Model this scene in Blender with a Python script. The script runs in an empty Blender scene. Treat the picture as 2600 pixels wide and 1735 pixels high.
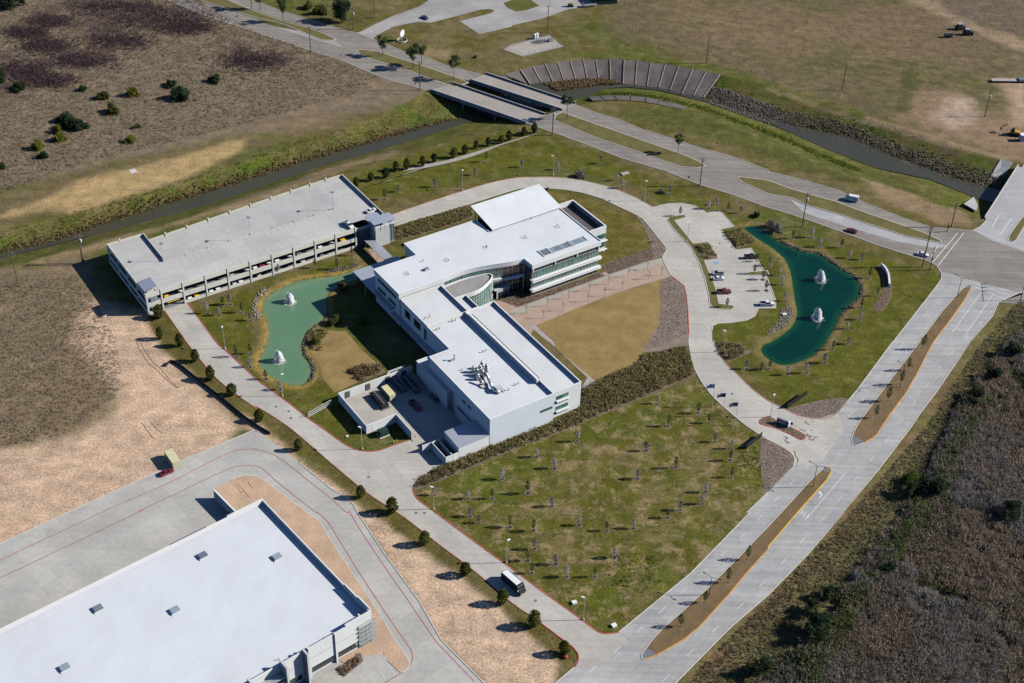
import bpy, bmesh, math, random
import numpy as np
from mathutils import Vector, Matrix
from mathutils.geometry import tessellate_polygon

random.seed(7); rng = np.random.default_rng(7)
SC = bpy.context.scene
COL = SC.collection

# ------------------------------------------------------------------ camera
CAM_H = 320.0
PITCH, ROLL = math.radians(37.25), math.radians(1.65)
FPX, CX, CY = 2600 * 50 / 36, 1300.0, 867.5
_f = Vector((0, math.cos(PITCH), -math.sin(PITCH))); _r = Vector((1, 0, 0)); _u = _r.cross(_f)
_c, _s = math.cos(ROLL), math.sin(ROLL)
RT = _c * _r + _s * _u; UPV = -_s * _r + _c * _u; FW = _f
cam = bpy.data.cameras.new('camera'); camo = bpy.data.objects.new('camera', cam); COL.objects.link(camo)
cam.sensor_width = 36; cam.lens = 50; cam.clip_start = 1; cam.clip_end = 20000
m = Matrix((RT, UPV, -FW)).transposed().to_4x4(); m.translation = Vector((0, 0, CAM_H))
camo.matrix_world = m
SC.camera = camo

# ------------------------------------------------------------------ sky and sun
SUN_EL, SUN_AZ = math.radians(32.0), math.radians(4.5)      # azimuth counted from +x towards +y
w = bpy.data.worlds.new('World'); SC.world = w; w.use_nodes = True
nt = w.node_tree; nt.nodes.clear()
sky = nt.nodes.new('ShaderNodeTexSky'); sky.sky_type = 'NISHITA'; sky.sun_disc = False
sky.sun_elevation = SUN_EL; sky.sun_rotation = math.pi / 2 - SUN_AZ
sky.altitude = 300; sky.air_density = 0.6; sky.dust_density = 0.0; sky.ozone_density = 6.0
bg = nt.nodes.new('ShaderNodeBackground'); bg.inputs[1].default_value = 0.085
wo = nt.nodes.new('ShaderNodeOutputWorld')
nt.links.new(sky.outputs[0], bg.inputs[0]); nt.links.new(bg.outputs[0], wo.inputs[0])
sl = bpy.data.lights.new('sun', 'SUN'); sl.energy = 5.0; sl.angle = math.radians(0.53); sl.color = (1.0, 0.95, 0.86)
so = bpy.data.objects.new('sun', sl); COL.objects.link(so)
sd = Vector((math.cos(SUN_EL) * math.cos(SUN_AZ), math.cos(SUN_EL) * math.sin(SUN_AZ), math.sin(SUN_EL)))
so.rotation_euler = sd.to_track_quat('Z', 'Y').to_euler()
so.location = (0, 350, 400)
vs = SC.view_settings
vs.view_transform = 'Standard'; vs.look = 'None'; vs.exposure = 0.36; vs.gamma = 1.0
vs.use_curve_mapping = False
SC.cycles.max_bounces = 6; SC.cycles.diffuse_bounces = 0; SC.cycles.glossy_bounces = 2; SC.cycles.transmission_bounces = 2; SC.cycles.transparent_max_bounces = 8

# ------------------------------------------------------------------ photo pixel -> place
def PX(x, y, z=0.0):
    d = RT * ((x - CX) / FPX) - UPV * ((y - CY) / FPX) + FW
    k = (CAM_H - z) / -d.z
    return (d.x * k, d.y * k)
S4 = 2348 / 650.0
ROW = (0, 434, 868, 1301)
def T(c, r, x, y, z=0.0):
    return PX(650 * c + x / S4, ROW[r] + y / S4, z)
def TT(*items, z=0.0):
    """mixed list: (c,r) tile header tuples as strings 'cr' followed by points"""
    out = []; c = r = 0
    for it in items:
        if isinstance(it, str): c, r = int(it[0]), int(it[1])
        else: out.append(T(c, r, it[0], it[1], z))
    return out
AZ = math.radians(34.15)
CU, SU = math.cos(AZ), math.sin(AZ)
SK = 2349 / 400.0
O0 = PX(1140 + 605 / SK, 880 + 1505 / SK)
def UV(u, v): return (O0[0] + u * CU - v * SU, O0[1] + u * SU + v * CU)
def toUV(p):
    dx, dy = p[0] - O0[0], p[1] - O0[1]
    return (dx * CU + dy * SU, -dx * SU + dy * CU)
KO = {1: (880, 440), 2: (1180, 440), 3: (880, 640), 4: (1180, 640), 5: (840, 880), 6: (1140, 880), 7: (260, 600), 8: (620, 520), 9: (560, 1468), 0: (480, 1180)}
def K(n, x, y, z=0.0): return PX(KO[n][0] + x / SK, KO[n][1] + y / SK, z)
def KUV(n, x, y, z=0.0): return toUV(K(n, x, y, z))

# ------------------------------------------------------------------ materials
MATS = {}
def _mat(name):
    m = bpy.data.materials.new(name); m.use_nodes = True; MATS[name] = m
    n = m.node_tree; b = n.nodes['Principled BSDF']
    return m, n, b
def _noise(n, vec, scale, detail=4, rough=.6):
    t = n.nodes.new('ShaderNodeTexNoise'); t.inputs['Scale'].default_value = scale
    t.inputs['Detail'].default_value = detail; t.inputs['Roughness'].default_value = rough
    if vec: n.links.new(vec, t.inputs['Vector'])
    return t.outputs['Fac']
def _ramp(n, fac, p0, c0, p1, c1):
    r = n.nodes.new('ShaderNodeValToRGB'); e = r.color_ramp.elements
    e[0].position = p0; e[0].color = (*c0, 1); e[1].position = p1; e[1].color = (*c1, 1)
    n.links.new(fac, r.inputs[0]); return r.outputs[0]
def _mix(n, a, b, fac, mode='MIX'):
    x = n.nodes.new('ShaderNodeMix'); x.data_type = 'RGBA'; x.blend_type = mode
    for s, v in ((x.inputs[0], fac), (x.inputs[6], a), (x.inputs[7], b)):
        if isinstance(v, (int, float)): s.default_value = v
        elif isinstance(v, tuple): s.default_value = (*v, 1)
        else: n.links.new(v, s)
    return x.outputs[2]
def _pos(n, rot=0.0, scale=(1, 1, 1)):
    g = n.nodes.new('ShaderNodeNewGeometry'); mp = n.nodes.new('ShaderNodeMapping')
    mp.inputs['Rotation'].default_value = (0, 0, -rot); mp.inputs['Scale'].default_value = scale
    n.links.new(g.outputs['Position'], mp.inputs[0]); return mp.outputs[0]
def pm(name, col, rough=.8, var=.12, scale=.25, fine=0.0, metal=0.0, bump=0.0, spec=.3, island=0.0, bscale=2.0):
    """plain procedural material: colour with broad and fine variation"""
    m, n, b = _mat(name)
    v = _pos(n)
    lo = tuple(c * (1 - var) for c in col); hi = tuple(min(1, c * (1 + var)) for c in col)
    c = _ramp(n, _noise(n, v, scale), .3, lo, .7, hi)
    if fine: c = _mix(n, c, _ramp(n, _noise(n, v, 3.0, 3), .3, (1 - fine,) * 3, .7, (1 + fine,) * 3), 1.0, 'MULTIPLY')
    if island:
        g = n.nodes.new('ShaderNodeNewGeometry')
        c = _mix(n, c, _ramp(n, g.outputs['Random Per Island'], 0, (1 - island,) * 3, 1, (1 + island,) * 3), 1.0, 'MULTIPLY')
    n.links.new(c, b.inputs['Base Color'])
    b.inputs['Roughness'].default_value = rough; b.inputs['Metallic'].default_value = metal
    b.inputs['Specular IOR Level'].default_value = spec
    if bump:
        bp = n.nodes.new('ShaderNodeBump'); bp.inputs['Strength'].default_value = bump; bp.inputs['Distance'].default_value = .2
        n.links.new(_noise(n, v, bscale, 5), bp.inputs['Height']); n.links.new(bp.outputs[0], b.inputs['Normal'])
    return m
def concrete(name, col, rot=AZ, joint=(4.5, 4.5), jdark=.8, stain=.16, streak=0.0, warm=(1.0, 1.0, 1.0)):
    """poured paving: slab joints, mottling per slab, broad stains, wheel wear along the road"""
    m, n, b = _mat(name)
    v = _pos(n, rot)
    br = n.nodes.new('ShaderNodeTexBrick'); br.offset = 0.0
    br.inputs['Scale'].default_value = 1.0; br.inputs['Mortar Size'].default_value = .06; br.inputs['Mortar Smooth'].default_value = .3
    br.inputs['Brick Width'].default_value = joint[0]; br.inputs['Row Height'].default_value = joint[1]
    br.inputs['Color1'].default_value = (.94, .94, .94, 1); br.inputs['Color2'].default_value = (1.05, 1.045, 1.03, 1)
    br.inputs['Mortar'].default_value = (jdark, jdark, jdark, 1)
    n.links.new(v, br.inputs['Vector'])
    lo = tuple(c * (1 - stain) for c in col); hi = tuple(min(1, c * (1 + stain) * q) for c, q in zip(col, warm))
    c = _ramp(n, _noise(n, v, .05, 5), .32, lo, .68, hi)
    c = _mix(n, c, br.outputs['Color'], 1.0, 'MULTIPLY')
    c = _mix(n, c, _ramp(n, _noise(n, v, .7, 4), .3, (.92,) * 3, .7, (1.06,) * 3), 1.0, 'MULTIPLY')
    if streak:
        sv = _pos(n, rot, (.015, .55, 1))
        c = _mix(n, c, _ramp(n, _noise(n, sv, 1.0, 3), .35, (1 - streak,) * 3, .65, (1.03,) * 3), 1.0, 'MULTIPLY')
    n.links.new(c, b.inputs['Base Color']); b.inputs['Roughness'].default_value = .85; b.inputs['Specular IOR Level'].default_value = .25
    return m
def water(name, col, rough=.08, col2=None, bumps=.12, shallow=None):
    m, n, b = _mat(name); v = _pos(n)
    c = _ramp(n, _noise(n, v, .05, 4), .35, col, .7, col2 or col)
    if shallow:
        a = n.nodes.new('ShaderNodeAttribute'); a.attribute_name = 'depth'
        c = _mix(n, shallow, c, a.outputs['Fac'])
    n.links.new(c, b.inputs['Base Color']); b.inputs['Roughness'].default_value = rough
    b.inputs['Specular IOR Level'].default_value = .5
    bp = n.nodes.new('ShaderNodeBump'); bp.inputs['Strength'].default_value = bumps; bp.inputs['Distance'].default_value = .08
    n.links.new(_noise(n, v, .8, 4), bp.inputs['Height']); n.links.new(bp.outputs[0], b.inputs['Normal'])
    return m
def leaf(name, col, col2, rough=.75):
    m, n, b = _mat(name)
    g = n.nodes.new('ShaderNodeNewGeometry')
    c = _ramp(n, g.outputs['Random Per Island'], 0.0, col, 1.0, col2)
    c = _mix(n, c, _ramp(n, _noise(n, _pos(n), .12, 3), .3, (.8,) * 3, .7, (1.15,) * 3), 1.0, 'MULTIPLY')
    n.links.new(c, b.inputs['Base Color']); b.inputs['Roughness'].default_value = rough; b.inputs['Specular IOR Level'].default_value = .1
    tl = n.nodes.new('ShaderNodeBsdfTranslucent'); n.links.new(c, tl.inputs['Color'])
    mx = n.nodes.new('ShaderNodeMixShader'); mx.inputs[0].default_value = .42
    n.links.new(b.outputs[0], mx.inputs[1]); n.links.new(tl.outputs[0], mx.inputs[2]); n.links.new(mx.outputs[0], n.nodes['Material Output'].inputs['Surface'])
    return m
def roofing(name, col, rot, dirt=.10):
    """sheet roofing with seams, faint ponding stains and dirt streaks"""
    m, n, b = _mat(name); v = _pos(n, rot)
    br = n.nodes.new('ShaderNodeTexBrick'); br.offset = .5
    br.inputs['Scale'].default_value = 1.0; br.inputs['Mortar Size'].default_value = .05; br.inputs['Mortar Smooth'].default_value = .5
    br.inputs['Brick Width'].default_value = 30; br.inputs['Row Height'].default_value = 3.0
    br.inputs['Color1'].default_value = (.99, .99, .99, 1); br.inputs['Color2'].default_value = (1.01, 1.01, 1.01, 1); br.inputs['Mortar'].default_value = (.92, .92, .925, 1)
    n.links.new(v, br.inputs['Vector'])
    c = _ramp(n, _noise(n, v, .06, 5, .65), .3, tuple(x * (1 - dirt) for x in col), .62, col)
    c = _mix(n, c, br.outputs['Color'], 1.0, 'MULTIPLY')
    c = _mix(n, c, _ramp(n, _noise(n, _pos(n, rot, (.5, .2, 1)), .35, 6), .36, (.955, .95, .94), .62, (1, 1, 1)), 1.0, 'MULTIPLY')
    c = _mix(n, c, _ramp(n, _noise(n, _pos(n, rot + .6, (1, 2.2, 1)), .16, 6, .7), .64, (1, 1, 1), .78, (.86, .85, .82)), 1.0, 'MULTIPLY')
    n.links.new(c, b.inputs['Base Color']); b.inputs['Roughness'].default_value = .6; b.inputs['Specular IOR Level'].default_value = .3
    return m
def ribbed(name, col, rot, pitch=.45, metal=.5, depth=.8):
    m, n, b = _mat(name); v = _pos(n, rot)
    wv = n.nodes.new('ShaderNodeTexWave'); wv.inputs['Scale'].default_value = 1 / pitch / 3.2; wv.bands_direction = 'X'
    n.links.new(v, wv.inputs['Vector'])
    c = _ramp(n, wv.outputs['Fac'], .3, tuple(x * .45 for x in col), .6, col)
    n.links.new(c, b.inputs['Base Color']); b.inputs['Metallic'].default_value = metal; b.inputs['Roughness'].default_value = .45
    return m
def glass(name, col, rough=.06):
    m, n, b = _mat(name)
    g = n.nodes.new('ShaderNodeNewGeometry'); oi = n.nodes.new('ShaderNodeObjectInfo')
    c = _ramp(n, oi.outputs['Random'], 0, tuple(x * .55 for x in col), 1, tuple(min(1, x * 1.5) for x in col))
    n.links.new(c, b.inputs['Base Color']); b.inputs['Roughness'].default_value = rough; b.inputs['Specular IOR Level'].default_value = .9
    b.inputs['Coat Weight'].default_value = .3
    return m

pm('white_wall', (.66, .67, .66), .7, .05, .15, .03)
pm('grey_wall', (.50, .52, .53), .7, .06, .15, .03)
pm('cool_wall', (.60, .645, .68), .6, .04, .1, .02)
pm('precast', (.60, .59, .52), .8, .08, .2, .05)
pm('fascia', (.68, .69, .68), .5, .05, .2, .02)
pm('blade', (.78, .79, .79), .45, .02, .2)
pm('coping', (.74, .75, .75), .45, .04, .2)
roofing('membrane', (.67, .70, .735), AZ, .09)
roofing('membrane_east', (.655, .675, .695), AZ, .08)
roofing('membrane_wh', (.65, .685, .735), math.radians(40.2), .06)
pm('grey_deck', (.30, .29, .29), .85, .12, .2, .06)
pm('dark_deck', (.12, .10, .105), .85, .18, .2, .1)
concrete('garage_deck', (.47, .47, .46), AZ, (9.2, 4.6), .86, .10)
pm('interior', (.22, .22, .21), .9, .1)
ribbed('metal_rib', (.45, .50, .60), AZ, .5, .4)
ribbed('metal_rib_light', (.62, .66, .74), AZ, .6, .4)
pm('metal_blue_grey', (.42, .46, .54), .5, .05, .3, 0, .3)
pm('steel', (.35, .36, .37), .45, .1, .5, 0, .7)
pm('bright_steel', (.62, .63, .64), .4, .08, .5, 0, .6)
pm('galvanised', (.48, .49, .50), .4, .15, 1.5, .1, .7)
pm('black_metal', (.025, .026, .03), .5, .2)
pm('dark_green', (.018, .045, .038), .6, .15)
glass('glass_green', (.042, .135, .118))
glass('glass_dark', (.012, .030, .034))
glass('glass_sky', (.20, .25, .30), .15)
pm('louver', (.10, .10, .11), .6, .2, 2)
# paving
concrete('drive_concrete', (.45, .428, .392), AZ, (4.6, 9.2), .82, .12, .07)
concrete('street_concrete', (.40, .40, .40), math.radians(56), (6.0, 3.7), .78, .13, .20)
concrete('boulevard', (.262, .238, .215), math.radians(-22), (7.5, 3.7), .87, .15, .20)
concrete('lot_concrete', (.44, .43, .405), math.radians(40.2), (5.5, 5.5), .84, .13, .06)
concrete('new_concrete', (.385, .39, .40), math.radians(56), (5, 4), .84, .08, .06)
concrete('cracked_drive', (.33, .32, .315), math.radians(20), (9, 6), .7, .18)
concrete('park_concrete', (.47, .46, .435), math.radians(3), (5.5, 2.75), .84, .08)
pm('kerb_plain', (.55, .53, .48), .85, .1, .5)
pm('kerb_red', (.44, .10, .075), .8, .3, .6, .2)
pm('kerb_faded', (.46, .23, .17), .8, .25, .5, .2)
pm('kerb_orange', (.62, .29, .055), .8, .2, .5)
pm('kerb_yellow', (.68, .42, .03), .8, .12, .5)
pm('paint_white', (.70, .70, .70), .7, .12, 1.2, .15)
pm('paint_red', (.38, .15, .14), .75, .2, 1.0, .15)
pm('paint_yellow', (.72, .50, .06), .7, .15, 1)
pm('paint_blue', (.22, .38, .52), .7, .15, 1)
pm('nose_grey', (.16, .17, .19), .85, .12, .8)
pm('plaza_pink', (.40, .295, .235), .85, .10, .3, .06)
pm('plaza_grey', (.37, .345, .30), .85, .1, .3, .06)
pm('path_concrete', (.36, .33, .315), .85, .1, .3, .05)
pm('old_slab', (.125, .108, .104), .9, .30, .12, .15, bump=.2)
pm('slab_rib', (.27, .23, .185), .9, .2, .4, .1)
pm('bridge_deck', (.33, .30, .275), .85, .1, .1, .05)
pm('bridge_side', (.22, .23, .25), .85, .12, .2)
# earth and plants
pm('court_lawn', (.262, .182, .072), .95, .22, .14, .30, bump=.6)
pm('lawn_green', (.100, .100, .018), .95, .22, .07, .22, bump=.4)
pm('median_soil', (.165, .112, .058), .95, .22, .15, .25, bump=.4)
pm('island_grass', (.128, .112, .038), .95, .22, .2, .25, bump=.4)
pm('mulch', (.18, .130, .098), .95, .2, .3, .3, bump=.5)
pm('mulch_grey', (.225, .180, .150), .95, .2, .3, .3, bump=.5)
pm('bare_soil', (.50, .350, .245), .95, .16, .15, .16, bump=.6)
pm('bed_dark', (.06, .04, .035), .95, .3, .6, .3, bump=.5)
pm('rock', (.125, .115, .112), .9, .25, .8, .15, island=.5)
pm('rock_pale', (.30, .26, .235), .9, .2, .8, .15, island=.4)
water('pond_teal', (.0006, .028, .019), .05, (.0012, .040, .027), .35, (.010, .070, .028))
water('pond_milky', (.108, .215, .125), .12, (.125, .235, .140), .2, (.15, .23, .12))
water('channel_water', (.052, .054, .036), .25, (.066, .064, .042), .10)
def _noop(): pass
leaf('leaf_olive', (0.054, 0.076, 0.022), (0.189, 0.189, 0.050))
leaf('leaf_dark', (0.019, 0.042, 0.027), (0.072, 0.104, 0.042))
leaf('leaf_yellow', (0.099, 0.117, 0.018), (0.288, 0.270, 0.045))
leaf('leaf_pine', (0.045, 0.081, 0.032), (0.153, 0.189, 0.081))
leaf('leaf_cypress', (0.045, 0.063, 0.014), (0.171, 0.153, 0.036))
leaf('twig', (.16, .145, .138), (.40, .37, .35)); #(0.187, 0.150, 0.132), (0.440, 0.363, 0.319))
leaf('twig_pale', (.42, .38, .35), (.70, .65, .60)); #(0.306, 0.270, 0.243), (0.540, 0.486, 0.432))
leaf('brush', (.165, .128, .098), (.48, .385, .30)); #(0.174, 0.135, 0.108), (0.495, 0.375, 0.294))
leaf('brush_green', (0.062, 0.099, 0.031), (0.187, 0.209, 0.077))
leaf('dry_grass', (.20, .160, .105), (.40, .325, .225)); #(0.186, 0.143, 0.090), (0.419, 0.326, 0.209))
leaf('scrub_purple', (.070, .044, .052), (.165, .112, .115)); #(0.076, 0.048, 0.051), (0.204, 0.139, 0.133))
leaf('reed', (0.180, 0.132, 0.068), (0.405, 0.292, 0.150))
leaf('tuft_green', (.060, .105, .010), (.15, .21, .03)); #(0.063, 0.099, 0.011), (0.153, 0.207, 0.032))
leaf('bed_plant', (.15, .135, .05), (.50, .42, .19)); #(0.110, 0.100, 0.036), (0.380, 0.310, 0.130))
leaf('bed_brown', (.19, .13, .09), (.46, .34, .26)); #(0.153, 0.099, 0.063), (0.360, 0.252, 0.180))
pm('crack_seal', (.16, .12, .075), .9, .25, 1.5)
pm('rut', (.24, .16, .11), .95, .25, .8, .2)
pm('bark', (.10, .085, .07), .9, .2, 2)
pm('timber', (.13, .10, .075), .9, .2, 1)
def paint(name, col, rough=.25):
    m = pm(name, col, rough, .04, 1.0, spec=.6); m.node_tree.nodes['Principled BSDF'].inputs['Coat Weight'].default_value = .5; return m
paint('car_white', (.72, .73, .74)); paint('car_red', (.20, .012, .022)); paint('car_black', (.016, .017, .020)); paint('car_silver', (.42, .45, .48))
paint('car_bright_red', (.33, .02, .02)); paint('car_yellow', (.70, .42, .02)); paint('car_navy', (.02, .028, .05)); paint('car_tan', (.45, .40, .30)); paint('car_grey', (.16, .17, .18))
pm('tyre', (.015, .015, .015), .9, .1); pm('lamp_clear', (.75, .76, .78), .2, .02); pm('lamp_red', (.35, .01, .01), .3, .05)
pm('container_cream', (.56, .53, .34), .7, .1, .5, .05); pm('box_yellow', (.62, .58, .30), .7, .08, .5)
_m = pm('spray', (.90, .92, .93), .5, .03, 1); _n = _m.node_tree; _t = _n.nodes.new('ShaderNodeBsdfTransparent'); _x = _n.nodes.new('ShaderNodeMixShader')
_n.links.new(_ramp(_n, _noise(_n, _pos(_n, 0, (1, 1, .35)), 3.0, 3), .42, (.08,) * 3, .62, (.75,) * 3), _x.inputs[0]); _n.links.new(_n.nodes['Principled BSDF'].outputs[0], _x.inputs[1]); _n.links.new(_t.outputs[0], _x.inputs[2]); _n.links.new(_x.outputs[0], _n.nodes['Material Output'].inputs['Surface'])
pm('sign_white', (.75, .76, .76), .5, .05); pm('sign_yellow', (.80, .42, .01), .5, .05); pm('safety_yellow', (.72, .62, .10), .5, .1)
pm('flag_red', (.40, .02, .03), .8, .05); pm('flag_blue', (.02, .03, .12), .8, .05); pm('flag_white', (.72, .73, .74), .8, .04); pm('flag_sky', (.20, .36, .55), .8, .04)
pm('brick_red', (.33, .05, .04), .8, .1)

# ------------------------------------------------------------------ mesh helpers
class MB:
    def __init__(s): s.v = []; s.f = []
    def add(s, vs, fs):
        o = len(s.v); s.v += [tuple(p) for p in vs]; s.f += [tuple(i + o for i in f) for f in fs]; return s
    def box(s, x0, x1, y0, y1, z0, z1):
        return s.add([(x0, y0, z0), (x1, y0, z0), (x1, y1, z0), (x0, y1, z0), (x0, y0, z1), (x1, y0, z1), (x1, y1, z1), (x0, y1, z1)],
                     [(0, 3, 2, 1), (4, 5, 6, 7), (0, 1, 5, 4), (1, 2, 6, 5), (2, 3, 7, 6), (3, 0, 4, 7)])
    def bar(s, a, b, wd, z0, z1):
        """upright wall-like bar from a to b (xy), width wd"""
        dx, dy = b[0] - a[0], b[1] - a[1]; L = math.hypot(dx, dy) or 1; nx, ny = -dy / L * wd / 2, dx / L * wd / 2
        q = [(a[0] + nx, a[1] + ny), (a[0] - nx, a[1] - ny), (b[0] - nx, b[1] - ny), (b[0] + nx, b[1] + ny)]
        return s.prism(q, z0, z1)
    def prism(s, poly, z0, z1, top=True, bottom=True):
        poly = ccw(poly); n = len(poly)
        z0f = z0 if isinstance(z0, (list, tuple)) else [z0] * n; z1f = z1 if isinstance(z1, (list, tuple)) else [z1] * n
        o = len(s.v)
        s.v += [(p[0], p[1], z) for p, z in zip(poly, z0f)] + [(p[0], p[1], z) for p, z in zip(poly, z1f)]
        for i in range(n):
            j = (i + 1) % n; s.f.append((o + i, o + j, o + n + j, o + n + i))
        tri = tessellate_polygon([[Vector((p[0], p[1], 0)) for p in poly]])
        for t in tri:
            a, b_, c = t
            if cross2(poly[a], poly[b_], poly[c]) < 0: a, b_, c = a, c, b_
            if top: s.f.append((o + n + a, o + n + b_, o + n + c))
            if bottom: s.f.append((o + a, o + c, o + b_))
        return s
    def tube(s, a, b, r0, r1=None, n=6, cap=True):
        r1 = r0 if r1 is None else r1
        a, b = Vector(a), Vector(b); d = (b - a).normalized()
        x = d.orthogonal().normalized(); y = d.cross(x); o = len(s.v)
        for p, r in ((a, r0), (b, r1)):
            for i in range(n):
                t = 2 * math.pi * i / n; q = p + (x * math.cos(t) + y * math.sin(t)) * r; s.v.append(tuple(q))
        for i in range(n): s.f.append((o + i, o + (i + 1) % n, o + n + (i + 1) % n, o + n + i))
        if cap: s.f.append(tuple(o + i for i in reversed(range(n)))); s.f.append(tuple(o + n + i for i in range(n)))
        return s
    def path(s, pts, r, n=6):
        for a, b in zip(pts, pts[1:]): s.tube(a, b, r, r, n)
        return s
    def ball(s, c, r, n=8, m_=5, sz=1.0):
        o = len(s.v); c = Vector(c)
        for j in range(1, m_):
            t = math.pi * j / m_
            for i in range(n):
                p = 2 * math.pi * i / n; s.v.append((c.x + r * math.sin(t) * math.cos(p), c.y + r * math.sin(t) * math.sin(p), c.z + r * sz * math.cos(t)))
        s.v += [(c.x, c.y, c.z + r * sz), (c.x, c.y, c.z - r * sz)]; tp = len(s.v) - 2; bt = len(s.v) - 1
        for j in range(m_ - 2):
            for i in range(n): a = o + j * n + i; b = o + j * n + (i + 1) % n; s.f.append((a, a + n, b + n, b))
        for i in range(n): s.f.append((tp, o + i, o + (i + 1) % n)); s.f.append((bt, o + (m_ - 2) * n + (i + 1) % n, o + (m_ - 2) * n + i))
        return s
    def off(s, dx, dy, dz=0): s.v = [(x + dx, y + dy, z + dz) for x, y, z in s.v]; return s
    def mesh(s, name, mat):
        me = bpy.data.meshes.new(name); me.from_pydata(s.v, [], s.f); me.materials.append(MATS[mat]); me.update(); return me
    def build(s, name, mat, parent=None, smooth=False):
        me = s.mesh(name, mat)
        if smooth: me.polygons.foreach_set('use_smooth', [True] * len(me.polygons))
        return link(name, me, parent)
def cross2(a, b, c): return (b[0] - a[0]) * (c[1] - a[1]) - (b[1] - a[1]) * (c[0] - a[0])
def area2(p): return sum(p[i][0] * p[(i + 1) % len(p)][1] - p[(i + 1) % len(p)][0] * p[i][1] for i in range(len(p))) / 2
def ccw(p): p = [tuple(q[:2]) for q in p]; return p if area2(p) > 0 else p[::-1]
def inset(poly, d):
    poly = ccw(poly); n = len(poly); out = []
    for i in range(n):
        p0, p1, p2 = poly[i - 1], poly[i], poly[(i + 1) % n]
        a = Vector((p1[0] - p0[0], p1[1] - p0[1])).normalized(); b = Vector((p2[0] - p1[0], p2[1] - p1[1])).normalized()
        na = Vector((-a.y, a.x)); nb = Vector((-b.y, b.x)); k = na + nb
        k = k / max(.35, k.dot(na)) if k.length > 1e-6 else na
        out.append((p1[0] + k.x * d, p1[1] + k.y * d))
    return out
def smooth(pts, n=6, closed=False):
    out = []; N = len(pts)
    rngs = range(N) if closed else range(N - 1)
    for i in rngs:
        p0 = pts[(i - 1) % N] if closed or i > 0 else pts[i]; p1 = pts[i]; p2 = pts[(i + 1) % N]
        p3 = pts[(i + 2) % N] if closed or i + 2 < N else p2
        for k in range(n):
            t = k / n
            out.append(tuple(.5 * ((2 * b) + (-a + c) * t + (2 * a - 5 * b + 4 * c - d) * t * t + (-a + 3 * b - 3 * c + d) * t ** 3) for a, b, c, d in zip(p0, p1, p2, p3)))
    if not closed: out.append(tuple(pts[-1]))
    return out
def link(name, data, parent=None):
    o = bpy.data.objects.new(name, data); COL.objects.link(o)
    if parent is not None: o.parent = parent
    return o
def tag(o, label=None, cat=None, group=None, kind=None):
    for k, v in (('label', label), ('category', cat), ('group', group), ('kind', kind)):
        if v: o[k] = v
    return o
def thing(name, label, cat, loc=(0, 0, 0), rz=0.0, group=None):
    o = link(name, None); o.empty_display_size = .5; o.location = loc; o.rotation_euler = (0, 0, rz)
    return tag(o, label, cat, group)
def copy_tree(o, loc=None, rz=None, label=None, scale=None, parent=None, group=None):
    c = o.copy(); COL.objects.link(c)
    if parent is not None: c.parent = parent
    for ch in o.children: copy_tree(ch, parent=c)
    if loc is not None: c.location = loc
    if rz is not None: c.rotation_euler = (c.rotation_euler[0], c.rotation_euler[1], rz)
    if scale is not None: c.scale = scale if not isinstance(scale, (int, float)) else (scale,) * 3
    if label: c['label'] = label
    if group: c['group'] = group
    return c
def sheet(name, pts, z, mat, label=None, parent=None, thick=0.0, kind='structure'):
    b = MB(); pts = [p[:2] for p in pts]
    if thick: b.prism(pts, z - thick, z)
    else:
        pts = ccw(pts); b.v = [(p[0], p[1], z) for p in pts]
        for t in tessellate_polygon([[Vector((p[0], p[1], 0)) for p in pts]]):
            a, c, d = t
            b.f.append((a, c, d) if cross2(pts[a], pts[c], pts[d]) > 0 else (a, d, c))
    o = b.build(name, mat, parent)
    if parent is None: tag(o, label or name.replace('_', ' '), None, None, kind)
    return o
def strip(b, pts, wd, z0, z1, closed=False):
    """mitred solid strip along a polyline, into MB b"""
    P = [Vector(p[:2]) for p in pts]; n = len(P); L = []; R = []
    for i in range(n):
        a = (P[i] - P[i - 1]) if (i > 0 or closed) else (P[1] - P[0]); c = (P[(i + 1) % n] - P[i]) if (i < n - 1 or closed) else (P[-1] - P[-2])
        if a.length < 1e-9: a = c
        if c.length < 1e-9: c = a
        a.normalize(); c.normalize(); na = Vector((-a.y, a.x)); nc = Vector((-c.y, c.x)); k = na + nc
        k = k / max(.5, k.dot(na)) if k.length > 1e-6 else na
        L.append(P[i] + k * wd / 2); R.append(P[i] - k * wd / 2)
    o = len(b.v)
    for l, r in zip(L, R): b.v += [(l.x, l.y, z0), (r.x, r.y, z0), (r.x, r.y, z1), (l.x, l.y, z1)]
    m_ = n if closed else n - 1
    for i in range(m_):
        p = o + 4 * i; q = o + 4 * ((i + 1) % n)
        b.f += [(p + 3, p + 2, q + 2, q + 3), (p + 1, q + 1, q + 2, p + 2), (p, p + 3, q + 3, q), (p, q, q + 1, p + 1)]
    if not closed: b.f += [(o, o + 1, o + 2, o + 3), (o + 4 * (n - 1) + 3, o + 4 * (n - 1) + 2, o + 4 * (n - 1) + 1, o + 4 * (n - 1))]
    return b
def kerb(pts, mat='kerb_plain', label=None, wd=.32, z1=.16, closed=False, parent=None, sm=0):
    if sm: pts = smooth(pts, sm, closed)
    o = strip(MB(), pts, wd, -.05, z1, closed).build('kerb', mat, parent)
    if parent is None: tag(o, label or 'concrete kerb edging the paving', None, None, 'structure')
    return o
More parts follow.
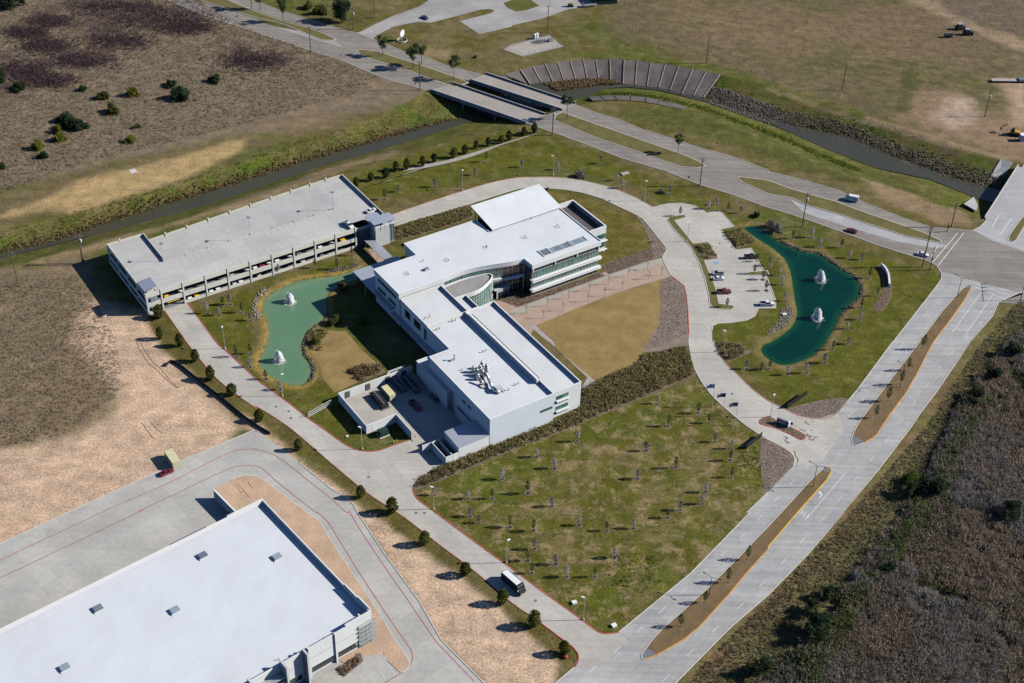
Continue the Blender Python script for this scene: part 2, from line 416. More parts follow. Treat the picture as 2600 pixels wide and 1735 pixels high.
# ------------------------------------------------------------------ terrain
STEP = 1.25
gx = np.arange(-305, 305.1, STEP); gy = np.arange(236, 776, STEP)
ext = np.array([40, 140, 400, 1200, 4000])
gx = np.concatenate([gx[0] - ext[::-1], gx, gx[-1] + ext]); gy = np.concatenate([gy[0] - ext[::-1], gy, gy[-1] + ext])
X, Y = np.meshgrid(gx, gy)
HZ = np.zeros_like(X)
def vnoise(scale, seed, octv=4):
    out = np.zeros_like(X); amp = 1; tot = 0; rg = np.random.default_rng(seed)
    for o in range(octv):
        s = scale / 2 ** o; tab = rg.random((256, 256))
        fx = (X / s) % 256; fy = (Y / s) % 256; ix = np.floor(fx).astype(int); iy = np.floor(fy).astype(int); tx = fx - ix; ty = fy - iy
        ix %= 256; iy %= 256; jx = (ix + 1) % 256; jy = (iy + 1) % 256
        tx = tx * tx * (3 - 2 * tx); ty = ty * ty * (3 - 2 * ty)
        out += amp * ((tab[iy, ix] * (1 - tx) + tab[iy, jx] * tx) * (1 - ty) + (tab[jy, ix] * (1 - tx) + tab[jy, jx] * tx) * ty)
        tot += amp; amp *= .55
    return out / tot
def sdf(poly, xx=None, yy=None):
    """signed distance, negative inside"""
    xx = X if xx is None else xx; yy = Y if yy is None else yy
    d = np.full(xx.shape, 1e9); ins = np.zeros(xx.shape, bool); n = len(poly)
    for i in range(n):
        ax, ay = poly[i][:2]; bx, by = poly[(i + 1) % n][:2]; ex, ey = bx - ax, by - ay; L = ex * ex + ey * ey + 1e-12
        t = np.clip(((xx - ax) * ex + (yy - ay) * ey) / L, 0, 1)
        d = np.minimum(d, (xx - ax - t * ex) ** 2 + (yy - ay - t * ey) ** 2)
        c = (ay > yy) != (by > yy)
        with np.errstate(divide='ignore', invalid='ignore'):
            ins ^= c & (xx < ex * (yy - ay) / (by - ay + 1e-30) + ax)
    d = np.sqrt(d); return np.where(ins, -d, d)
WZ = -5.0
# channel cross-sections: near top, near water, far water, far top (tile + zoom pixel)
ST = [('01', (-500, 1010), (-500, 925), (-500, 860), (-500, 740)), ('01', (0, 890), (0, 795), (0, 735), (0, 605)), ('01', (560, 755), (560, 660), (520, 630), (430, 455)),
      ('01', (1100, 600), (1100, 510), (1000, 455), (840, 372)), ('01', (1640, 455), (1640, 372), (1500, 300), (1330, 240)), ('01', (2200, 290), (2200, 200), (2050, 140), (1850, 60)),
      ('10', (620, 1610), (600, 1505), (500, 1455), (280, 1370)), ('10', (1120, 1480), (1080, 1378), (960, 1325), (760, 1220)), ('10', (1560, 1350), (1500, 1248), (1430, 1190), (1190, 1040)),
      ('10', (2000, 1250), (1880, 1125), (1790, 1095), (1560, 845)), ('10', (2483, 1150), (2040, 1112), (1870, 1095), (1590, 820)),
      ('20', (640, 975), (480, 900), (165, 790), (-250, 690)), ('20', (690, 950), (660, 885), (475, 738), (420, 572)), ('20', (830, 930), (830, 805), (795, 718), (770, 545)),
      ('20', (1080, 925), (1050, 795), (1020, 772), (1030, 547)), ('20', (1500, 985), (1350, 825), (1345, 807), (1410, 587)), ('20', (1730, 1060), (1790, 930), (1755, 895), (1905, 687)),
      ('20', (2190, 1240), (2340, 1120), (2310, 1090), (2400, 800)), ('30', (90, 1340), (235, 1215), (300, 1170), (330, 895)), ('30', (420, 1490), (560, 1360), (720, 1250), (850, 1060)),
      ('31', (640, 20), (1000, -36), (1200, -112), (1500, -306)), ('31', (1150, 190), (1500, 75), (1700, 70), (2110, -110)), ('31', (1830, 400), (1960, 250), (2130, 175), (2420, -40)),
      ('31', (2600, 640), (2720, 440), (2900, 340), (3200, 60)), ('31', (3600, 960), (3700, 700), (3900, 560), (4300, 240))]
STW = [[T(int(s[0][0]), int(s[0][1]), *p, z) for p, z in zip(s[1:], (0, WZ, WZ, 0))] for s in ST]
CHZ = {}
bankf = np.zeros_like(X); bankn = np.zeros_like(X)      # masks for colour
def quad_fill(a, b, c, d, za, zb, mask=None):
    """a,b lower edge heights za, d,c upper edge zb: order a->b along, d above a, c above b"""
    P = np.array([a, b, c, d]); x0, y0 = P.min(0) - .1; x1, y1 = P.max(0) + .1
    sel = (X >= x0) & (X <= x1) & (Y >= y0) & (Y <= y1)
    if not sel.any(): return
    px, py = X[sel], Y[sel]
    for tri, zz in (((a, b, c), (za, za, zb)), ((a, c, d), (za, zb, zb))):
        (ax, ay), (bx, by), (cx_, cy_) = tri; det = (by - cy_) * (ax - cx_) + (cx_ - bx) * (ay - cy_)
        if abs(det) < 1e-9: continue
        l1 = ((by - cy_) * (px - cx_) + (cx_ - bx) * (py - cy_)) / det; l2 = ((cy_ - ay) * (px - cx_) + (ax - cx_) * (py - cy_)) / det; l3 = 1 - l1 - l2
        k = (l1 >= -.01) & (l2 >= -.01) & (l3 >= -.01)
        h = l1 * zz[0] + l2 * zz[1] + l3 * zz[2]
        idx = np.argwhere(sel)[k]; HZ[idx[:, 0], idx[:, 1]] = np.minimum(HZ[idx[:, 0], idx[:, 1]], h[k])
        if mask is not None: mask[idx[:, 0], idx[:, 1]] = 1
for s0, s1 in zip(STW, STW[1:]):
    quad_fill(s0[1], s1[1], s1[0], s0[0], WZ - .5, 0, bankn)
    quad_fill(s0[1], s1[1], s1[2], s0[2], WZ - .5, WZ - .5)
    lined = 10 <= STW.index(s0) <= 15
    quad_fill(s0[2], s1[2], s1[3], s0[3], WZ - (1.4 if lined else .5), -.9 if lined else 0, bankf)
# ponds
C3 = lambda x, y: PX(620 + x / 4.357, 640 + y / 4.357)
POND_W = smooth([C3(*p) for p in ((1330, 150), (1050, 240), (800, 270), (620, 300), (480, 340), (330, 420), (240, 480), (190, 540), (175, 610), (190, 680), (225, 740), (240, 830), (240, 940), (205, 1060), (150, 1170), (138, 1230), (165, 1290), (260, 1370), (350, 1430), (480, 1472), (560, 1485), (640, 1480), (715, 1440), (765, 1350), (770, 1280), (730, 1200), (680, 1130), (662, 1050), (680, 950), (720, 880), (800, 815), (900, 740), (940, 640), (930, 540), (965, 450), (1050, 400), (1200, 330), (1330, 280), (1400, 190))], 4, True)
POND_E = smooth(TT('21', (2112, 512), (2200, 492), (2290, 500), (2360, 560), '31', (130, 650), (250, 700), (360, 735), (460, 748), (580, 825), (700, 905), (790, 958), (840, 1010), (862, 1060), (857, 1110), (835, 1170), (760, 1235), (690, 1310), (650, 1400), (600, 1500), '32', (540, 20), (480, 90), (400, 150), (290, 195), (200, 217), (120, 220), (30, 190), (-60, 120), (-85, 60), (-50, 10), '31', (0, 1560), (70, 1520), (160, 1455), (222, 1380), (247, 1280), (230, 1200), (207, 1060), (190, 950), (150, 830), (90, 765), (10, 700), '21', (2230, 620), (2150, 560)), 4, True)
sdW, sdE = sdf(POND_W), sdf(POND_E)
for s in (sdW, sdE): HZ = np.minimum(HZ, np.clip(s * .45 + .1, -1.3, 0))
# low relief away from paving, in the wild fields only
n1, n2, n3, n4 = vnoise(60, 1), vnoise(14, 2), vnoise(5, 3, 3), vnoise(120, 4)

COLR = np.zeros(X.shape + (3,))
def setc(wt, col):
    wt = np.clip(wt, 0, 1)[..., None]; COLR[:] = COLR * (1 - wt) + np.array(col) * wt
def sst(a, b, v): t = np.clip((v - a) / (b - a), 0, 1); return t * t * (3 - 2 * t)
def zone(poly, col, soft=3.0, wob=8.0, w=1.0):
    s = sdf(poly); s = s + (n2 - .5) * wob * 2 + (n3 - .5) * wob
    setc((1 - sst(-soft, soft, s)) * w, col); return s
pxs = lambda *p: [PX(*q) for q in p]
OLIVE, GREEN, BROWN = (.112, .098, .028), (.062, .095, .010), (.165, .130, .072)
COLR[:] = OLIVE
setc(sst(.45, .62, n2) * .55, BROWN); setc(sst(.55, .7, n1) * .5, GREEN)
# upper-left wild field
zone(pxs((-300, -200), (430, -200), (640, 60), (1000, 178), (1090, 240), (1050, 262), (700, 330), (250, 420), (-300, 560)), (.190, .148, .104), 6, 6)
for cx_, cy_, rx, ry in ((300, 18, 140, 24), (400, 50, 130, 30), (130, 55, 60, 20), (230, 135, 80, 26), (30, 215, 60, 18), (250, 60, 60, 20), (70, 85, 45, 14), (300, 105, 75, 22), (120, 118, 55, 18), (20, 150, 40, 22), (640, 155, 75, 26), (120, 205, 60, 18), (40, 245, 50, 12), (470, 70, 60, 16), (200, 155, 90, 20), (60, 180, 60, 20)):
    zone([PX(cx_ + rx * math.cos(a), cy_ + ry * math.sin(a)) for a in np.linspace(0, 6.28, 14)[:-1]], (.078, .050, .054), 8, 12, .92)
zone(pxs((-300, 560), (110, 470), (650, 335), (690, 360), (420, 450), (100, 545), (-300, 680)), (.155, .122, .062), 4, 5)
zone(pxs((-20, 555), (40, 535), (110, 512), (200, 462), (300, 438), (440, 405), (560, 368), (625, 352), (600, 390), (560, 408), (470, 455), (360, 490), (285, 512), (180, 540), (120, 527), (40, 548)), (.40, .285, .140), 3, 3)
zone(pxs((640, 330), (800, 285), (870, 320), (700, 350)), (.22, .16, .10), 5, 6, .6)
# banks of the channel
gb = sst(.40, .60, n2 * .6 + n3 * .4)
setc(bankf * .9, (.078, .092, .018)); setc(bankf * (1 - gb) * .75, (.130, .108, .042)); setc(bankf * sst(.55, .7, n2) * .6, (.058, .092, .012))
setc(bankn * .9, (.082, .098, .014)); setc(bankn * (1 - gb) * .55, (.135, .108, .040))
# near bank between channel and garage; dirt track
zone(pxs((0, 690), (180, 655), (330, 612), (600, 500), (860, 405), (1000, 372), (1010, 390), (870, 430), (620, 530), (270, 610), (60, 668), (0, 705)), (.27, .195, .120), 2.5, 3.5, .85)
# scrub and graded earth on the left
zone(pxs((-250, 705), (60, 680), (220, 660), (300, 830), (330, 980), (300, 1060), (180, 1110), (-250, 1230)), (.195, .150, .097), 5, 8)
zone(pxs((215, 760), (300, 790), (385, 800), (420, 860), (470, 930), (600, 1040), (650, 1090), (600, 1130), (380, 1245), (180, 1325), (-250, 1520), (-250, 1190), (60, 1130), (200, 1095), (255, 1050), (280, 990), (245, 940), (210, 890), (195, 815)), (.52, .372, .268), 5, 7)
zone(pxs((60, 970), (180, 925), (270, 960), (300, 1060), (150, 1120), (40, 1090)), (.20, .150, .092), 6, 10, .75)
zone(pxs((385, 845), (430, 850), (700, 1110), (900, 1300), (880, 1310), (650, 1110)), (.42, .29, .19), 2, 2)
# strip of bare soil between the lot and the west drive
zone(TT('12', (0, 760), (500, 1150), (760, 1330), (1000, 1568), '13', (1080, 10), (1220, 130), (1500, 330), (1900, 610), (2240, 880), '23', (0, 1000), (280, 1220), (420, 1400), (380, 1600), '13', (2100, 1600), (1690, 1180), (1180, 390), (915, 0), '12', (0, 830)), (.53, .385, .280), 1.6, 1.6)
# hedge strip grass west of the drive
zone(TT('01', (1330, 1340), (1500, 1280), (1710, 1568), '02', (1860, 170), (2348, 600), '12', (300, 780), (1000, 1370), '13', (1420, 90), (2348, 830), '23', (480, 1180), (600, 1330), (480, 1400), (330, 1230), (0, 980), '13', (2250, 850), (1900, 590), (1500, 320), (1110, 0), '12', (760, 1310), (400, 1020), (0, 700), '02', (2200, 690), (1650, 190), (1480, 60)), (.108, .092, .026), 1.2, 2.0)
# upper right fields
zone(pxs((1500, -200), (2900, -200), (2900, 420), (2500, 380), (2250, 300), (1900, 190), (1700, 130), (1560, 90)), (.132, .108, .060), 8, 10)
str_ = vnoise(9, 21, 3) * .0 + .5 + .5 * np.sin((X * .35 + Y * 1.0) * .9 + n2 * 9)
fz = 1 - sst(-20, 20, sdf(pxs((1620, -100), (2700, -100), (2700, 300), (2350, 300), (1980, 200), (1750, 120))))
setc(fz * sst(.42, .62, vnoise(45, 22, 4)) * .65, (.095, .098, .030)); setc(fz * sst(.45, .6, vnoise(38, 23, 4)) * .6, (.185, .128, .080)); setc(fz * str_ * sst(.4, .7, n1) * .35, (.24, .17, .11))
zone(pxs((1700, 20), (2000, 10), (2260, 60), (2250, 110), (1980, 130), (1800, 110)), (.195, .135, .085), 9, 14, .6)
zone(pxs((2300, -40), (2900, -60), (2900, 110), (2560, 90), (2400, 30)), (.145, .115, .088), 8, 10, .8)
zone(pxs((2240, -30), (2330, -30), (2420, 40), (2500, 70), (2700, 130), (2700, 175), (2560, 120), (2460, 75)), (.33, .245, .165), 3, 5, .75)
zone(pxs((2320, 230), (2420, 235), (2520, 290), (2700, 240), (2900, 240), (2900, 420), (2560, 400), (2420, 350), (2300, 300)), (.27, .19, .125), 6, 11, .85)
zone(pxs((2550, 200), (2900, 170), (2900, 330), (2570, 320)), (.42, .30, .21), 5, 8, .9)
zone(pxs((2410, 255), (2470, 250), (2475, 310), (2420, 325), (2380, 300)), (.43, .33, .26), 4, 6, .8)
zone(pxs((2300, 170), (2330, 160), (2320, 230), (2295, 285), (2280, 280)), (.075, .085, .022), 3, 5, .8)
zone(pxs((1950, 215), (2180, 290), (2300, 325), (2560, 402), (2545, 408), (2290, 335), (2170, 300), (1940, 225)), (.30, .22, .14), 1.2, 1.5, .8)
zone(pxs((1360, 140), (1560, 130), (1800, 165), (1960, 210), (2200, 290), (2190, 300), (1950, 225), (1800, 180), (1560, 145), (1360, 152)), (.085, .105, .018), 2.5, 3, .85)
# verge between the boulevard and the channel
zone(pxs((1500, 280), (1700, 270), (1900, 300), (2100, 390), (2260, 430), (2420, 520), (2430, 560), (2200, 480), (2000, 420), (1700, 330)), (.085, .092, .022), 3, 5)
zone(pxs((2190, 450), (2280, 480), (2430, 540), (2470, 570), (2380, 560), (2230, 505)), (.30, .21, .135), 3, 6, .8)
# site lawns
zone(pxs((930, 500), (905, 440), (1100, 380), (1300, 330), (1500, 385), (1700, 470), (1950, 590), (2060, 610), (2390, 690), (2390, 730), (2160, 1030), (2000, 1020), (1800, 870), (1760, 600), (1640, 480), (1420, 430), (1250, 440), (1100, 490)), (.094, .098, .014), 2, 3)
zone(pxs((1040, 1250), (1400, 1090), (1780, 960), (1990, 1130), (2010, 1240), (1580, 1600), (1510, 1600)), (.100, .098, .018), 2, 3)
bp = sst(.48, .60, vnoise(9, 11, 3) * .45 + vnoise(3.2, 12, 2) * .35 + n1 * .2)
zs = sdf(pxs((1180, 1200), (1420, 1110), (1750, 1010), (1960, 1120), (1980, 1250), (1620, 1560), (1400, 1480)))
setc((1 - sst(-14, 6, zs)) * bp * .35, (.285, .215, .125))
setc((1 - sst(-2, 14, np.abs(zs + 2))) * sst(.45, .6, n2) * .6, (.070, .105, .008))
zone(pxs((420, 800), (640, 730), (900, 640), (900, 690), (700, 720), (640, 800), (650, 950), (770, 985), (830, 960), (920, 1090), (880, 1130), (720, 1000), (520, 870)), (.094, .098, .014), 2, 2.5)
zone(pxs((960, 640), (1040, 600), (1260, 530), (1000, 700)), (.095, .095, .022), 2, 2)
zone(pxs((1380, 470), (1640, 560), (1690, 650), (1520, 740), (1400, 600)), (.125, .105, .024), 2, 2)
ring = (1 - sst(.4, 2.6, np.abs(sdW - .3))) * (sdW > -.5); setc(ring * .8, (.30, .21, .06))
ring = (1 - sst(.5, 3.2, np.abs(sdE - .5))) * (sdE > -.5); setc(ring * .6, (.22, .16, .085))
# verge and woods on the lower right
zone(pxs((2700, 600), (2700, 2000), (1500, 1900), (1700, 1735), (2060, 1400), (2330, 1060), (2520, 760), (2560, 740)), (.140, .125, .050), 2, 2)
zone(pxs((2420, 900), (2465, 870), (2330, 1110), (2220, 1270), (1800, 1735), (1740, 1735), (2140, 1310), (2300, 1110)), (.19, .125, .068), 2.5, 4, .8)
zone(pxs((2900, 760), (2900, 2000), (1850, 1900), (1950, 1735), (2100, 1560), (2180, 1440), (2330, 1240), (2440, 1020), (2550, 880), (2640, 800)), (.062, .050, .040), 6, 9)
# top centre
zone(pxs((760, 20), (850, 0), (950, 30), (880, 70), (780, 60)), (.085, .085, .025), 4, 5, .8)
zone(pxs((1065, 118), (1150, 128), (1130, 150), (1075, 140)), (.30, .215, .13), 3, 4, .8)
PW = np.full(X.shape, .30); PW = np.maximum(PW, (1 - sst(-3, 3, sdf(pxs((1040, 1250), (1400, 1090), (1780, 960), (1990, 1130), (2010, 1240), (1580, 1600), (1510, 1600))))) * .9)
PW = PW * (1 - (1 - sst(-2, 4, sdf(pxs((215, 760), (385, 800), (650, 1090), (380, 1245), (-250, 1520), (-250, 1190), (200, 1095), (290, 950)))))) * (1 - .7 * bankf)
COLR *= (0.86 + .28 * n3)[..., None]
COLR *= (0.90 + .20 * n2)[..., None]

nx, ny = len(gx), len(gy)
me = bpy.data.meshes.new('ground')
V = np.stack([X, Y, HZ], -1).reshape(-1, 3)
idx = np.arange(nx * ny).reshape(ny, nx)
Q = np.stack([idx[:-1, :-1], idx[:-1, 1:], idx[1:, 1:], idx[1:, :-1]], -1).reshape(-1, 4)
def np_mesh(me, V, Q):
    k = Q.shape[1]
    me.vertices.add(len(V)); me.vertices.foreach_set('co', V.astype(np.float32).ravel())
    me.loops.add(Q.size); me.loops.foreach_set('vertex_index', Q.astype(np.int32).ravel())
    me.polygons.add(len(Q)); me.polygons.foreach_set('loop_start', np.arange(0, Q.size, k, dtype=np.int32)); me.polygons.foreach_set('loop_total', np.full(len(Q), k, np.int32))
    me.update(calc_edges=True)
np_mesh(me, V, Q)
at = me.attributes.new('earth', 'FLOAT_COLOR', 'POINT')
at.data.foreach_set('color', np.concatenate([COLR.reshape(-1, 3), PW.reshape(-1, 1)], 1).astype(np.float32).ravel())
me.polygons.foreach_set('use_smooth', np.ones(len(Q), bool))
m_, n_, b_ = _mat('earth')
a_ = n_.nodes.new('ShaderNodeAttribute'); a_.attribute_name = 'earth'
v_ = _pos(n_)
mk_ = n_.nodes.new('ShaderNodeMath'); mk_.operation = 'MULTIPLY'; n_.links.new(a_.outputs['Alpha'], mk_.inputs[0])
n_.links.new(_ramp(n_, _noise(n_, v_, .17, 9, .78), .50, (0, 0, 0), .60, (1, 1, 1)), mk_.inputs[1])
c_ = _mix(n_, a_.outputs['Color'], (.275, .205, .118), mk_.outputs[0])
mk2_ = n_.nodes.new('ShaderNodeMath'); mk2_.operation = 'MULTIPLY'; n_.links.new(a_.outputs['Alpha'], mk2_.inputs[0])
n_.links.new(_ramp(n_, _noise(n_, _pos(n_, 1.0), .11, 8, .75), .56, (0, 0, 0), .66, (.75, .75, .75)), mk2_.inputs[1])
c_ = _mix(n_, c_, (.052, .075, .010), mk2_.outputs[0])
c_ = _mix(n_, c_, _ramp(n_, _noise(n_, v_, 1.3, 6, .75), .36, (.55, .57, .60), .64, (1.42, 1.40, 1.36)), 1.0, 'MULTIPLY')
c_ = _mix(n_, c_, _ramp(n_, _noise(n_, v_, .18, 5, .65), .36, (.78, .80, .80), .64, (1.18, 1.16, 1.14)), 1.0, 'MULTIPLY')
sv_ = _pos(n_, math.radians(18), (.05, .30, 1))
c_ = _mix(n_, c_, _ramp(n_, _noise(n_, sv_, 1.0, 5, .7), .36, (.90, .90, .91), .64, (1.09, 1.08, 1.06)), 1.0, 'MULTIPLY')
n_.links.new(c_, b_.inputs['Base Color']); b_.inputs['Roughness'].default_value = .95; b_.inputs['Specular IOR Level'].default_value = .1
bp_ = n_.nodes.new('ShaderNodeBump'); bp_.inputs['Strength'].default_value = .35; bp_.inputs['Distance'].default_value = .25
n_.links.new(_noise(n_, v_, .9, 6, .7), bp_.inputs['Height']); n_.links.new(bp_.outputs[0], b_.inputs['Normal'])
me.materials.append(m_)
tag(link('ground', me), 'grass fields, scrub and bare earth around the site', None, None, 'structure')
def gz(x, y):
    """ground height at a place"""
    i = int(np.clip(np.searchsorted(gx, x), 1, nx - 1)); j = int(np.clip(np.searchsorted(gy, y), 1, ny - 1))
    return float(HZ[j - 1:j + 1, i - 1:i + 1].mean())

# water
PWZ = -.32
def pond(sd, mat, label):
    sel = sd < 1.6; j, i = np.where(sel[:-1, :-1] | sel[1:, :-1] | sel[:-1, 1:] | sel[1:, 1:])
    quads = np.stack([idx[j, i], idx[j, i + 1], idx[j + 1, i + 1], idx[j + 1, i]], -1); u, inv = np.unique(quads, return_inverse=True)
    Vp = V[u].copy(); Vp[:, 2] = PWZ; me = bpy.data.meshes.new('pond_water'); np_mesh(me, Vp, inv.reshape(-1, 4)); me.materials.append(MATS[mat])
    d = me.attributes.new('depth', 'FLOAT', 'POINT'); d.data.foreach_set('value', np.clip((-sd.ravel()[u] - .6) / 3.2, 0, 1).astype(np.float32))
    tag(link('pond_water', me), label, None, None, 'structure')
pond(sdE, 'pond_teal', 'deep teal pond on the east side of the site'); pond(sdW, 'pond_milky', 'milky green pond between garage and office building')
cw = MB(); L_ = [];
for s in STW:
    (ax, ay), (bx, by) = s[1], s[2]; dx, dy = bx - ax, by - ay; l = math.hypot(dx, dy) or 1; e = (1.4 if l > 4 else .3) / l
    L_.append(((ax - dx * e, ay - dy * e), (bx + dx * e, by + dy * e)))
for p, q in zip(L_, L_[1:]): cw.add([(*p[0], WZ), (*q[0], WZ), (*q[1], WZ), (*p[1], WZ)], [(0, 1, 2, 3)])
tag(cw.build('channel_water', 'channel_water'), 'dark murky water in the drainage channel', None, None, 'structure')
# ------------------------------------------------------------------ roads and paving
Z1, Z2, Z3, Z4 = .03, .055, .08, .10
rev = lambda l: list(reversed(l))
# boulevard: outer and inner edges of both carriageways (one side of the bridges, then the other)
A_out1 = TT('00', (1300, -120), (1530, 0), (1870, 140), (2348, 300), '10', (540, 478), (770, 548), (1010, 652), (1260, 748), (1480, 805), (1600, 838))
A_in1 = TT('00', (1520, -120), (1750, 0), (2120, 100), (2348, 172), '10', (130, 236), (600, 382), (930, 475), (1060, 552), (1420, 665), (1620, 742), (1850, 805))
B_in1 = TT('00', (1800, -120), (2050, 0), '10', (-160, 50), (30, 110), (260, 190), (480, 247), (600, 290), (740, 368), (935, 452), (1120, 470), (1350, 545), (1560, 612), (1880, 722), (1985, 752))
B_out1 = TT('00', (1900, -120), (2110, -30), '10', (-60, 0), (60, 35), (200, 90), (420, 160), (690, 240), (850, 292), (930, 304), (1070, 362), (1330, 462), (1560, 525), (1750, 605), (1900, 642), (2110, 702))
A_out2 = TT('20', (110, 1120), (240, 1168), (480, 1252), (700, 1332), (1000, 1450), (1350, 1552), '21', (1405, 0), (1740, 135), (2000, 212), (2348, 338), '31', (120, 372), (340, 442), (650, 552), (1000, 680), (1190, 742), (1470, 830), (1545, 870), (1590, 940))
A_in2 = TT('20', (290, 1065), (390, 1112), (580, 1192), (800, 1282), (1130, 1392), (1330, 1462), (1560, 1540), (1700, 1546), (1790, 1530))
B_in2 = TT('20', (455, 1005), (520, 1050), (700, 1112), (960, 1202), (1300, 1322), (1560, 1412), (1700, 1472), (1790, 1530))
B_out2 = TT('20', (575, 960), (780, 1040), (960, 1092), (1200, 1192), (1460, 1272), (1700, 1352), (2000, 1432), (2348, 1562), '31', (0, 8), (300, 82), (650, 182), (900, 302), (1230, 432), (1500, 520), (1700, 535), (1880, 552), (1940, 520), (1990, 470), (2040, 400))
sheet('road', A_out1 + rev(A_in1), Z1, 'boulevard', 'near carriageway of the boulevard west of the bridges')
sheet('road', B_in1 + rev(B_out1), Z1, 'boulevard', 'far carriageway of the boulevard west of the bridges')
sheet('road', TT('10', (560, 372), (740, 362), (930, 440), (960, 500), (700, 412)), Z2 - .01, 'boulevard', 'median opening on the boulevard')
sheet('road', TT('10', (130, 240), (480, 300), (720, 372), (800, 440), (600, 385)), Z2, 'cracked_drive', 'pale turn lane on the boulevard')
join = TT('21', (2080, 55), (2348, 90), '31', (220, 170), (640, 290), (880, 380), (1200, 490), (1430, 570), (1590, 645))
joinl = TT('21', (2080, 75), (2110, 105), (2348, 212), '31', (220, 252), (350, 312), (660, 402), (900, 482), (1280, 602), (1590, 662))
# the whole eastern boulevard incl. crossroads, the medians lie on top of it
RIGHT = TT('31', (2500, 60), (3400, 620), (4200, 1000), (3400, 1500), (2500, 1290), (2348, 1230), (2115, 1205), (1960, 1120), (1760, 1060), (1620, 1000))
sheet('road', A_out2 + rev(RIGHT) + rev(B_out2) + rev(TT('20', (455, 1005))) + rev(A_in2[:1]), Z1, 'boulevard', 'boulevard carriageways east of the bridges and the crossroads')
# street running down the right side of the site
SB_left1 = TT('31', (1590, 930), (1592, 990), (1560, 1040), (1150, 1568), '32', (1145, 0), (820, 440), (720, 560))
SB_left2 = TT('32', (0, 1382), '22', (2150, 1568), '23', (2180, 0), (2050, 140), (1640, 560), (1310, 832), (980, 1102))
SB_left3 = TT('23', (570, 1425), (400, 1568), (0, 1960))
SB_right = TT('31', (2400, 1080), (2115, 1205), (2060, 1330), (1860, 1568), '32', (1860, 0), (1700, 230), (1560, 440), (1400, 650), (1300, 800), (1200, 930), (1000, 1190), (690, 1568), '33', (700, 0), (380, 370), (0, 760), '23', (1990, 1070), (1500, 1568), (1100, 2000))
DR = TT('32', (640, 650), (580, 690), (480, 708), (380, 700), (260, 670), (140, 610), (0, 540))
street = SB_left1 + TT('32', (640, 650), (300, 760), (300, 1000), (245, 1080), (230, 1140)) + SB_left2 + TT('23', (870, 1118), (700, 1200), (620, 1300)) + SB_left3 + rev(SB_right) + TT('31', (2348, 1130), (1900, 1010), (1640, 935))
sheet('road', street, Z2, 'street_concrete', 'pale concrete street along the right side of the site')
sheet('road', TT('31', (1880, 545), (1960, 500), (2040, 400), (2110, 270), (2348, -60), (2500, -260), (3100, -200), (2700, 400), (2500, 720), (2348, 745), (2050, 640)), Z2, 'new_concrete', 'new concrete approach to the bridge at the right edge')
sheet('road', TT('31', (200, 262), (350, 322), (660, 412), (900, 492), (1280, 612), (1590, 672), (1660, 690), (1540, 715), (1200, 652), (850, 552), (500, 442), (330, 385)), Z2 + .01, 'new_concrete', 'pale concrete turn lane along the boulevard median')
# ring drive and parking lot
RD_out = TT('11', (1180, 430), (1370, 360), (1700, 250), (1900, 186), (2150, 112), '21', (0, 72), (130, 60), (420, 62), (620, 85), (760, 115), (900, 150), (1080, 220), (1200, 280), (1290, 332))
PARK = TT('21', (1340, 322), (1440, 302), (1560, 298), (1680, 322), (1760, 368), (1790, 387), (1910, 368), (2037, 510), (1915, 537), (2050, 727), (2195, 712), (2320, 940), '31', (0, 1000), (70, 1190), (70, 1262), '21', (2260, 1262), (2230, 1330), (2150, 1372), (2000, 1396), (1880, 1402), (1842, 1422), (1834, 1470))
RD_right = TT('21', (1838, 1568), '22', (1860, 0), (1900, 100), (1960, 200), (2080, 310), (2200, 430), (2348, 540), '32', (140, 610), (260, 670), (380, 700), (480, 708), (580, 690), (640, 650))
RD_bot = TT('32', (230, 1140), (245, 1080), (210, 1020), (120, 960), (0, 900), '22', (2300, 872), (2110, 740), (1900, 560), (1790, 440), (1700, 300), (1650, 160), (1620, 0))
RD_in = TT('21', (1622, 1500), (1615, 1300), (1600, 1150), (1580, 1060), (1530, 1020), (1460, 965), (1440, 930), (1390, 830), (1380, 790), (1415, 735), (1410, 700), (1300, 560), (1200, 440), (1090, 380), (980, 330), (840, 260), (650, 202), (480, 172), (370, 165), (200, 150), (60, 165), (0, 182), '11', (1970, 300), (1590, 412), (1265, 508), (1150, 540))
sheet('driveway', smooth(RD_out, 3) + smooth(PARK[:5], 3) + PARK[5:] + smooth(RD_right, 3) + TT('32', (700, 800), (500, 1100)) + smooth(RD_bot, 3) + smooth(RD_in, 3), Z3 - .01, 'drive_concrete', 'pale concrete ring drive and visitor parking lot')
# west drive with service apron
WD_l = TT('01', (1500, 1268), (1710, 1568), '02', (1850, 180), (2000, 350), (2150, 470), (2348, 610), '12', (0, 592), (300, 782), (640, 1072), (1000, 1372), (1240, 1532), '13', (1290, 0), (1420, 92), (1700, 312), (1930, 482), (2150, 662), (2348, 832), '23', (190, 962), (480, 1180), (560, 1242), (608, 1310), (602, 1380), (570, 1425))
WD_r1 = TT('01', (1715, 1205), (1980, 1568), '02', (2070, 82), (2348, 342), '12', (130, 440), (300, 562), (460, 690), (620, 802), (740, 890), (850, 962), (950, 1000), (1100, 1006), (1260, 952), (1410, 902))
WD_r2 = TT('12', (1440, 1325), (1447, 1390), (1500, 1462), (1650, 1568), '13', (1640, 0), (1870, 172), (2060, 312), (2348, 522), '23', (300, 742), (640, 987), (780, 1092), (870, 1117), (980, 1102))
sheet('driveway', smooth(WD_l, 3) + TT('23', (800, 1420), (1060, 1180)) + rev(smooth(WD_r2, 3)) + TT('12', (1480, 1262), (1620, 1172), (1735, 1128), (1735, 1000), (1500, 955)) + rev(smooth(WD_r1, 3)), Z3, 'drive_concrete', 'concrete drive down the west side of the site')
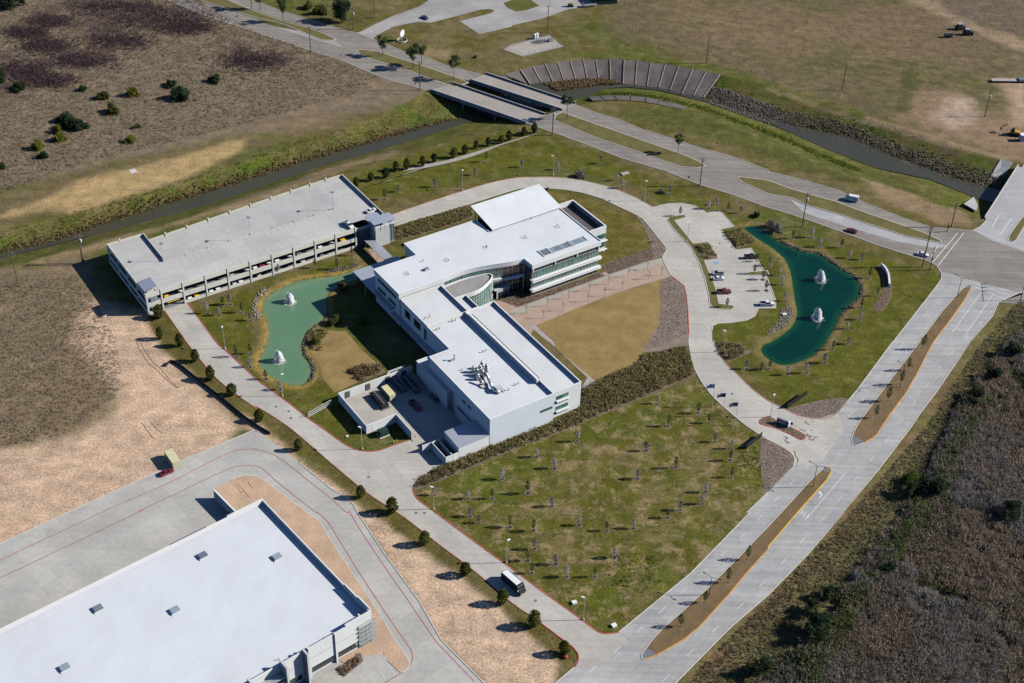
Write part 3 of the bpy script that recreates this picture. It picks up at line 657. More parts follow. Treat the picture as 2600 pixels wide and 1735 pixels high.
sheet('service_yard', [UV(-32, 48), UV(-2.2, 48), UV(0, 40), UV(0, .3), UV(-21.5, 8), UV(-20.4, 17), UV(-20.4, 27.9), UV(-32, 27.9)], Z3 + .02, 'drive_concrete', 'walled concrete service yard behind the office building')
# warehouse lot
WL_top = TT('03', (-700, 640), (0, 290), '02', (620, 1568), (1600, 1122), (2330, 812), '12', (30, 830))
WL_r = TT('12', (400, 1112), (680, 1342), (830, 1432), (900, 1502), (930, 1568), '13', (1180, 382), (1500, 822), (1700, 1172), (2090, 1568), (2500, 2000))
sheet('parking_lot', WL_top + WL_r + TT('13', (0, 2400), '03', (-700, 2000)), Z1, 'lot_concrete', 'wide pale concrete truck court around the warehouse')
ISL = smooth(TT('02', (2130, 1268), (2200, 1238), (2290, 1228), '12', (0, 1238), (60, 1262), (250, 1402), (470, 1568), '13', (580, 82), (640, 182), (740, 342), (860, 522), (1060, 822), (1260, 1142), (1390, 1342), (1407, 1400), (1370, 1458), (1322, 1470)), 4)
ISLP = TT('02', (1975, 1352)) + ISL + TT('13', (1200, 1362), (1172, 1290), (940, 1440), '03', (2300, 1000), (2100, 60))
sheet('soil_strip', ISLP, .14, 'bare_soil', 'raw tan soil strip beside the warehouse')
kerb(ISL, 'kerb_plain', 'pale kerb round the soil strip by the warehouse')
kerb(WL_top, 'kerb_plain', 'kerb along the top of the truck court'); kerb(WL_r, 'kerb_plain', 'kerb along the right side of the truck court')
def line(pts, wd, mat, label, z=Z4, sm=0, name='painted_line'):
    b = MB(); P = smooth(pts, sm) if sm else pts
    strip(b, P, wd, z - .02, z)
    return tag(b.build(name, mat), label, None, None, 'structure')
line(TT('03', (-700, 770), (0, 440), (940, 0), '02', (1100, 1490), (1560, 1290), (1950, 1090), (2120, 1015), (2220, 988), (2348, 985), '12', (0, 990), (60, 1000), (170, 1040), (300, 1130), (500, 1290), (700, 1450), (830, 1568), '13', (860, 0), (960, 170), (1180, 500), (1450, 890), (1640, 1170), (1720, 1260), (2000, 1550)), .28, 'paint_red', 'outer red fire lane line on the truck court', .06, 3)
line(TT('03', (-700, 930), (0, 605), (1270, 0), '02', (1260, 1560), (1600, 1400), (2000, 1210), (2130, 1155), (2260, 1135), (2348, 1140), '12', (0, 1145), (60, 1165), (200, 1290), (400, 1450), (550, 1568), '13', (560, 0), (660, 90), (760, 250), (900, 480), (1080, 760), (1260, 1030), (1400, 1230), (1435, 1310), (1425, 1380), (1370, 1450), (1180, 1568)), .28, 'paint_red', 'inner red fire lane line on the truck court', .06, 3)
sheet('planting_bed', TT('13', (730, 1445), (960, 1290), (985, 1370), (800, 1520)), .17, 'mulch', 'mulch bed at the foot of the warehouse front')
for i in range(5):
    a = T(1, 3, 1195 - 80 * i, 1362 + 46 * i); d = T(1, 3, 1320 - 90 * i, 1580 + 46 * i)
    line([a, d], .14, 'paint_white', 'white parking bay line beside the warehouse', .06)
sheet('walkway', TT('13', (1172, 1300), (1205, 1360), (840, 1560), (600, 1700), (400, 1640), (700, 1440), (940, 1330)), .15, 'lot_concrete', 'concrete walk along the warehouse parking bays')

# medians (raised, kerbed)
def median(pts, label, mat='median_soil', kmat='kerb_plain', sm=4, z=.16):
    P = smooth(pts, sm, True) if sm else pts
    sheet('median', P, z, mat, label); kerb(P, kmat, 'kerb round the ' + label, closed=True, z1=z + .02)
median(TT('00', (1800, -120), (2080, 0), '10', (30, 120), (260, 200), (480, 257), (600, 300), (735, 362), (700, 372), (600, 370), (480, 318), (250, 222), (0, 165), '00', (2120, 90), (1760, -20)), 'grass median on the boulevard at the top', 'island_grass', sm=0)
median(TT('10', (925, 468), (960, 455), (1120, 475), (1350, 550), (1560, 617), (1880, 727), (1950, 760), (1830, 800), (1620, 735), (1420, 655), (1060, 545), (975, 512)), 'grass median with pines before the bridges', 'island_grass', sm=0)
median(TT('20', (400, 1062), (470, 1030), (520, 1055), (700, 1117), (960, 1207), (1300, 1327), (1560, 1417), (1700, 1477), (1785, 1528), (1700, 1541), (1560, 1533), (1330, 1456), (1130, 1386), (800, 1276), (580, 1186), (390, 1106)), 'grass median just east of the bridges', 'island_grass', sm=0)
median(join + rev(joinl), 'long grass median before the crossroads', 'island_grass', sm=0)
M1 = TT('31', (1860, 1048), (1862, 1075), (1800, 1190), (1650, 1400), (1520, 1568), '32', (1450, 130), (1380, 270), (1260, 480), (1110, 680), (1000, 850), (960, 885), (880, 930), (810, 955), (775, 935), (767, 895), (790, 822), (840, 732), (900, 652), (1070, 422), (1390, 0), '31', (1600, 1285), (1780, 1085), (1830, 1050))
M2 = TT('32', (545, 1148), (578, 1160), (582, 1185), (545, 1262), (270, 1568), '33', (0, 320), '23', (2348, 342), (2130, 582), (2000, 742), (1730, 1042), (1580, 1167), (1330, 1312), (1215, 1352), (1190, 1340), (1188, 1310), (1222, 1260), (1302, 1152), (1400, 1052), (1560, 912), (1800, 692), (2100, 392), (2348, 132), '32', (120, 1568), (390, 1272), (510, 1160))
for M_, lb in ((M1, 'brown planted median near the crossroads'), (M2, 'long brown planted median in the lower street')):
    sheet('median', M_, .16, 'median_soil', lb)
kerb(M1[:12], 'kerb_orange', 'orange painted kerb of the upper street median', z1=.20); kerb(M1[11:] + M1[:1], 'kerb_plain', 'plain kerb of the upper street median', z1=.19)
kerb(M2[:6], 'kerb_yellow', 'yellow painted kerb of the lower street median', z1=.20); kerb(M2[5:13], 'kerb_orange', 'orange kerb at the tip of the lower street median', z1=.20); kerb(M2[12:] + M2[:1], 'kerb_plain', 'plain kerb of the lower street median', z1=.19)
sheet('median_tip', TT('31', (1845, 1050), (1858, 1052), (1850, 1085), (1790, 1075)), .18, 'nose_grey', 'dark paved tip of the upper median at the crossroads')
sheet('median_tip', TT('32', (795, 868), (880, 918), (812, 948), (780, 930), (772, 895)), .18, 'nose_grey', 'dark paved lower tip of the upper street median')
sheet('median_tip', TT('32', (545, 1152), (574, 1162), (570, 1195), (520, 1200), (500, 1180)), .18, 'nose_grey', 'dark paved upper tip of the lower street median')
sheet('median_tip', TT('23', (1245, 1252), (1322, 1305), (1215, 1346), (1195, 1335), (1193, 1310)), .18, 'nose_grey', 'dark paved lower tip of the lower street median')

# kerbs of drives and streets
kerb(RD_out, 'kerb_faded', 'faded red kerb on the outside of the ring drive', sm=3)
kerb(PARK, 'kerb_plain', 'pale kerb round the visitor parking lot'); kerb(RD_right, 'kerb_faded', 'dark red kerb on the right of the entrance drive', sm=3)
kerb(RD_bot[::-1], 'kerb_plain', 'pale kerb on the left of the entrance drive', sm=3); kerb(RD_in[:6], 'kerb_red', 'red kerb inside the ring drive by the mulch bed'); kerb(RD_in[5:], 'kerb_plain', 'pale kerb inside the ring drive')
kerb(WD_l[:-5], 'kerb_faded', 'faded kerb on the left of the west drive', sm=3); kerb(WD_l[-6:], 'kerb_red', 'red kerb at the lower corner of the west drive', sm=3)
kerb(WD_r1[:13], 'kerb_red', 'dark red kerb on the right of the west drive', wd=.36, sm=3); kerb(WD_r1[12:], 'kerb_red', 'bright red kerb in front of the service yard', wd=.4, sm=3); kerb(WD_r2, 'kerb_red', 'dark red kerb along the south lawn', wd=.36, sm=3)
kerb(SB_left1, 'kerb_plain', 'pale kerb on the left of the street above the entrance'); kerb(SB_left2, 'kerb_plain', 'pale kerb on the left of the street below the entrance'); kerb(SB_left3, 'kerb_plain', 'pale kerb on the left of the street at the bottom'); kerb(SB_right, 'kerb_plain', 'pale kerb on the right of the street')
for l_, q in (('near west', A_out1), ('near inner west', A_in1[4:]), ('far west', B_out1[:11]), ('far west by the bridge', B_out1[11:]), ('near east', A_out2), ('far east', B_out2)):
    kerb(q, 'kerb_plain', 'worn kerb of the boulevard, ' + l_ + ' side', wd=.28)

median(TT('31', (2205, 640), (2215, 590), (2300, 470), (2420, 330), (2450, 350), (2330, 545), (2275, 640), (2240, 655)), 'small kerbed island on the bridge approach', 'island_grass', sm=0)
# parking islands
I1 = TT('21', (1422, 452), (1440, 427), (1570, 405), (1600, 415), (1590, 432), (1492, 457), (1662, 668), (1802, 655), (1897, 808), (1765, 826), (1795, 900), (1862, 1060), (1900, 1220), (2030, 1238), (2042, 1255), (2010, 1276), (1862, 1268), (1815, 1222), (1800, 1122), (1770, 992), (1720, 850), (1640, 702), (1480, 532))
sheet('parking_island', I1, .16, 'island_grass', 'grass island between the ring drive and the parking bays'); kerb(I1, 'kerb_plain', 'kerb of the long parking island', closed=True, z1=.2)
I2 = TT('21', (1866, 1066), (2008, 1064), (2022, 1080), (2012, 1100), (1882, 1100)); sheet('parking_island', I2, .17, 'plaza_grey', 'short island finger beside the maroon truck'); kerb(I2, 'kerb_plain', 'kerb of the short parking island', closed=True, z1=.2)
I3 = TT('21', (2162, 948), (2170, 930), (2340, 918), '31', (10, 955), '21', (2350, 958), (2190, 962)); sheet('parking_island', I3, .16, 'island_grass', 'short island finger on the pond side of the lot'); kerb(I3, 'kerb_plain', 'kerb of the pond side island', closed=True, z1=.2)
for i in range(9):
    p = TT('21', (1500 + 20 * i, 470 + 25.5 * i))[0]; d = (PX(1, 0)[0], 0)
    a = T(2, 1, 1515 + 19.5 * i, 470 + 25 * i); line([a, T(2, 1, 1660 + 19.5 * i, 458 + 25 * i)], .13, 'paint_white', 'white parking bay line near the upper end of the lot')
for (x0, y0, x1, y1) in ((1790, 905, 1940, 898), (1800, 940, 1950, 935), (1840, 1015, 1960, 1012), (1870, 1130, 2020, 1128), (1890, 1165, 2030, 1160), (1900, 1200, 2040, 1195), (2050, 780, 2230, 770), (2080, 830, 2260, 822), (2100, 880, 2290, 872), (2190, 1010, 2345, 1004), (2200, 1050, 2348, 1045), (2200, 1095, 2348, 1090), (2210, 1140, 2348, 1136), (2215, 1185, 2348, 1180), (1920, 400, 1800, 408), (1950, 440, 1830, 448), (1985, 475, 1860, 483)):
    line([T(2, 1, x0, y0), T(2, 1, x1, y1)], .13, 'paint_white', 'white parking bay line in the visitor lot')
for i in range(8): line([T(2, 1, 1790 + 18 * i, 868), T(2, 1, 1806 + 18 * i, 905)], .12, 'paint_white', 'white hatching beside the accessible bay')
sheet('painted_panel', TT('21', (1845, 835), (1890, 830), (1900, 855), (1850, 858)), Z4, 'paint_blue', 'pale blue accessible bay marking')

# road markings
def dashes(pts, n, L, mat='paint_white', label='white lane dash', wd=.16, z=Z4):
    P = [Vector(p) for p in pts]; seg = [(P[i + 1] - P[i]).length for i in range(len(P) - 1)]; tot = sum(seg)
    for k in range(n):
        s = tot * (k + .5) / n - L / 2
        for i, q in enumerate(seg):
            if s < q or i == len(seg) - 1: break
            s -= q
        d = (P[i + 1] - P[i]).normalized(); a = P[i] + d * s
        line([tuple(a), tuple(a + d * L)], wd, mat, label, z, name='lane_dash')
dashes(TT('32', (1270, -30), (830, 580), (700, 735)), 6, 3.4, label='white dash in the left lanes above the entrance')
dashes(TT('32', (570, 910), (370, 1130), (0, 1530), '23', (2160, 170), (1490, 800), (930, 1290), (620, 1540)), 13, 3.4, label='white dash in the left lanes below the entrance')
dashes(TT('31', (2010, 1330), (1780, 1568), '32', (1620, 180), (1460, 400), (1200, 760), (1030, 980), (780, 1290), (560, 1568), '33', (420, 140), (220, 370), (30, 570), '23', (2140, 820), (1890, 1050), (1600, 1320), (1300, 1640)), 19, 3.4, label='white dash in the right lanes of the street')
line(TT('32', (700, 1215), (400, 1568), '33', (340, 70)), .2, 'paint_white', 'solid white turn lane line in the street')
line(TT('31', (1950, 1120), (1690, 1480)), .2, 'paint_white', 'solid white lane line below the crossroads'); line(TT('31', (2060, 1140), (1800, 1520)), .2, 'paint_white', 'second solid white lane line below the crossroads')
dashes(TT('00', (1650, 0), (2000, 120), '10', (60, 240), (620, 440), (1060, 590), (1560, 770)), 9, 3.2, label='white dash on the near boulevard lanes west of the bridges')
dashes(TT('10', (60, 80), (600, 255), (1150, 430), (1700, 630), (2100, 740)), 9, 3.2, label='white dash on the far boulevard lanes west of the bridges')
dashes(TT('20', (330, 1140), (900, 1360), (1500, 1560), '21', (1700, 60), (2348, 280), '31', (340, 390), (1000, 610), (1500, 760)), 17, 3.2, label='white dash on the near boulevard lanes east of the bridges')
dashes(TT('20', (640, 1040), (1200, 1220), (1900, 1440), (2348, 1580), '31', (200, 110), (900, 330), (1480, 510)), 15, 3.2, label='white dash on the far boulevard lanes east of the bridges')
for a, b_ in (((1740, 570), (1510, 840)), ((1795, 570), (1560, 870)), ((1880, 1030), (2215, 1150)), ((1880, 1060), (2180, 1185)), ((1920, 560), (2348, 700)), ((1990, 590), (2348, 725)), ((2050, 520), (2120, 410)), ((2120, 600), (2230, 440))):
    line([T(3, 1, *a), T(3, 1, *b_)], .3, 'paint_white', 'white crosswalk or stop line at the crossroads', Z4 + .01)
line([T(3, 1, 1560, 680), T(3, 1, 1500, 790)], .25, 'paint_white', 'white stop line on the boulevard', Z4)
def road_text(body, p, q, size, label):
    cu = bpy.data.curves.new('txt', 'FONT'); cu.body = body; cu.align_x = 'CENTER'; cu.align_y = 'CENTER'; cu.size = size
    tmp = bpy.data.objects.new('txt', cu); me = bpy.data.meshes.new_from_object(tmp); bpy.data.objects.remove(tmp)
    me.materials.clear(); me.materials.append(MATS['paint_white'])
    o = link('road_lettering', me); o.location = (*p, Z4); d = (q[0] - p[0], q[1] - p[1]); o.rotation_euler = (0, 0, math.atan2(d[1], d[0]) - math.pi / 2); o.scale = (1, 2.0, 1)
    return tag(o, label, None, None, 'structure')
road_text('ONLY', T(3, 3, 325, 15), T(3, 2, 480, 1400), 1.5, 'white word ONLY painted on the turn lane')
def arrow(p, q, label):
    d = Vector((q[0] - p[0], q[1] - p[1])).normalized(); n = Vector((-d.y, d.x)); P = Vector(p)
    pts = [(-.15, -2), (.15, -2), (.15, 0), (.9, .5), (.9, -.1), (1.7, .8), (.9, 1.7), (.9, 1.1), (-.15, .5)]
    sheet('turn_arrow', [tuple(P - n * x * -1 + d * y) for x, y in pts], Z4, 'paint_white', label)
arrow(T(3, 2, 490, 1410), T(3, 2, 640, 1240), 'white turn arrow painted on the turn lane')

# courtyard, plaza, beds, paths
PL = TT('21', (-110, 1280), (60, 1200), (900, 900), (1380, 790), (1392, 830), (1440, 930), (1460, 968), (1330, 1010), (850, 1160), (220, 1420), (90, 1390), (-20, 1330))
sheet('plaza', [UV(39.5, 57), UV(47, 71)] + [UV(60, 64)] + TT('21', (400, 1140), (900, 905), (1310, 815), (1380, 795), (1392, 830), (1440, 930), (1462, 968), (1330, 1008), (850, 1158), (220, 1420)) + [UV(39.5, 40)], .035, 'plaza_pink', 'pink paved entrance plaza between the wings')
sheet('plaza_band', TT('21', (-60, 1300), (500, 1090), (880, 955), (1310, 815), (1380, 800), (1385, 845), (900, 985), (500, 1130), (30, 1330)), .05, 'plaza_grey', 'grey concrete walk through the plaza')
CL = smooth(TT('21', (222, 1422), (850, 1160), (1340, 1005), (1352, 1050)), 4) + smooth(TT('21', (1365, 1200), (1350, 1380), (1300, 1490), '22', (1230, 30), (1130, 190), (940, 270), (760, 360)), 4) + TT('22', (400, 60), '21', (380, 1560))
sheet('court_lawn', CL, .06, 'court_lawn', 'tan dormant lawn in front of the entrance plaza')
sheet('planting_bed', TT('21', (1345, 1000), (1460, 968), (1530, 1022), (1580, 1062), (1600, 1150), (1615, 1300), (1622, 1568), '22', (1640, 60), (1200, 100), (1130, 190), (1230, 30), '21', (1300, 1490), (1350, 1380), (1367, 1200), (1355, 1050)), .045, 'mulch_grey', 'brown mulch bed curving along the ring drive')
sheet('walkway', TT('21', (130, 1400), (225, 1425), (400, 1585), '22', (400, 40), (770, 370), (700, 410), (640, 420), (690, 330), (340, 0), '21', (320, 1560)), .055, 'path_concrete', 'narrow concrete path along the tan lawn')
BED_S = TT('12', (1460, 1300), (1480, 1262), (1620, 1172), (1740, 1128), (2120, 970), (2348, 885), '22', (385, 735), (630, 600), (640, 430), (780, 360), (1120, 215), (1200, 120), (1620, 30), (1650, 160), (1690, 300), (1400, 430), (900, 640), (400, 850), (0, 1000), '12', (1900, 1190), (1480, 1360), (1445, 1380))
sheet('planting_bed', BED_S, .05, 'mulch', 'long shrub bed along the south wall of the office')
BED_F = [UV(48.5, 71)] + TT('21', (-30, 1150), (50, 1130), (190, 1150), (700, 990), (800, 925), (850, 960), (880, 960), (60, 1250), (-10, 1230))
sheet('planting_bed', BED_F, .052, 'mulch', 'dark mulch bed at the foot of the glass wing')
BED_R = TT('21', (800, 870), (1280, 710), (1310, 808), (890, 955)); sheet('planting_bed', BED_R, .045, 'mulch', 'reddish mulch bed with rows of low plants')
BED_T = TT('21', (1120, 390), (1210, 445), (1300, 562), (1410, 702), (1412, 735), (1378, 788), (1310, 806), (1275, 680), (1240, 590), (1190, 480)); sheet('planting_bed', BED_T, .045, 'mulch_grey', 'triangular mulch bed inside the ring drive')
BED_N = TT('11', (1270, 525), (1590, 425), (1970, 315), (2000, 420), (1840, 480), (1500, 590), (1280, 640)); sheet('planting_bed', BED_N, .04, 'mulch', 'shrub bed between the ring drive and the office')
BED_G1 = TT('22', (1960, -150), '21', (1850, 1440), (1880, 1405), (2000, 1400), '22', (2200, 95), (1990, 188), (1900, 95)); 
sheet('planting_bed', TT('22', (1870, 0), (1905, 100), (1985, 190), (2200, 95), (2090, 10)), .045, 'mulch', 'shrub bed beside the drive below the parking lot')
sheet('planting_bed', TT('21', (1945, 560), (2110, 530), (2235, 660), (2065, 715)), .045, 'mulch', 'square shrub bed between parking lot and pond')
sheet('planting_bed', TT('21', (1680, 690), (1800, 665), (1890, 800), (1770, 815)), .18, 'mulch', 'square shrub bed on the parking island')
BED_E1 = smooth(TT('32', (175, 630), (330, 575), (530, 530), (730, 525), (645, 645), (585, 686), (480, 703), (380, 695), (260, 662)), 3, True); sheet('planting_bed', BED_E1, .045, 'mulch_grey', 'teardrop planting bed above the site entrance')
BED_E2 = smooth(TT('32', (-60, 870), (0, 905), (120, 965), (205, 1025), (238, 1080), (225, 1135), (0, 1370), (-45, 1300), (-70, 1100)), 3, True); sheet('planting_bed', BED_E2, .045, 'mulch_grey', 'teardrop planting bed below the site entrance')
BED_M = smooth(TT('31', (1000, 870), (1060, 870), (1110, 960), (1140, 1080), (1120, 1180), (1060, 1280), (980, 1280), (970, 1220), (1040, 1150), (1050, 1000), (1020, 920)), 3, True); sheet('planting_bed', BED_M, .045, 'mulch', 'curved bed behind the entrance wall near the crossroads')
EI = smooth(TT('32', (-70, 720), (0, 690), (70, 720), (170, 770), (290, 830), (340, 865), (335, 890), (300, 900), (200, 850), (60, 790), (-60, 760)), 3, True); sheet('median', EI, .16, 'mulch', 'narrow planted island in the entrance drive'); kerb(EI, 'kerb_red', 'red kerb of the entrance island', closed=True, z1=.2)
sheet('court_lawn', [C3(*p) for p in ((930, 870), (1130, 880), (1280, 1060), (1540, 1300), (1250, 1450), (1000, 1560), (870, 1400), (840, 1280), (770, 1160), (720, 1080), (880, 950))] , .045, 'court_lawn', 'tan dormant lawn beside the milky pond')
sheet('planting_bed', [C3(*p) for p in ((1140, 1310), (1350, 1240), (1500, 1240), (1560, 1330), (1280, 1440))], .06, 'mulch', 'bed of dry ornamental grass above the yard wall')
sheet('walkway', TT('11', (1025, 725), (1075, 715), (1180, 830), (1110, 850)), .04, 'plaza_pink', 'paved walk under the covered way')
sheet('trail', smooth(TT('11', (880, 170), (1000, 120), (1200, 70), '10', (1420, 1540), (1750, 1470), (2000, 1400), (2348, 1290)), 3) + TT('20', (240, 1220), (160, 1250)) + rev(smooth(TT('20', (0, 1290), '10', (2000, 1430), (1750, 1500), (1450, 1568), '11', (1220, 90), (1000, 135), (900, 185)), 3)), .03, 'path_concrete', 'grey trail along the row of evergreens')
# old drives at the top
sheet('driveway', TT('10', (925, 302), (1070, 362), (1100, 330), (1250, 250), (1480, 200), (1600, 210), (1760, 170), (2060, 90), (2150, 85), (2190, 100), (2150, 125), (1870, 195), (2050, 315), (2348, 245), '20', (0, 235), (300, 165), (520, 85), (720, 60), (960, 20), (1100, -80), '10', (1700, -80), (1500, 60), (1250, 150), (1100, 220), (960, 292)), .03, 'cracked_drive', 'cracked grey drive and lot at the top of the picture')
sheet('grass_island', TT('20', (-80, 30), (0, 0), (60, -40), (160, -10), (250, 55), (130, 95), (40, 108), (-40, 75)), .06, 'lawn_green', 'grass island in the lot at the top')
sheet('gravel_pad', TT('20', (-20, 415), (340, 325), (475, 430), (100, 520), (-80, 455)), .03, 'plaza_grey', 'fenced gravel pad of the small gas station')

def scrawl(c, r, pts, label, wd=.28, mat='crack_seal', name='crack_seal', z=Z4 + .02):
    P = []
    for a, b_ in zip(pts, pts[1:]):
        for k in range(3): P.append((a[0] + (b_[0] - a[0]) * k / 3 + random.uniform(-7, 7), a[1] + (b_[1] - a[1]) * k / 3 + random.uniform(-7, 7)))
    line([T(c, r, *p) for p in P], wd, mat, label, z, name=name)
for pts in (((350, 730), (345, 745), (375, 755), (372, 765)), ((400, 740), (420, 730)), ((360, 850), (390, 870), (380, 900), (410, 905), (425, 880), (465, 875)), ((395, 810), (415, 818)), ((140, 870), (170, 880), (160, 910), (190, 935), (215, 920)), ((175, 880), (200, 895)), ((290, 800), (330, 810), (345, 840)), ((240, 1000), (262, 1060), (275, 1090), (255, 1120)), ((340, 860), (465, 880))):
    scrawl(3, 2, pts, 'brown crack sealing on the paving at the entrance')
for pts in (((1300, 745), (1380, 850), (1440, 915)), ((1390, 745), (1440, 810), (1520, 860)), ((1250, 0), (1330, 160), (1480, 300), (1690, 480)), ((1280, 0), (1370, 150), (1510, 290), (1700, 500)), ((760, 390), (960, 560)), ((830, 160), (1000, 330)), ((480, 510), (640, 680)), ((680, 330), (860, 520)), ((220, 640), (300, 720))):
    scrawl(0, 2, pts, 'dark wheel ruts in the graded earth', .35, 'rut', 'wheel_rut', .03)
for pts in (((2180, 1310), (2348, 1490)), ((2270, 1290), (2348, 1380)), ((2160, 1320), (2250, 1420))):
    scrawl(0, 2, pts, 'wheel ruts in the soil strip by the warehouse', .25, 'rut', 'wheel_rut', .16)
for pts in (((1510, 260), (1640, 330)), ((1830, 440), (2150, 600)), ((1810, 450), (2120, 610))):
    scrawl(2, 0, pts, 'faint wheel tracks in the upper right field', .4, 'rut', 'wheel_rut', .03)
for pts in (((1890, 370), (2000, 490)), ((1930, 380), (2040, 490)), ((1700, 0), (2200, 200)), ((2000, 0), (2230, 230))):
    scrawl(3, 0, pts, 'wheel tracks beside the tractor', .4, 'rut', 'wheel_rut', .03)

o_ = sheet('concrete_pad', TT('01', (1180, -5), (1235, -20), (1262, 12), (1200, 28)), .12, 'kerb_plain', 'small pale concrete pad at the edge of the tan sand', thick=.2)
# ------------------------------------------------------------------ office building (local frame u,v)
OB = thing('office_building', 'white flat roofed office building with curved glass entrance and long wings', 'building', (*O0, 0), AZ)
def block(parent, poly, z, par=1.15, wall='white_wall', roof='membrane', th=.35, z0=0.0, wname='wall', rname='roof', cop='coping'):
    poly = ccw(poly); inn = inset(poly, th); n = len(poly)
    MB().prism(poly, z0, z - .12, top=False, bottom=z0 > 0).build(wname, wall, parent)
    b = MB(); o1 = inset(poly, -.05); i1 = inset(poly, th)
    b.v = [(*p, z - .12) for p in o1] + [(*p, z) for p in o1] + [(*p, z) for p in i1] + [(*p, z - par) for p in i1]
    for k in range(3):
        for i in range(n):
            j = (i + 1) % n; b.f.append((k * n + i, k * n + j, (k + 1) * n + j, (k + 1) * n + i))
    b.build('parapet', cop, parent)
    zz = z - par + .01; r = MB(); pts = inn; r.v = [(p[0], p[1], zz) for p in pts]
    for t in tessellate_polygon([[Vector((p[0], p[1], 0)) for p in pts]]):
        a, c, d = t; r.f.append((a, c, d) if cross2(pts[a], pts[c], pts[d]) > 0 else (a, d, c))
    return r.build(rname, roof, parent)
_pane = {}
def pane(parent, a, b, z0, z1, mat='glass_green', gap=.05, out=.03, name='pane', dep=.06):
    """one glass pane on the wall line a->b (outside is to the right of a->b), shared mesh data by size"""
    dx, dy = b[0] - a[0], b[1] - a[1]; L = math.hypot(dx, dy); w_ = round(L - 2 * gap, 2); h_ = round(z1 - z0 - 2 * gap, 2)
    key = (w_, h_, mat)
    if key not in _pane: _pane[key] = MB().box(-w_ / 2, w_ / 2, -dep, 0, 0, h_).mesh('pane', mat)
    o = link(name, _pane[key], parent); ang = math.atan2(dy, dx)
    nx_, ny_ = dy / L, -dx / L
    o.location = ((a[0] + b[0]) / 2 + nx_ * out, (a[1] + b[1]) / 2 + ny_ * out, z0 + gap); o.rotation_euler = (0, 0, ang)
    return o
def glazing(parent, a, b, n, rows, mat='glass_green', frame='bright_steel', out=.02):
    """curtain wall between a and b: a frame part with one pane per opening as its sub-parts"""
    dx, dy = b[0] - a[0], b[1] - a[1]; L = math.hypot(dx, dy); ux, uy = dx / L, dy / L; nx_, ny_ = uy, -ux
    f = MB(); t = .05
    for i in range(n + 1):
        p = (a[0] + dx * i / n + nx_ * out, a[1] + dy * i / n + ny_ * out); f.bar((p[0] - ux * t, p[1] - uy * t), (p[0] + ux * t, p[1] + uy * t), .16, rows[0], rows[-1])
    for z in rows: f.bar((a[0] + nx_ * out, a[1] + ny_ * out), (b[0] + nx_ * out, b[1] + ny_ * out), .12, z - .045, z + .045)
    fo = f.build('curtain_wall', frame, parent)
    for i in range(n):
        for z0, z1 in zip(rows, rows[1:]):
            pane(fo, (a[0] + dx * i / n, a[1] + dy * i / n), (a[0] + dx * (i + 1) / n, a[1] + dy * (i + 1) / n), z0, z1, mat, .05, out)
    return fo
def window(parent, a, b, z0, z1, n=2, mat='glass_dark', frame='steel'):
    f = MB(); dx, dy = b[0] - a[0], b[1] - a[1]; L = math.hypot(dx, dy); nx_, ny_ = dy / L, -dx / L
    a2 = (a[0] + nx_ * .02, a[1] + ny_ * .02); b2 = (b[0] + nx_ * .02, b[1] + ny_ * .02)
    f.bar(a2, b2, .14, z0 - .08, z0); f.bar(a2, b2, .14, z1, z1 + .08)
    for q in (a2, b2): f.bar((q[0] - dx / L * .05, q[1] - dy / L * .05), (q[0] + dx / L * .05, q[1] + dy / L * .05), .14, z0, z1)
    fo = f.build('window', frame, parent)
    for i in range(n): pane(fo, (a[0] + dx * i / n, a[1] + dy * i / n), (a[0] + dx * (i + 1) / n, a[1] + dy * (i + 1) / n), z0, z1, mat, .03, .03)
    return fo
CURVE = smooth([(28.3, 75.6), (35.0, 76.0), (40.7, 75.5), (46, 74.3), (52, 72.5), (56, 71.5), (60.5, 70.9)], 4)
PS = [(0, 0), (26, 0), (26, 55.6), (8.4, 55.6), (8.4, 40), (0, 40)]
block(OB, PS, 12.4, wall='cool_wall')
PMb = [(8.35, 55.65), (25.95, 55.65), (25.95, 75.1), (8.35, 75.1)]
block(OB, PMb, 12.75, wall='white_wall', roof='membrane_east')
PE = [(26.3, 1.4), (38.4, 1.4), (38.4, 57.9), (31.7, 57.3), (26.3, 57.3)]
block(OB, PE, 11.35, wall='white_wall', roof='membrane_east')
block(OB, [(26.1, 57.4), (31.6, 57.4), (31.6, 66.6), (26.1, 66.6)], 11.35, roof='membrane_east')
# north block: fascia and roof follow the curve, glass below
NP = [(7.9, 75.25)] + [(26.2, 75.5)] + CURVE + [(60.7, 65.4), (93.3, 65.4), (93.3, 94.0), (60.6, 94.0), (59.4, 94.3), (59.4, 104.0), (26.4, 104.0), (26.4, 94.5), (7.9, 94.5)]
block(OB, NP, 15.0, par=.35, z0=13.0, wall='fascia', roof='membrane', wname='fascia', th=.3)
NB = [(8.2, 75.6), (26.2, 75.9)] + [(p[0], p[1] + .5) for p in CURVE[:-1]] + [(60.2, 71.4), (61.0, 71.2), (61.0, 66.0), (92.6, 66.0), (92.6, 93.6), (60.6, 93.6), (59.1, 94.0), (59.1, 103.7), (26.7, 103.7), (26.7, 94.2), (8.2, 94.2)]
MB().prism(NB, 0, 12.98, top=True).build('wall', 'white_wall', OB)
MB().prism(inset([(61.0, 66.0), (92.6, 66.0), (92.6, 70.0), (61.0, 70.0)], -.01), 11.35, 12.95).build('terrace_shade_panel', 'black_metal', OB)  # black panel flush with the wall, painting in the shade of the open terrace
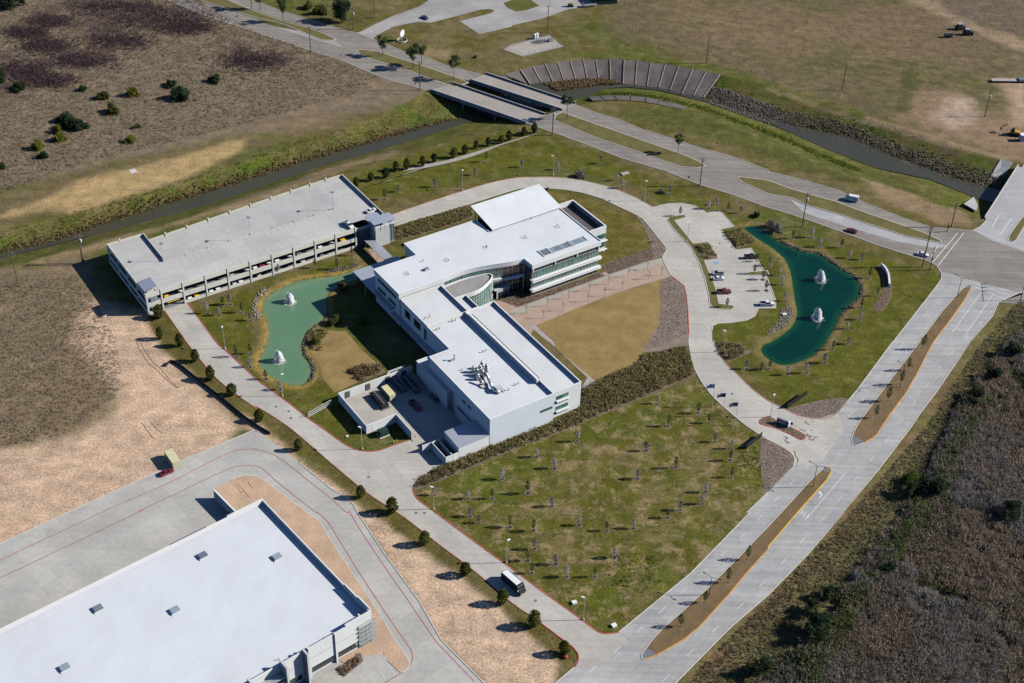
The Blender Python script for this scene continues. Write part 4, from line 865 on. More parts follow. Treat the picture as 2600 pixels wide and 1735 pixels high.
# wing glazing, 3 floors
W0, W1 = (61.0, 65.95), (92.6, 65.95)
glazing(OB, W0, W1, 21, [8.1, 9.7, 11.25]); glazing(OB, W0, W1, 21, [3.9, 5.5, 7.0]); glazing(OB, W0, W1, 14, [.3, 2.4], 'glass_dark')
for i in range(4):
    u = 61.3 + 31.0 * i / 3; MB().box(u - .2, u + .2, 65.5, 65.85, 11.3, 13.0).build('column', 'white_wall', OB)
for z in (7.95, 7.15, 3.45, 2.75):
    MB().box(60.6, 93.4, 64.5, 65.85, z - .10, z + .10).build('sunshade', 'blade', OB)
for z in (7.95, 3.45): MB().box(60.3, 60.95, 64.5, 66.2, z - .10, z + .10).build('sunshade', 'blade', OB)
glazing(OB, (60.95, 71.0), (60.95, 66.1), 4, [.2, 3.0, 5.5, 8.0, 10.5, 12.9], 'glass_dark')
# curved glass below the fascia
cs = CURVE[0::2] + [CURVE[-1]]
for a, b_ in zip(cs, cs[1:]):
    A_, B_ = (a[0], a[1] + .42), (b_[0], b_[1] + .42)
    L = math.hypot(B_[0] - A_[0], B_[1] - A_[1])
    if L > .5: glazing(OB, A_, B_, max(1, round(L / 1.7)), [11.3, 12.9] if a[0] < 46 else [.2, 2.6, 4.6, 6.6, 8.8, 11.0, 12.9], 'glass_green' if a[0] < 50 else 'glass_dark')
strip(MB(), [(p[0], p[1] - .35) for p in CURVE if p[0] > 47.2], 1.1, 7.3, 8.3).build('balcony', 'fascia', OB); MB().box(47.6, 54.6, 71.2, 73.6, 3.9, 4.3).build('canopy', 'grey_wall', OB)
MB().box(48.5, 54.2, 71.3, 71.7, .05, 3.6).build('entrance_portal', 'grey_wall', OB)
for i in range(5): pane(OB, (49.2 + i * .95, 71.28), (50.15 + i * .95, 71.28), .1, 2.9, 'glass_dark', name='door')
# lens shaped lobby roof with curved glass wall
LENSG = smooth([(31.8, 66.5), (35.3, 66.3), (38.9, 67.1), (42.5, 68.7), (45.5, 70.5), (47.1, 72.4)], 3)
LENS = [(26.15, 66.7)] + LENSG + [(46.4, 74.0)] + [(p[0], p[1] - .15) for p in reversed(CURVE) if p[0] < 45.5] + [(26.15, 75.2)]
block(OB, LENS, 11.4, par=.55, z0=9.7, roof='grey_deck', wall='fascia', wname='fascia', th=.3)
MB().prism(inset(LENS, .35), 0, 9.69, bottom=False).build('lobby_wall', 'grey_wall', OB)
lg = LENSG[::1]
for a, b_ in zip(lg, lg[1:]): glazing(OB, (a[0], a[1] + .25), (b_[0], b_[1] + .25), 1, [.2, 1.6, 3.0, 4.4, 5.7, 7.0, 8.3, 9.65], 'glass_green', 'blade')
MB().box(46.7, 47.2, 72.0, 72.6, 0, 11.3).build('column', 'white_wall', OB)
# raised sloping roof at the back
b = MB(); SR = [(60.4, 93.3), (93.6, 93.3), (93.6, 109.7), (60.4, 109.7)]
b.prism(SR, [15.35, 15.35, 17.75, 17.75], [15.65, 15.65, 18.05, 18.05]).build('sloping_roof', 'membrane', OB)
MB().prism([(61.5, 94.1), (92.6, 94.1), (92.6, 106), (61.5, 106)], 0, [15.4, 15.4, 17.1, 17.1]).build('wall', 'glass_dark', OB)
for u in (62, 72, 82, 92): MB().tube((u, 108.6, 0), (u, 108.6, 17.5), .2).build('column', 'white_wall', OB)
# low north-east block with dark roof terrace
block(OB, [(93.5, 77.0), (104.4, 77.0), (104.4, 100.4), (93.5, 100.4)], 12.0, par=2.2, roof='dark_deck', wall='white_wall', th=.5)
for z0, z1 in ((6.6, 8.6), (2.4, 4.4)):
    window(OB, (95.0, 76.98), (99.5, 76.98), z0, z1, 3, 'glass_green'); window(OB, (100.0, 76.98), (104.2, 76.98), z0, z1, 3, 'glass_green')
    MB().box(94.0, 104.9, 76.0, 76.9, z0 - 1.2, z0 - 1.0).build('sunshade', 'blade', OB)
MB().box(93.6, 95.5, 76.2, 76.95, 8.2, 12.2).build('corner_pier', 'white_wall', OB)
# skylights in the wing roof
for quad in (((1085, 1160), (1205, 1120), (1300, 1195), (1190, 1245)), ((1225, 1120), (1520, 1025), (1600, 1090), (1330, 1195)), ((1540, 1015), (1755, 940), (1840, 1005), (1630, 1085))):
    us = [KUV(2, *q, 14.8) for q in quad]; u0, u1 = (us[0][0] + us[3][0]) / 2, (us[1][0] + us[2][0]) / 2; v0, v1 = (us[2][1] + us[3][1]) / 2, (us[0][1] + us[1][1]) / 2
    fr = strip(MB(), [(u0, v0), (u1, v0), (u1, v1), (u0, v1)], .25, 14.6, 14.98, True).build('skylight', 'coping', OB)
    nn = max(2, round((u1 - u0) / 2.2))
    for i in range(nn): MB().box(u0 + (u1 - u0) * i / nn + .05, u0 + (u1 - u0) * (i + 1) / nn - .05, v0 + .1, v1 - .1, 14.68, 14.74).build('pane', 'glass_sky', fr)
# roof monitor along the south wing
MB().box(24.5, 26.0, 8.6, 53.6, 11.2, 13.05).build('roof_monitor', 'white_wall', OB)
for i in range(20):
    v0 = 9.0 + i * 2.2; MB().prism([(24.55, v0), (25.45, v0), (25.45, v0 + 2.05), (24.55, v0 + 2.05)], 13.06, 13.2).build('monitor_panel', 'coping', OB)
for i in range(36): MB().box(25.55, 25.95, 9.0 + i * 1.22, 9.9 + i * 1.22, 13.06, 13.16).build('louver', 'louver', OB)
MB().box(24.3, 26.2, 53.7, 55.5, 11.2, 13.1).build('roof_hatch', 'coping', OB)
# south and east end walls
window(OB, (20.5, -.02), (25.4, -.02), 6.2, 7.1, 2, 'glass_green')
for z in (7.2, 2.6):
    window(OB, (28.0, 1.38), (33.0, 1.38), z + .4, z + 1.9, 2, 'glass_green'); window(OB, (28.0, 1.38), (33.0, 1.38), z - 1.3, z - .4, 2, 'glass_green')
    MB().box(27.8, 33.3, .5, 1.35, z - .15, z + .2).build('sunshade', 'blade', OB)
# west side: low bump, canopies, windows
block(OB, [(-2.2, 24.2), (-.02, 24.2), (-.02, 40.05), (3.2, 40.05), (3.2, 45.2), (-2.2, 45.2)], 8.0, wall='grey_wall', par=.3)
block(OB, [(-1.5, 2), (-.02, 2), (-.02, 20), (-1.5, 20)], 4.2, wall='grey_wall', par=.2, roof='grey_deck')
b = MB().box(6.2, 26.3, 94.6, 109.0, 5.5, 6.1).box(6.2, 8.15, 79.5, 94.6, 5.5, 6.1); b.build('porch_roof', 'metal_blue_grey', OB)
for u, v in ((6.8, 108.4), (13, 108.4), (20, 108.4), (25.6, 108.4), (6.8, 100)): MB().tube((u, v, -1.3 if u < 7 else 0), (u, v, 5.5), .2).build('column', 'bright_steel', OB)
MB().box(6.2, 8.3, 46, 79.3, 4.0, 4.5).build('canopy', 'metal_blue_grey', OB)
for v0, v1, z0, z1 in ((78, 92, 11.2, 12.2), (78.5, 84, 7.0, 8.4), (86, 92, 7.0, 8.4)): window(OB, (8.18, v1), (8.18, v0), z0, z1, 4)
for v0, v1, z0, z1 in ((68, 71.5, 7.2, 10.3), (60.5, 65, 7.2, 10.3), (56.3, 57.6, 5.6, 10.4), (46.5, 56, 1.0, 3.2), (62, 76, .6, 3.4)): window(OB, (8.33, v1), (8.33, v0), z0, z1, 2)
for v0 in (12, 15.5): window(OB, (-.02, v0 + 2), (-.02, v0), 8.0, 8.8, 1)
for v0, m_ in ((21.5, 'louver'), (24.9, 'louver')): pass
# rooftop equipment
def vent(u, v, z, h=.8, r=.16): 
    MB().tube((u, v, z - .05), (u, v, z + h), r, r * .9).tube((u, v, z + h), (u, v, z + h + .25), r * 1.7, r * .5).build('roof_vent', 'steel', OB)
for n_k, x, y, z in ((3, 900, 320, 14.66), (3, 920, 345, 14.66), (3, 1490, 118, 14.66), (3, 1520, 140, 14.66), (3, 1140, 140, 14.66), (2, 320, 1097, 14.66), (2, 330, 1115, 14.66), (2, 890, 955, 14.66), (2, 920, 975, 14.66), (2, 1375, 792, 14.66), (2, 1405, 815, 14.66), (2, 890, 712, 14.66), (2, 990, 680, 14.66), (3, 1575, 1045, 11.25), (3, 1625, 1028, 11.25), (3, 1340, 1168, 11.25), (3, 1385, 1150, 11.25), (3, 2030, 1498, 11.25), (3, 2080, 1478, 11.25), (6, 195, 355, 11.25), (6, 985, 585, 11.25), (6, 1035, 560, 11.25), (6, 890, 655, 11.25), (6, 820, 680, 11.25), (3, 1160, 1000, 11.9), (3, 1240, 970, 11.9)):
    vent(*KUV(n_k, x, y, z), z, .6 + .3 * random.random())
u, v = KUV(3, 1190, 270, 14.66); MB().box(u - .9, u + .9, v - .6, v + .6, 14.6, 15.5).build('rooftop_unit', 'galvanised', OB)
u, v = KUV(5, 1840, 205, 11.25); MB().box(u - 1.6, u + .4, v - .25, v + .25, 11.5, 11.9).tube((u, v, 11.25), (u, v, 13.4), .22).tube((u, v, 13.4), (u, v, 13.8), .45, .2).build('exhaust_stack', 'galvanised', OB)
def KU3(x, y, z): p = KUV(6, x, y, z); return (p[0], p[1], z)
fans = MB()
for (x, y, h) in ((365, 385, 1.7), (420, 430, 1.9), (495, 330, 2.2), (465, 385, 2.2), (500, 450, 1.9), (430, 495, 1.6), (560, 370, 2.2), (570, 430, 1.9)):
    p = KU3(x, y, 11.25); fans.tube((p[0], p[1], 11.25), (p[0], p[1], 11.5 + h), .75, .75, 10).tube((p[0], p[1], 11.5 + h), (p[0], p[1], 11.5 + h + .8), .75, .35, 10)
fans.build('exhaust_fans', 'galvanised', OB, True)
MB().path([KU3(560, 400, 12.6), KU3(590, 480, 12.6), KU3(640, 600, 12.4), KU3(690, 660, 12.2), KU3(760, 680, 12.0)], .55, 10).build('duct', 'bright_steel', OB, True)
MB().tube(KU3(450, 460, 13.4), KU3(520, 560, 12.2), .4, .4, 8).tube(KU3(520, 360, 13.4), KU3(580, 440, 13.2), .45, .45, 8).build('duct', 'galvanised', OB, True)
p = KU3(735, 670, 11.25); MB().box(p[0] - 1.2, p[0] + 1.2, p[1] - .9, p[1] + .9, 11.2, 13.4).build('air_handler', 'grey_wall', OB)
p = KU3(520, 590, 11.25); MB().tube((p[0], p[1], 11.2), (p[0], p[1], 11.75), 1.5, 1.5, 12).build('equipment_pad', 'kerb_plain', OB)
# annex with ribbed roof at the south-west corner
MB().prism([(-12.2, .1), (-.05, .1), (-.05, 9), (-12.2, 9)], 0, 5.3, top=True).build('annex_wall', 'white_wall', OB)
MB().prism([(-12.4, -.05), (-.06, -.05), (-.06, 9.1), (-12.4, 9.1)], 5.32, [5.5, 5.5, 6.0, 6.0]).build('annex_roof', 'metal_rib_light', OB)

# ------------------------------------------------------------------ yard walls, enclosure
def uvthing(name, label, cat, u, v, group=None): return thing(name, label, cat, (*UV(u, v), 0), AZ, group)
YW = uvthing('yard_wall', 'white masonry wall enclosing the service yard with louvered openings', 'wall', -31.9, 27.9)
def ybar(a, b_, h, name='wall', mat='white_wall', th=.35, z0=0.0): return MB().bar((a[0] + 31.9, a[1] - 27.9), (b_[0] + 31.9, b_[1] - 27.9), th, z0, h).build(name, mat, YW)
ybar((-31.9, 28.1), (-31.9, 48.0), 3.7); ybar((-32.07, 48.2), (-2.3, 48.2), 3.8); ybar((-32.07, 27.95), (-20.15, 27.95), 3.7); ybar((-20.3, 27.75), (-20.3, 17.2), 3.7)
for u in (-28.6, -20.5, -12.5, -6.0): MB().box(u + 31.9 - .9, u + 31.9 + .9, 19.98, 20.1, .5, 3.2).build('louver', 'louver', YW)
MB().box(2.2, 4.0, -.16, -.12, .1, 3.0).build('gate_panel', 'coping', YW)
TE = uvthing('trash_enclosure', 'open topped white trash enclosure with walls beside the annex', 'enclosure', -17.2, .2)
for a, b_ in (((0, 0), (4.9, 0)), ((0, .2), (0, 9)), ((.2, 9), (4.9, 9)), ((2.6, .2), (2.6, 8.8))): MB().bar(a, b_, .25, 0, 3.4).build('wall', 'white_wall', TE)
MB().box(3.1, 4.6, 2, 5, .1, 1.9).build('bin', 'black_metal', TE); MB().box(2.9, 4.8, -.18, -.14, .1, 3.2).build('gate_panel', 'coping', TE)
GL = uvthing('yard_gate', 'white sliding gate leaf at the mouth of the service yard', 'gate', -20.6, 9.5)
MB().bar((0, 0), (4.6, -.2), .15, .05, 3.3).build('leaf', 'white_wall', GL); MB().box(-.15, .1, -.1, .15, 0, 3.5).build('post', 'coping', GL); MB().box(4.55, 4.75, -.3, 0, 0, 3.5).build('post', 'coping', GL)

# ------------------------------------------------------------------ parking garage
GU, GV = -69.2, 130.7
PG = thing('parking_garage', 'long two storey concrete parking garage with open sides and rooftop deck', 'garage', (*UV(GU, GV), 0), AZ)
def g(p): return [(q[0] - GU, q[1] - GV) for q in p]
def gbox(name, mat, u0, u1, v0, v1, z0, z1, par=None): return MB().box(u0 - GU, u1 - GU, v0 - GV, v1 - GV, z0, z1).build(name, mat, par or PG)
COLS = [-69.0, -63.2, -54.5, -45.4, -36.2, -26.9, -17.5, -8.2, 1.1, 10.3, 19.2]
UR = 34.2
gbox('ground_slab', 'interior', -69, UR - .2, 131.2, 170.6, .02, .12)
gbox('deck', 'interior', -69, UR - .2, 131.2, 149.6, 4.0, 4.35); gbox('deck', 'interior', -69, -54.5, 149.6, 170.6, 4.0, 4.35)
gbox('deck', 'garage_deck', -68.9, UR - .1, 131.1, 149.7, 8.15, 8.55); gbox('deck', 'garage_deck', -68.9, -54.3, 149.7, 170.7, 8.15, 8.55)
RU = 22.0
MB().prism(g([(-54.2, 149.72), (RU, 149.72), (RU, 170.7), (-54.2, 170.7)]), [4.4, 8.15, 8.15, 4.4], [4.8, 8.55, 8.55, 4.8]).build('ramp_deck', 'garage_deck', PG)
gbox('deck', 'garage_deck', RU, UR - .1, 149.7, 170.7, 8.15, 8.55)
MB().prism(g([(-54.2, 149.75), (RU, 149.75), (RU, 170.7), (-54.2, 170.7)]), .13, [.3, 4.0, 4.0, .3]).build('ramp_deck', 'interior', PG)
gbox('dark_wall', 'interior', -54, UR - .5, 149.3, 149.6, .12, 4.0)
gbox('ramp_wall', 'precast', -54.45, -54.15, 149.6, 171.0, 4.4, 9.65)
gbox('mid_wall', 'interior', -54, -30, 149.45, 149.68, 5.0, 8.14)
for i, (u0, u1) in enumerate(zip(COLS, COLS[1:])):
    a, b_ = u0 + .3, u1 - .3
    gbox('spandrel', 'precast', a, b_, 130.75, 131.05, 7.6, 9.5)
    gbox('spandrel', 'precast', a, b_, 130.75, 131.05, 3.3, 5.25)
    if i != 1 : gbox('spandrel', 'precast', a, b_, 130.75, 131.05, 0, 1.25)
for u in COLS: gbox('column', 'precast', u - .32, u + .32, 130.55, 131.15, 0, 9.75)
for u in COLS[1:-1]: gbox('column', 'precast', u - .3, u + .3, 149.15, 149.72, 0, 9.45 if u > -54 else 8.2)
# stair panels at the front corner
gbox('stair_panel', 'glass_sky', -67.5, -64.9, 130.68, 130.74, 5.5, 7.5); gbox('stair_panel', 'glass_sky', -67.5, -64.9, 130.68, 130.74, 1.4, 3.2)
gbox('stair_core', 'precast', -68.4, -64.6, 131.3, 136.0, .12, 10.4)
MB().path([(p[0], p[1], 3.15) for p in g([(-61.5, 130.3), (-56.5, 130.3)])], .13).build('clearance_bar', 'paint_yellow', PG)
# left side, back and right side
vs_ = [131.2, 140.5, 150, 160.5, 170.7]
for a, b_ in zip(vs_, vs_[1:]):
    for z0, z1 in ((7.6, 9.5), (3.3, 5.25), (0, 1.25)): gbox('spandrel', 'precast', -69.25, -68.95, a + .1, b_ - .1, z0, z1)
for v in vs_: gbox('column', 'precast', -69.35, -68.85, v - .3, v + .3, 0, 9.55)
gbox('spandrel', 'precast', -68.8, -54.5, 170.7, 171.0, 7.6, 9.5)
for i, (u0, u1) in enumerate(zip(COLS[2:] + [26.5], COLS[3:] + [26.5, UR])):
    f = lambda u: 4.8 + 3.75 * min(1, max(0, (u + 54.2) / (RU + 54.2)))
    MB().prism(g([(u0 + .2, 170.72), (u1 - .2, 170.72), (u1 - .2, 171.0), (u0 + .2, 171.0)]), [f(u0) - .9, f(u1) - .9, f(u1) - .9, f(u0) - .9], [f(u0) + 1.0, f(u1) + 1.0, f(u1) + 1.0, f(u0) + 1.0]).build('spandrel', 'precast', PG)
    MB().box(u0 - GU - .3, u0 - GU + .3, 171.0 - GV - .5, 171.35 - GV, 0, f(u0) + 1.5).build('column', 'precast', PG)
gbox('column', 'precast', -64.3, -63.7, 170.6, 171.35, 0, 10.0)
gbox('end_wall', 'precast', 34.0, 34.35, 135.0, 171.0, 0, 9.7); gbox('end_wall', 'precast', 19.6, 26.0, 131.0, 131.3, 7.6, 9.0)
# drain and striping on the deck
for i in range(26):
    u = -50 + i * 2.75
    if u < 18: gbox('bay_line', 'paint_white', u - .07, u + .07, 132.0, 137.0, 8.556, 8.566); gbox('bay_line', 'paint_white', u - .07, u + .07, 144.2, 149.2, 8.556, 8.566)
# front stair canopy (ribbed metal)
sc = MB(); q = [KUV(7, *p, 11.6) for p in ((625, 830), (815, 745), (710, 610), (510, 690))]
sc.prism(g(q), 11.5, 11.65).build('stair_canopy', 'metal_rib', PG)
for p in q: MB().tube((p[0] * .98 + q[0][0] * .02 - GU, p[1] - GV, 8.5), (p[0] * .98 + q[0][0] * .02 - GU, p[1] - GV, 11.25), .1).build('canopy_post', 'bright_steel', PG)
# stair and lift tower
gbox('tower_wall', 'grey_wall', 26.2, 32.6, 126.9, 134.8, 0, 9.0); gbox('tower_wall', 'glass_sky', 32.6, 35.1, 127.6, 134.6, .4, 9.0)
gbox('tower_frame', 'bright_steel', 32.55, 35.2, 127.5, 127.65, 0, .5); gbox('tower_frame', 'bright_steel', 32.55, 35.2, 127.5, 127.65, 8.6, 9.1)
for u in (32.7, 33.9, 35.1): gbox('tower_frame', 'bright_steel', u - .08, u + .08, 127.45, 127.62, .5, 8.6)
gbox('tower_parapet', 'coping', 26.1, 35.2, 126.8, 127.0, 9.0, 9.9); gbox('walkway_link', 'garage_deck', 19.5, 26.2, 131.5, 136, 8.3, 8.55)
gbox('tower_roof', 'metal_blue_grey', 24.8, 34.8, 125.3, 130.9, 11.9, 12.1); gbox('tower_roof', 'metal_blue_grey', 24.8, 30.5, 130.9, 133.4, 11.9, 12.1)
for u, v in ((25.2, 126), (34.3, 126), (34.3, 130.4), (25.2, 132.8), (30, 126)): MB().tube((u - GU, v - GV, 8.55), (u - GU, v - GV, 11.9), .09).build('canopy_post', 'bright_steel', PG)
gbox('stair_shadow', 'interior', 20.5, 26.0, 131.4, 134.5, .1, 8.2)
# covered way between garage and office
CW = thing('covered_walkway', 'ribbed metal roof over the walk between garage and office', 'canopy', (*UV(24.2, 121), 0), AZ)
MB().box(-2.0, 2.0, -8.0, 8.4, 3.35, 3.5).build('roof', 'metal_rib_light', CW)
for v in (-7.5, -2, 3, 8): MB().tube((-1.6, v, 0), (-1.6, v, 3.35), .09).tube((1.6, v, 0), (1.6, v, 3.35), .09).build('post', 'bright_steel', CW)

# ------------------------------------------------------------------ warehouse (own frame)
AW = math.radians(40.2); CW_, SW_ = math.cos(AW), math.sin(AW); WHZ = 11.5
WNE = K(0, 1100, 520, WHZ)
WH = thing('warehouse', 'huge white roofed warehouse with stepped front facade at lower left', 'warehouse', (*WNE, 0), AW)
def toW(p): dx, dy = p[0] - WNE[0], p[1] - WNE[1]; return (dx * CW_ + dy * SW_, -dx * SW_ + dy * CW_)
def KW(n, x, y, z): return toW(K(n, x, y, z))
wq = MB()
block(WH, [(-130, -59), (0, -59), (0, 0), (-130, 0)], WHZ, par=1.5, wall='white_wall', roof='membrane_wh', th=.3)
for x0, x1, z in ((-.32, .06, 12.2),): MB().box(x0, x1, -57.5, -45.5, WHZ + .01, z).build('raised_parapet', 'coping', WH)
MB().box(-9, -.1, -59.25, -58.75, WHZ + .01, 12.6).build('raised_parapet', 'white_wall', WH); MB().box(-.3, .1, -58.7, -52.5, 12.21, 12.9).build('raised_parapet', 'coping', WH)
MB().box(-12.6, .05, .02, .4, 3.0, WHZ + .25).build('raised_parapet', 'white_wall', WH)
for x0, x1, d, z1 in ((-12.4, -5.2, .35, 11.9), (-21.2, -13.0, .35, 11.7), (-29.5, -23.4, .35, 11.9), (-52, -41, .35, 12.3), (-68, -54, .35, 11.8), (-90, -70, .35, 11.8)):
    MB().box(x0, x1, -59.05 - d, -59.02, 3.4, z1).build('facade_panel', 'white_wall', WH)
    MB().box(x0 + .3, x1 - .3, -59.12 - d, -59.06 - d, 7.2, 7.5).build('reveal_band', 'grey_wall', WH)
    window(WH, (x0 + .6, -59.04), (x1 - .6, -59.04), .9, 3.0, max(3, round((x1 - x0) / 1.6)), 'glass_dark')
for x, d, z1 in ((-12.7, .8, 12.0), (-21.6, 1.0, 12.4), (-23.0, 2.6, 12.6), (-30.2, 3.6, 13.2), (-40.4, 3.6, 13.2), (-53, 1.5, 12.4)):
    MB().box(x - .3, x + .3, -59.05 - d, -59.02, 0, z1).build('fin_wall', 'white_wall' if d < 2 else 'grey_wall', WH)
glazing(WH, (-39.9, -59.3), (-30.6, -59.3), 6, [.2, 2.4, 4.4, 6.4, 8.2], 'glass_dark')
for z in (4.0, 5.5, 7.0, 8.5): MB().box(-40, -30.6, -61.6, -59.2, z, z + .18).build('sunshade', 'bright_steel', WH)
glazing(WH, (-4.8, -59.25), (-.2, -59.25), 3, [.2, 2.0, 3.8, 5.6, 7.4, 9.2], 'glass_green')
glazing(WH, (.1, -59.0), (.1, -56.0), 2, [.2, 2.0, 3.8, 5.6, 7.4, 9.2], 'glass_green')
for z in (2.0, 3.8, 5.6, 7.4, 9.2): MB().box(-5.0, .9, -60.2, -59.4, z - .06, z + .06).build('sunshade', 'bright_steel', WH)
for n_k, x, y in ((0, 205, 1365), (0, 1315, 1385)):
    p = KW(n_k, x, y, WHZ - 1.5)
    sk = MB().box(p[0] - 1.6, p[0] + 1.6, p[1] - 1.3, p[1] + 1.3, WHZ - 1.52, WHZ - 1.2).build('skylight', 'coping', WH)
    MB().prism([(p[0] - 1.3, p[1] - 1.05), (p[0] + 1.3, p[1] - 1.05), (p[0] + 1.3, p[1] + 1.05), (p[0] - 1.3, p[1] + 1.05)], WHZ - 1.19, WHZ - .8).build('dome', 'glass_sky', sk)
for x, y in ((900, 888), (1605, 905), (595, 1430)):
    p = toW(T(0, 3, x, y, WHZ - 1.5))
    sk = MB().box(p[0] - 1.6, p[0] + 1.6, p[1] - 1.3, p[1] + 1.3, WHZ - 1.52, WHZ - 1.2).build('skylight', 'coping', WH)
    MB().prism([(p[0] - 1.3, p[1] - 1.05), (p[0] + 1.3, p[1] - 1.05), (p[0] + 1.3, p[1] + 1.05), (p[0] - 1.3, p[1] + 1.05)], WHZ - 1.19, WHZ - .8).build('dome', 'glass_sky', sk)
for n_k, x, y in ((9, 870, 1225), (9, 1665, 5)):
    p = KW(n_k, x, y, WHZ - 1.5); MB().tube((p[0], p[1], WHZ - 1.55), (p[0], p[1], WHZ - .6), .12).build('roof_vent', 'steel', WH)
# loading dock wing wall
a, b_ = K(0, 385, 500), K(0, 720, 840)
DW = thing('dock_wall', 'tall concrete wing wall beside the warehouse loading dock', 'wall', (*a, 0), math.atan2(b_[1] - a[1], b_[0] - a[0]))
L_ = math.hypot(b_[0] - a[0], b_[1] - a[1]); MB().box(0, L_, -.2, .2, 0, 3.8).build('wall', 'grey_wall', DW); MB().box(0, L_, -.28, .28, 3.81, 3.95).build('coping', 'coping', DW)

# ------------------------------------------------------------------ bridges
def bridge(label, nl, nr, fl, fr, side='bridge_side', npier=2, deck='bridge_deck', th=1.1):
    o = thing('road_bridge', label, 'bridge', ((nl[0] + nr[0]) / 2, (nl[1] + nr[1]) / 2, 0)); ox, oy = o.location.x, o.location.y
    q = [(p[0] - ox, p[1] - oy) for p in (nl, nr, fr, fl)]
    MB().prism(q, -th, .09).build('deck', deck, o)
    for a, c in ((q[0], q[1]), (q[3], q[2])):
        b = MB(); b.bar(a, c, .45, -.35, .95); b.build('barrier', side, o)
        b = MB(); b.bar(a, c, .3, .96, 1.08); b.build('rail', 'kerb_plain', o)
    for k in range(npier):
        t = (k + 1) / (npier + 1)
        a = Vector(q[0]).lerp(Vector(q[1]), t); c = Vector(q[3]).lerp(Vector(q[2]), t)
        MB().bar(a.lerp(c, .03), a.lerp(c, .97), .9, -th - .8, -th).build('pier_cap', side, o)
        for s in (.08, .36, .64, .92):
            p = a.lerp(c, s); MB().tube((p.x, p.y, -6.5), (p.x, p.y, -th - .8), .38, .38, 8).build('pier', side, o)
    for a, c in ((q[0], q[3]), (q[1], q[2])): MB().bar(a, c, .8, -2.4, -th).build('abutment', side, o)
    return o
bridge('near twin bridge carrying the boulevard over the channel', PX(1092, 230), PX(1336, 314), PX(1150, 213), PX(1384, 292))
bridge('far twin bridge carrying the boulevard over the channel', PX(1193, 205), PX(1428, 281), PX(1233, 188), PX(1462, 264))
E3 = TT('31', (1985, 440), (2290, -40), (3200, 200), (2700, 560))
b3 = bridge('wide new concrete bridge at the right edge of the picture', E3[0], E3[1], E3[3], E3[2], 'new_concrete', 1, 'new_concrete')
for pts, z in ((TT('30', (2140, 1455), (2240, 1500)) , 0),): pass
def slabobj(o, q3, name, mat, th=.25):
    ox, oy = o.location.x, o.location.y
    v = [(p[0] - ox, p[1] - oy, p[2]) for p in q3]; b = MB(); n = len(v)
    b.v = [(x, y, z - th) for x, y, z in v] + v
    for i in range(n): j = (i + 1) % n; b.f.append((i, j, n + j, n + i))
    b.f += [tuple(range(n, 2 * n)), tuple(reversed(range(n)))]
    return b.build(name, mat, o)
def T3(c, r, x, y, z): return (*T(c, r, x, y, z), z)
for lb, pts in (('upper pale concrete slope paving beside the new bridge', (T3(3, 0, 2140, 1452, .5), T3(3, 0, 2245, 1492, .5), T3(3, 1, 2130, 85, -3.8), T3(3, 1, 2020, 85, -3.8))), ('lower pale concrete slope paving beside the new bridge', (T3(3, 1, 1795, 302, .15), T3(3, 1, 1912, 368, .15), T3(3, 1, 1925, 320, -1.0), T3(3, 1, 1890, 238, -3.0)))):
    o = thing('slope_paving', lb, 'paving', (pts[0][0], pts[0][1], 0)); slabobj(o, pts, 'slab', 'new_concrete', .4)
# concrete lining of the channel bend
c6 = lambda x, y: (1060 + x / SK, 160 + y / SK)
t2 = lambda x, y: (1300 + x / S4, y / S4)
tops = [c6(1200, 192), c6(1310, 168)] + [t2(*p) for p in ((75, 640), (190, 610), (305, 590), (420, 575), (535, 560), (655, 553), (770, 548), (900, 545), (1030, 550), (1150, 558), (1275, 575), (1410, 590), (1530, 612), (1660, 635), (1780, 660), (1905, 690))]
bots = [c6(1420, 310), c6(1510, 308)] + [t2(*p) for p in ((165, 772), (270, 757), (375, 750), (475, 738), (585, 728), (690, 722), (795, 718), (905, 735), (1020, 772), (1130, 782), (1240, 797), (1345, 808), (1450, 832), (1560, 866), (1665, 882), (1755, 897))]
CLN = thing('channel_lining', 'weathered concrete slabs with ribs lining the channel bend', 'lining', (*PX(*tops[8]), 0))
tp = [(*PX(*p, .25), .25) for p in tops]; bt = [(*PX(*p, WZ + .1), WZ + .1) for p in bots]
def lerp3(a, b, t): return tuple(x + (y - x) * t for x, y in zip(a, b))
for i in range(len(tp) - 1):
    g_ = .03
    slabobj(CLN, [lerp3(bt[i], bt[i + 1], g_), lerp3(bt[i], bt[i + 1], 1 - g_), lerp3(tp[i], tp[i + 1], 1 - g_), lerp3(tp[i], tp[i + 1], g_)], 'slab', 'old_slab', .5)
for i in range(1, len(tp)):
    a, c = tp[i], bt[i]; d = Vector((tp[i - 1][0] - a[0], tp[i - 1][1] - a[1], 0)).normalized() * .24
    up = Vector((0, 0, .35))
    slabobj(CLN, [tuple(Vector(c) - d + up), tuple(Vector(a) - d + up), tuple(Vector(a) + d + up), tuple(Vector(c) + d + up)][::-1], 'rib', 'slab_rib', .6)
lo = [(740, 925), (850, 915), (960, 915), (1080, 920), (1220, 935), (1330, 955), (1430, 975), (1560, 1000)]; up_ = [(690, 890), (800, 880), (930, 875), (1090, 880), (1230, 890), (1350, 920), (1480, 945), (1610, 985)]
CL2 = thing('channel_lining', 'short row of concrete slabs on the inner side of the bend', 'lining', (*T(2, 0, 1080, 920), 0))
for i in range(7):
    A_ = [T3(2, 0, *lo[i], .2), T3(2, 0, *lo[i + 1], .2), T3(2, 0, *up_[i + 1], -1.3), T3(2, 0, *up_[i], -1.3)]
    slabobj(CL2, [lerp3(A_[0], A_[1], .04), lerp3(A_[0], A_[1], .96), lerp3(A_[3], A_[2], .96), lerp3(A_[3], A_[2], .04)], 'slab', 'old_slab', .9)

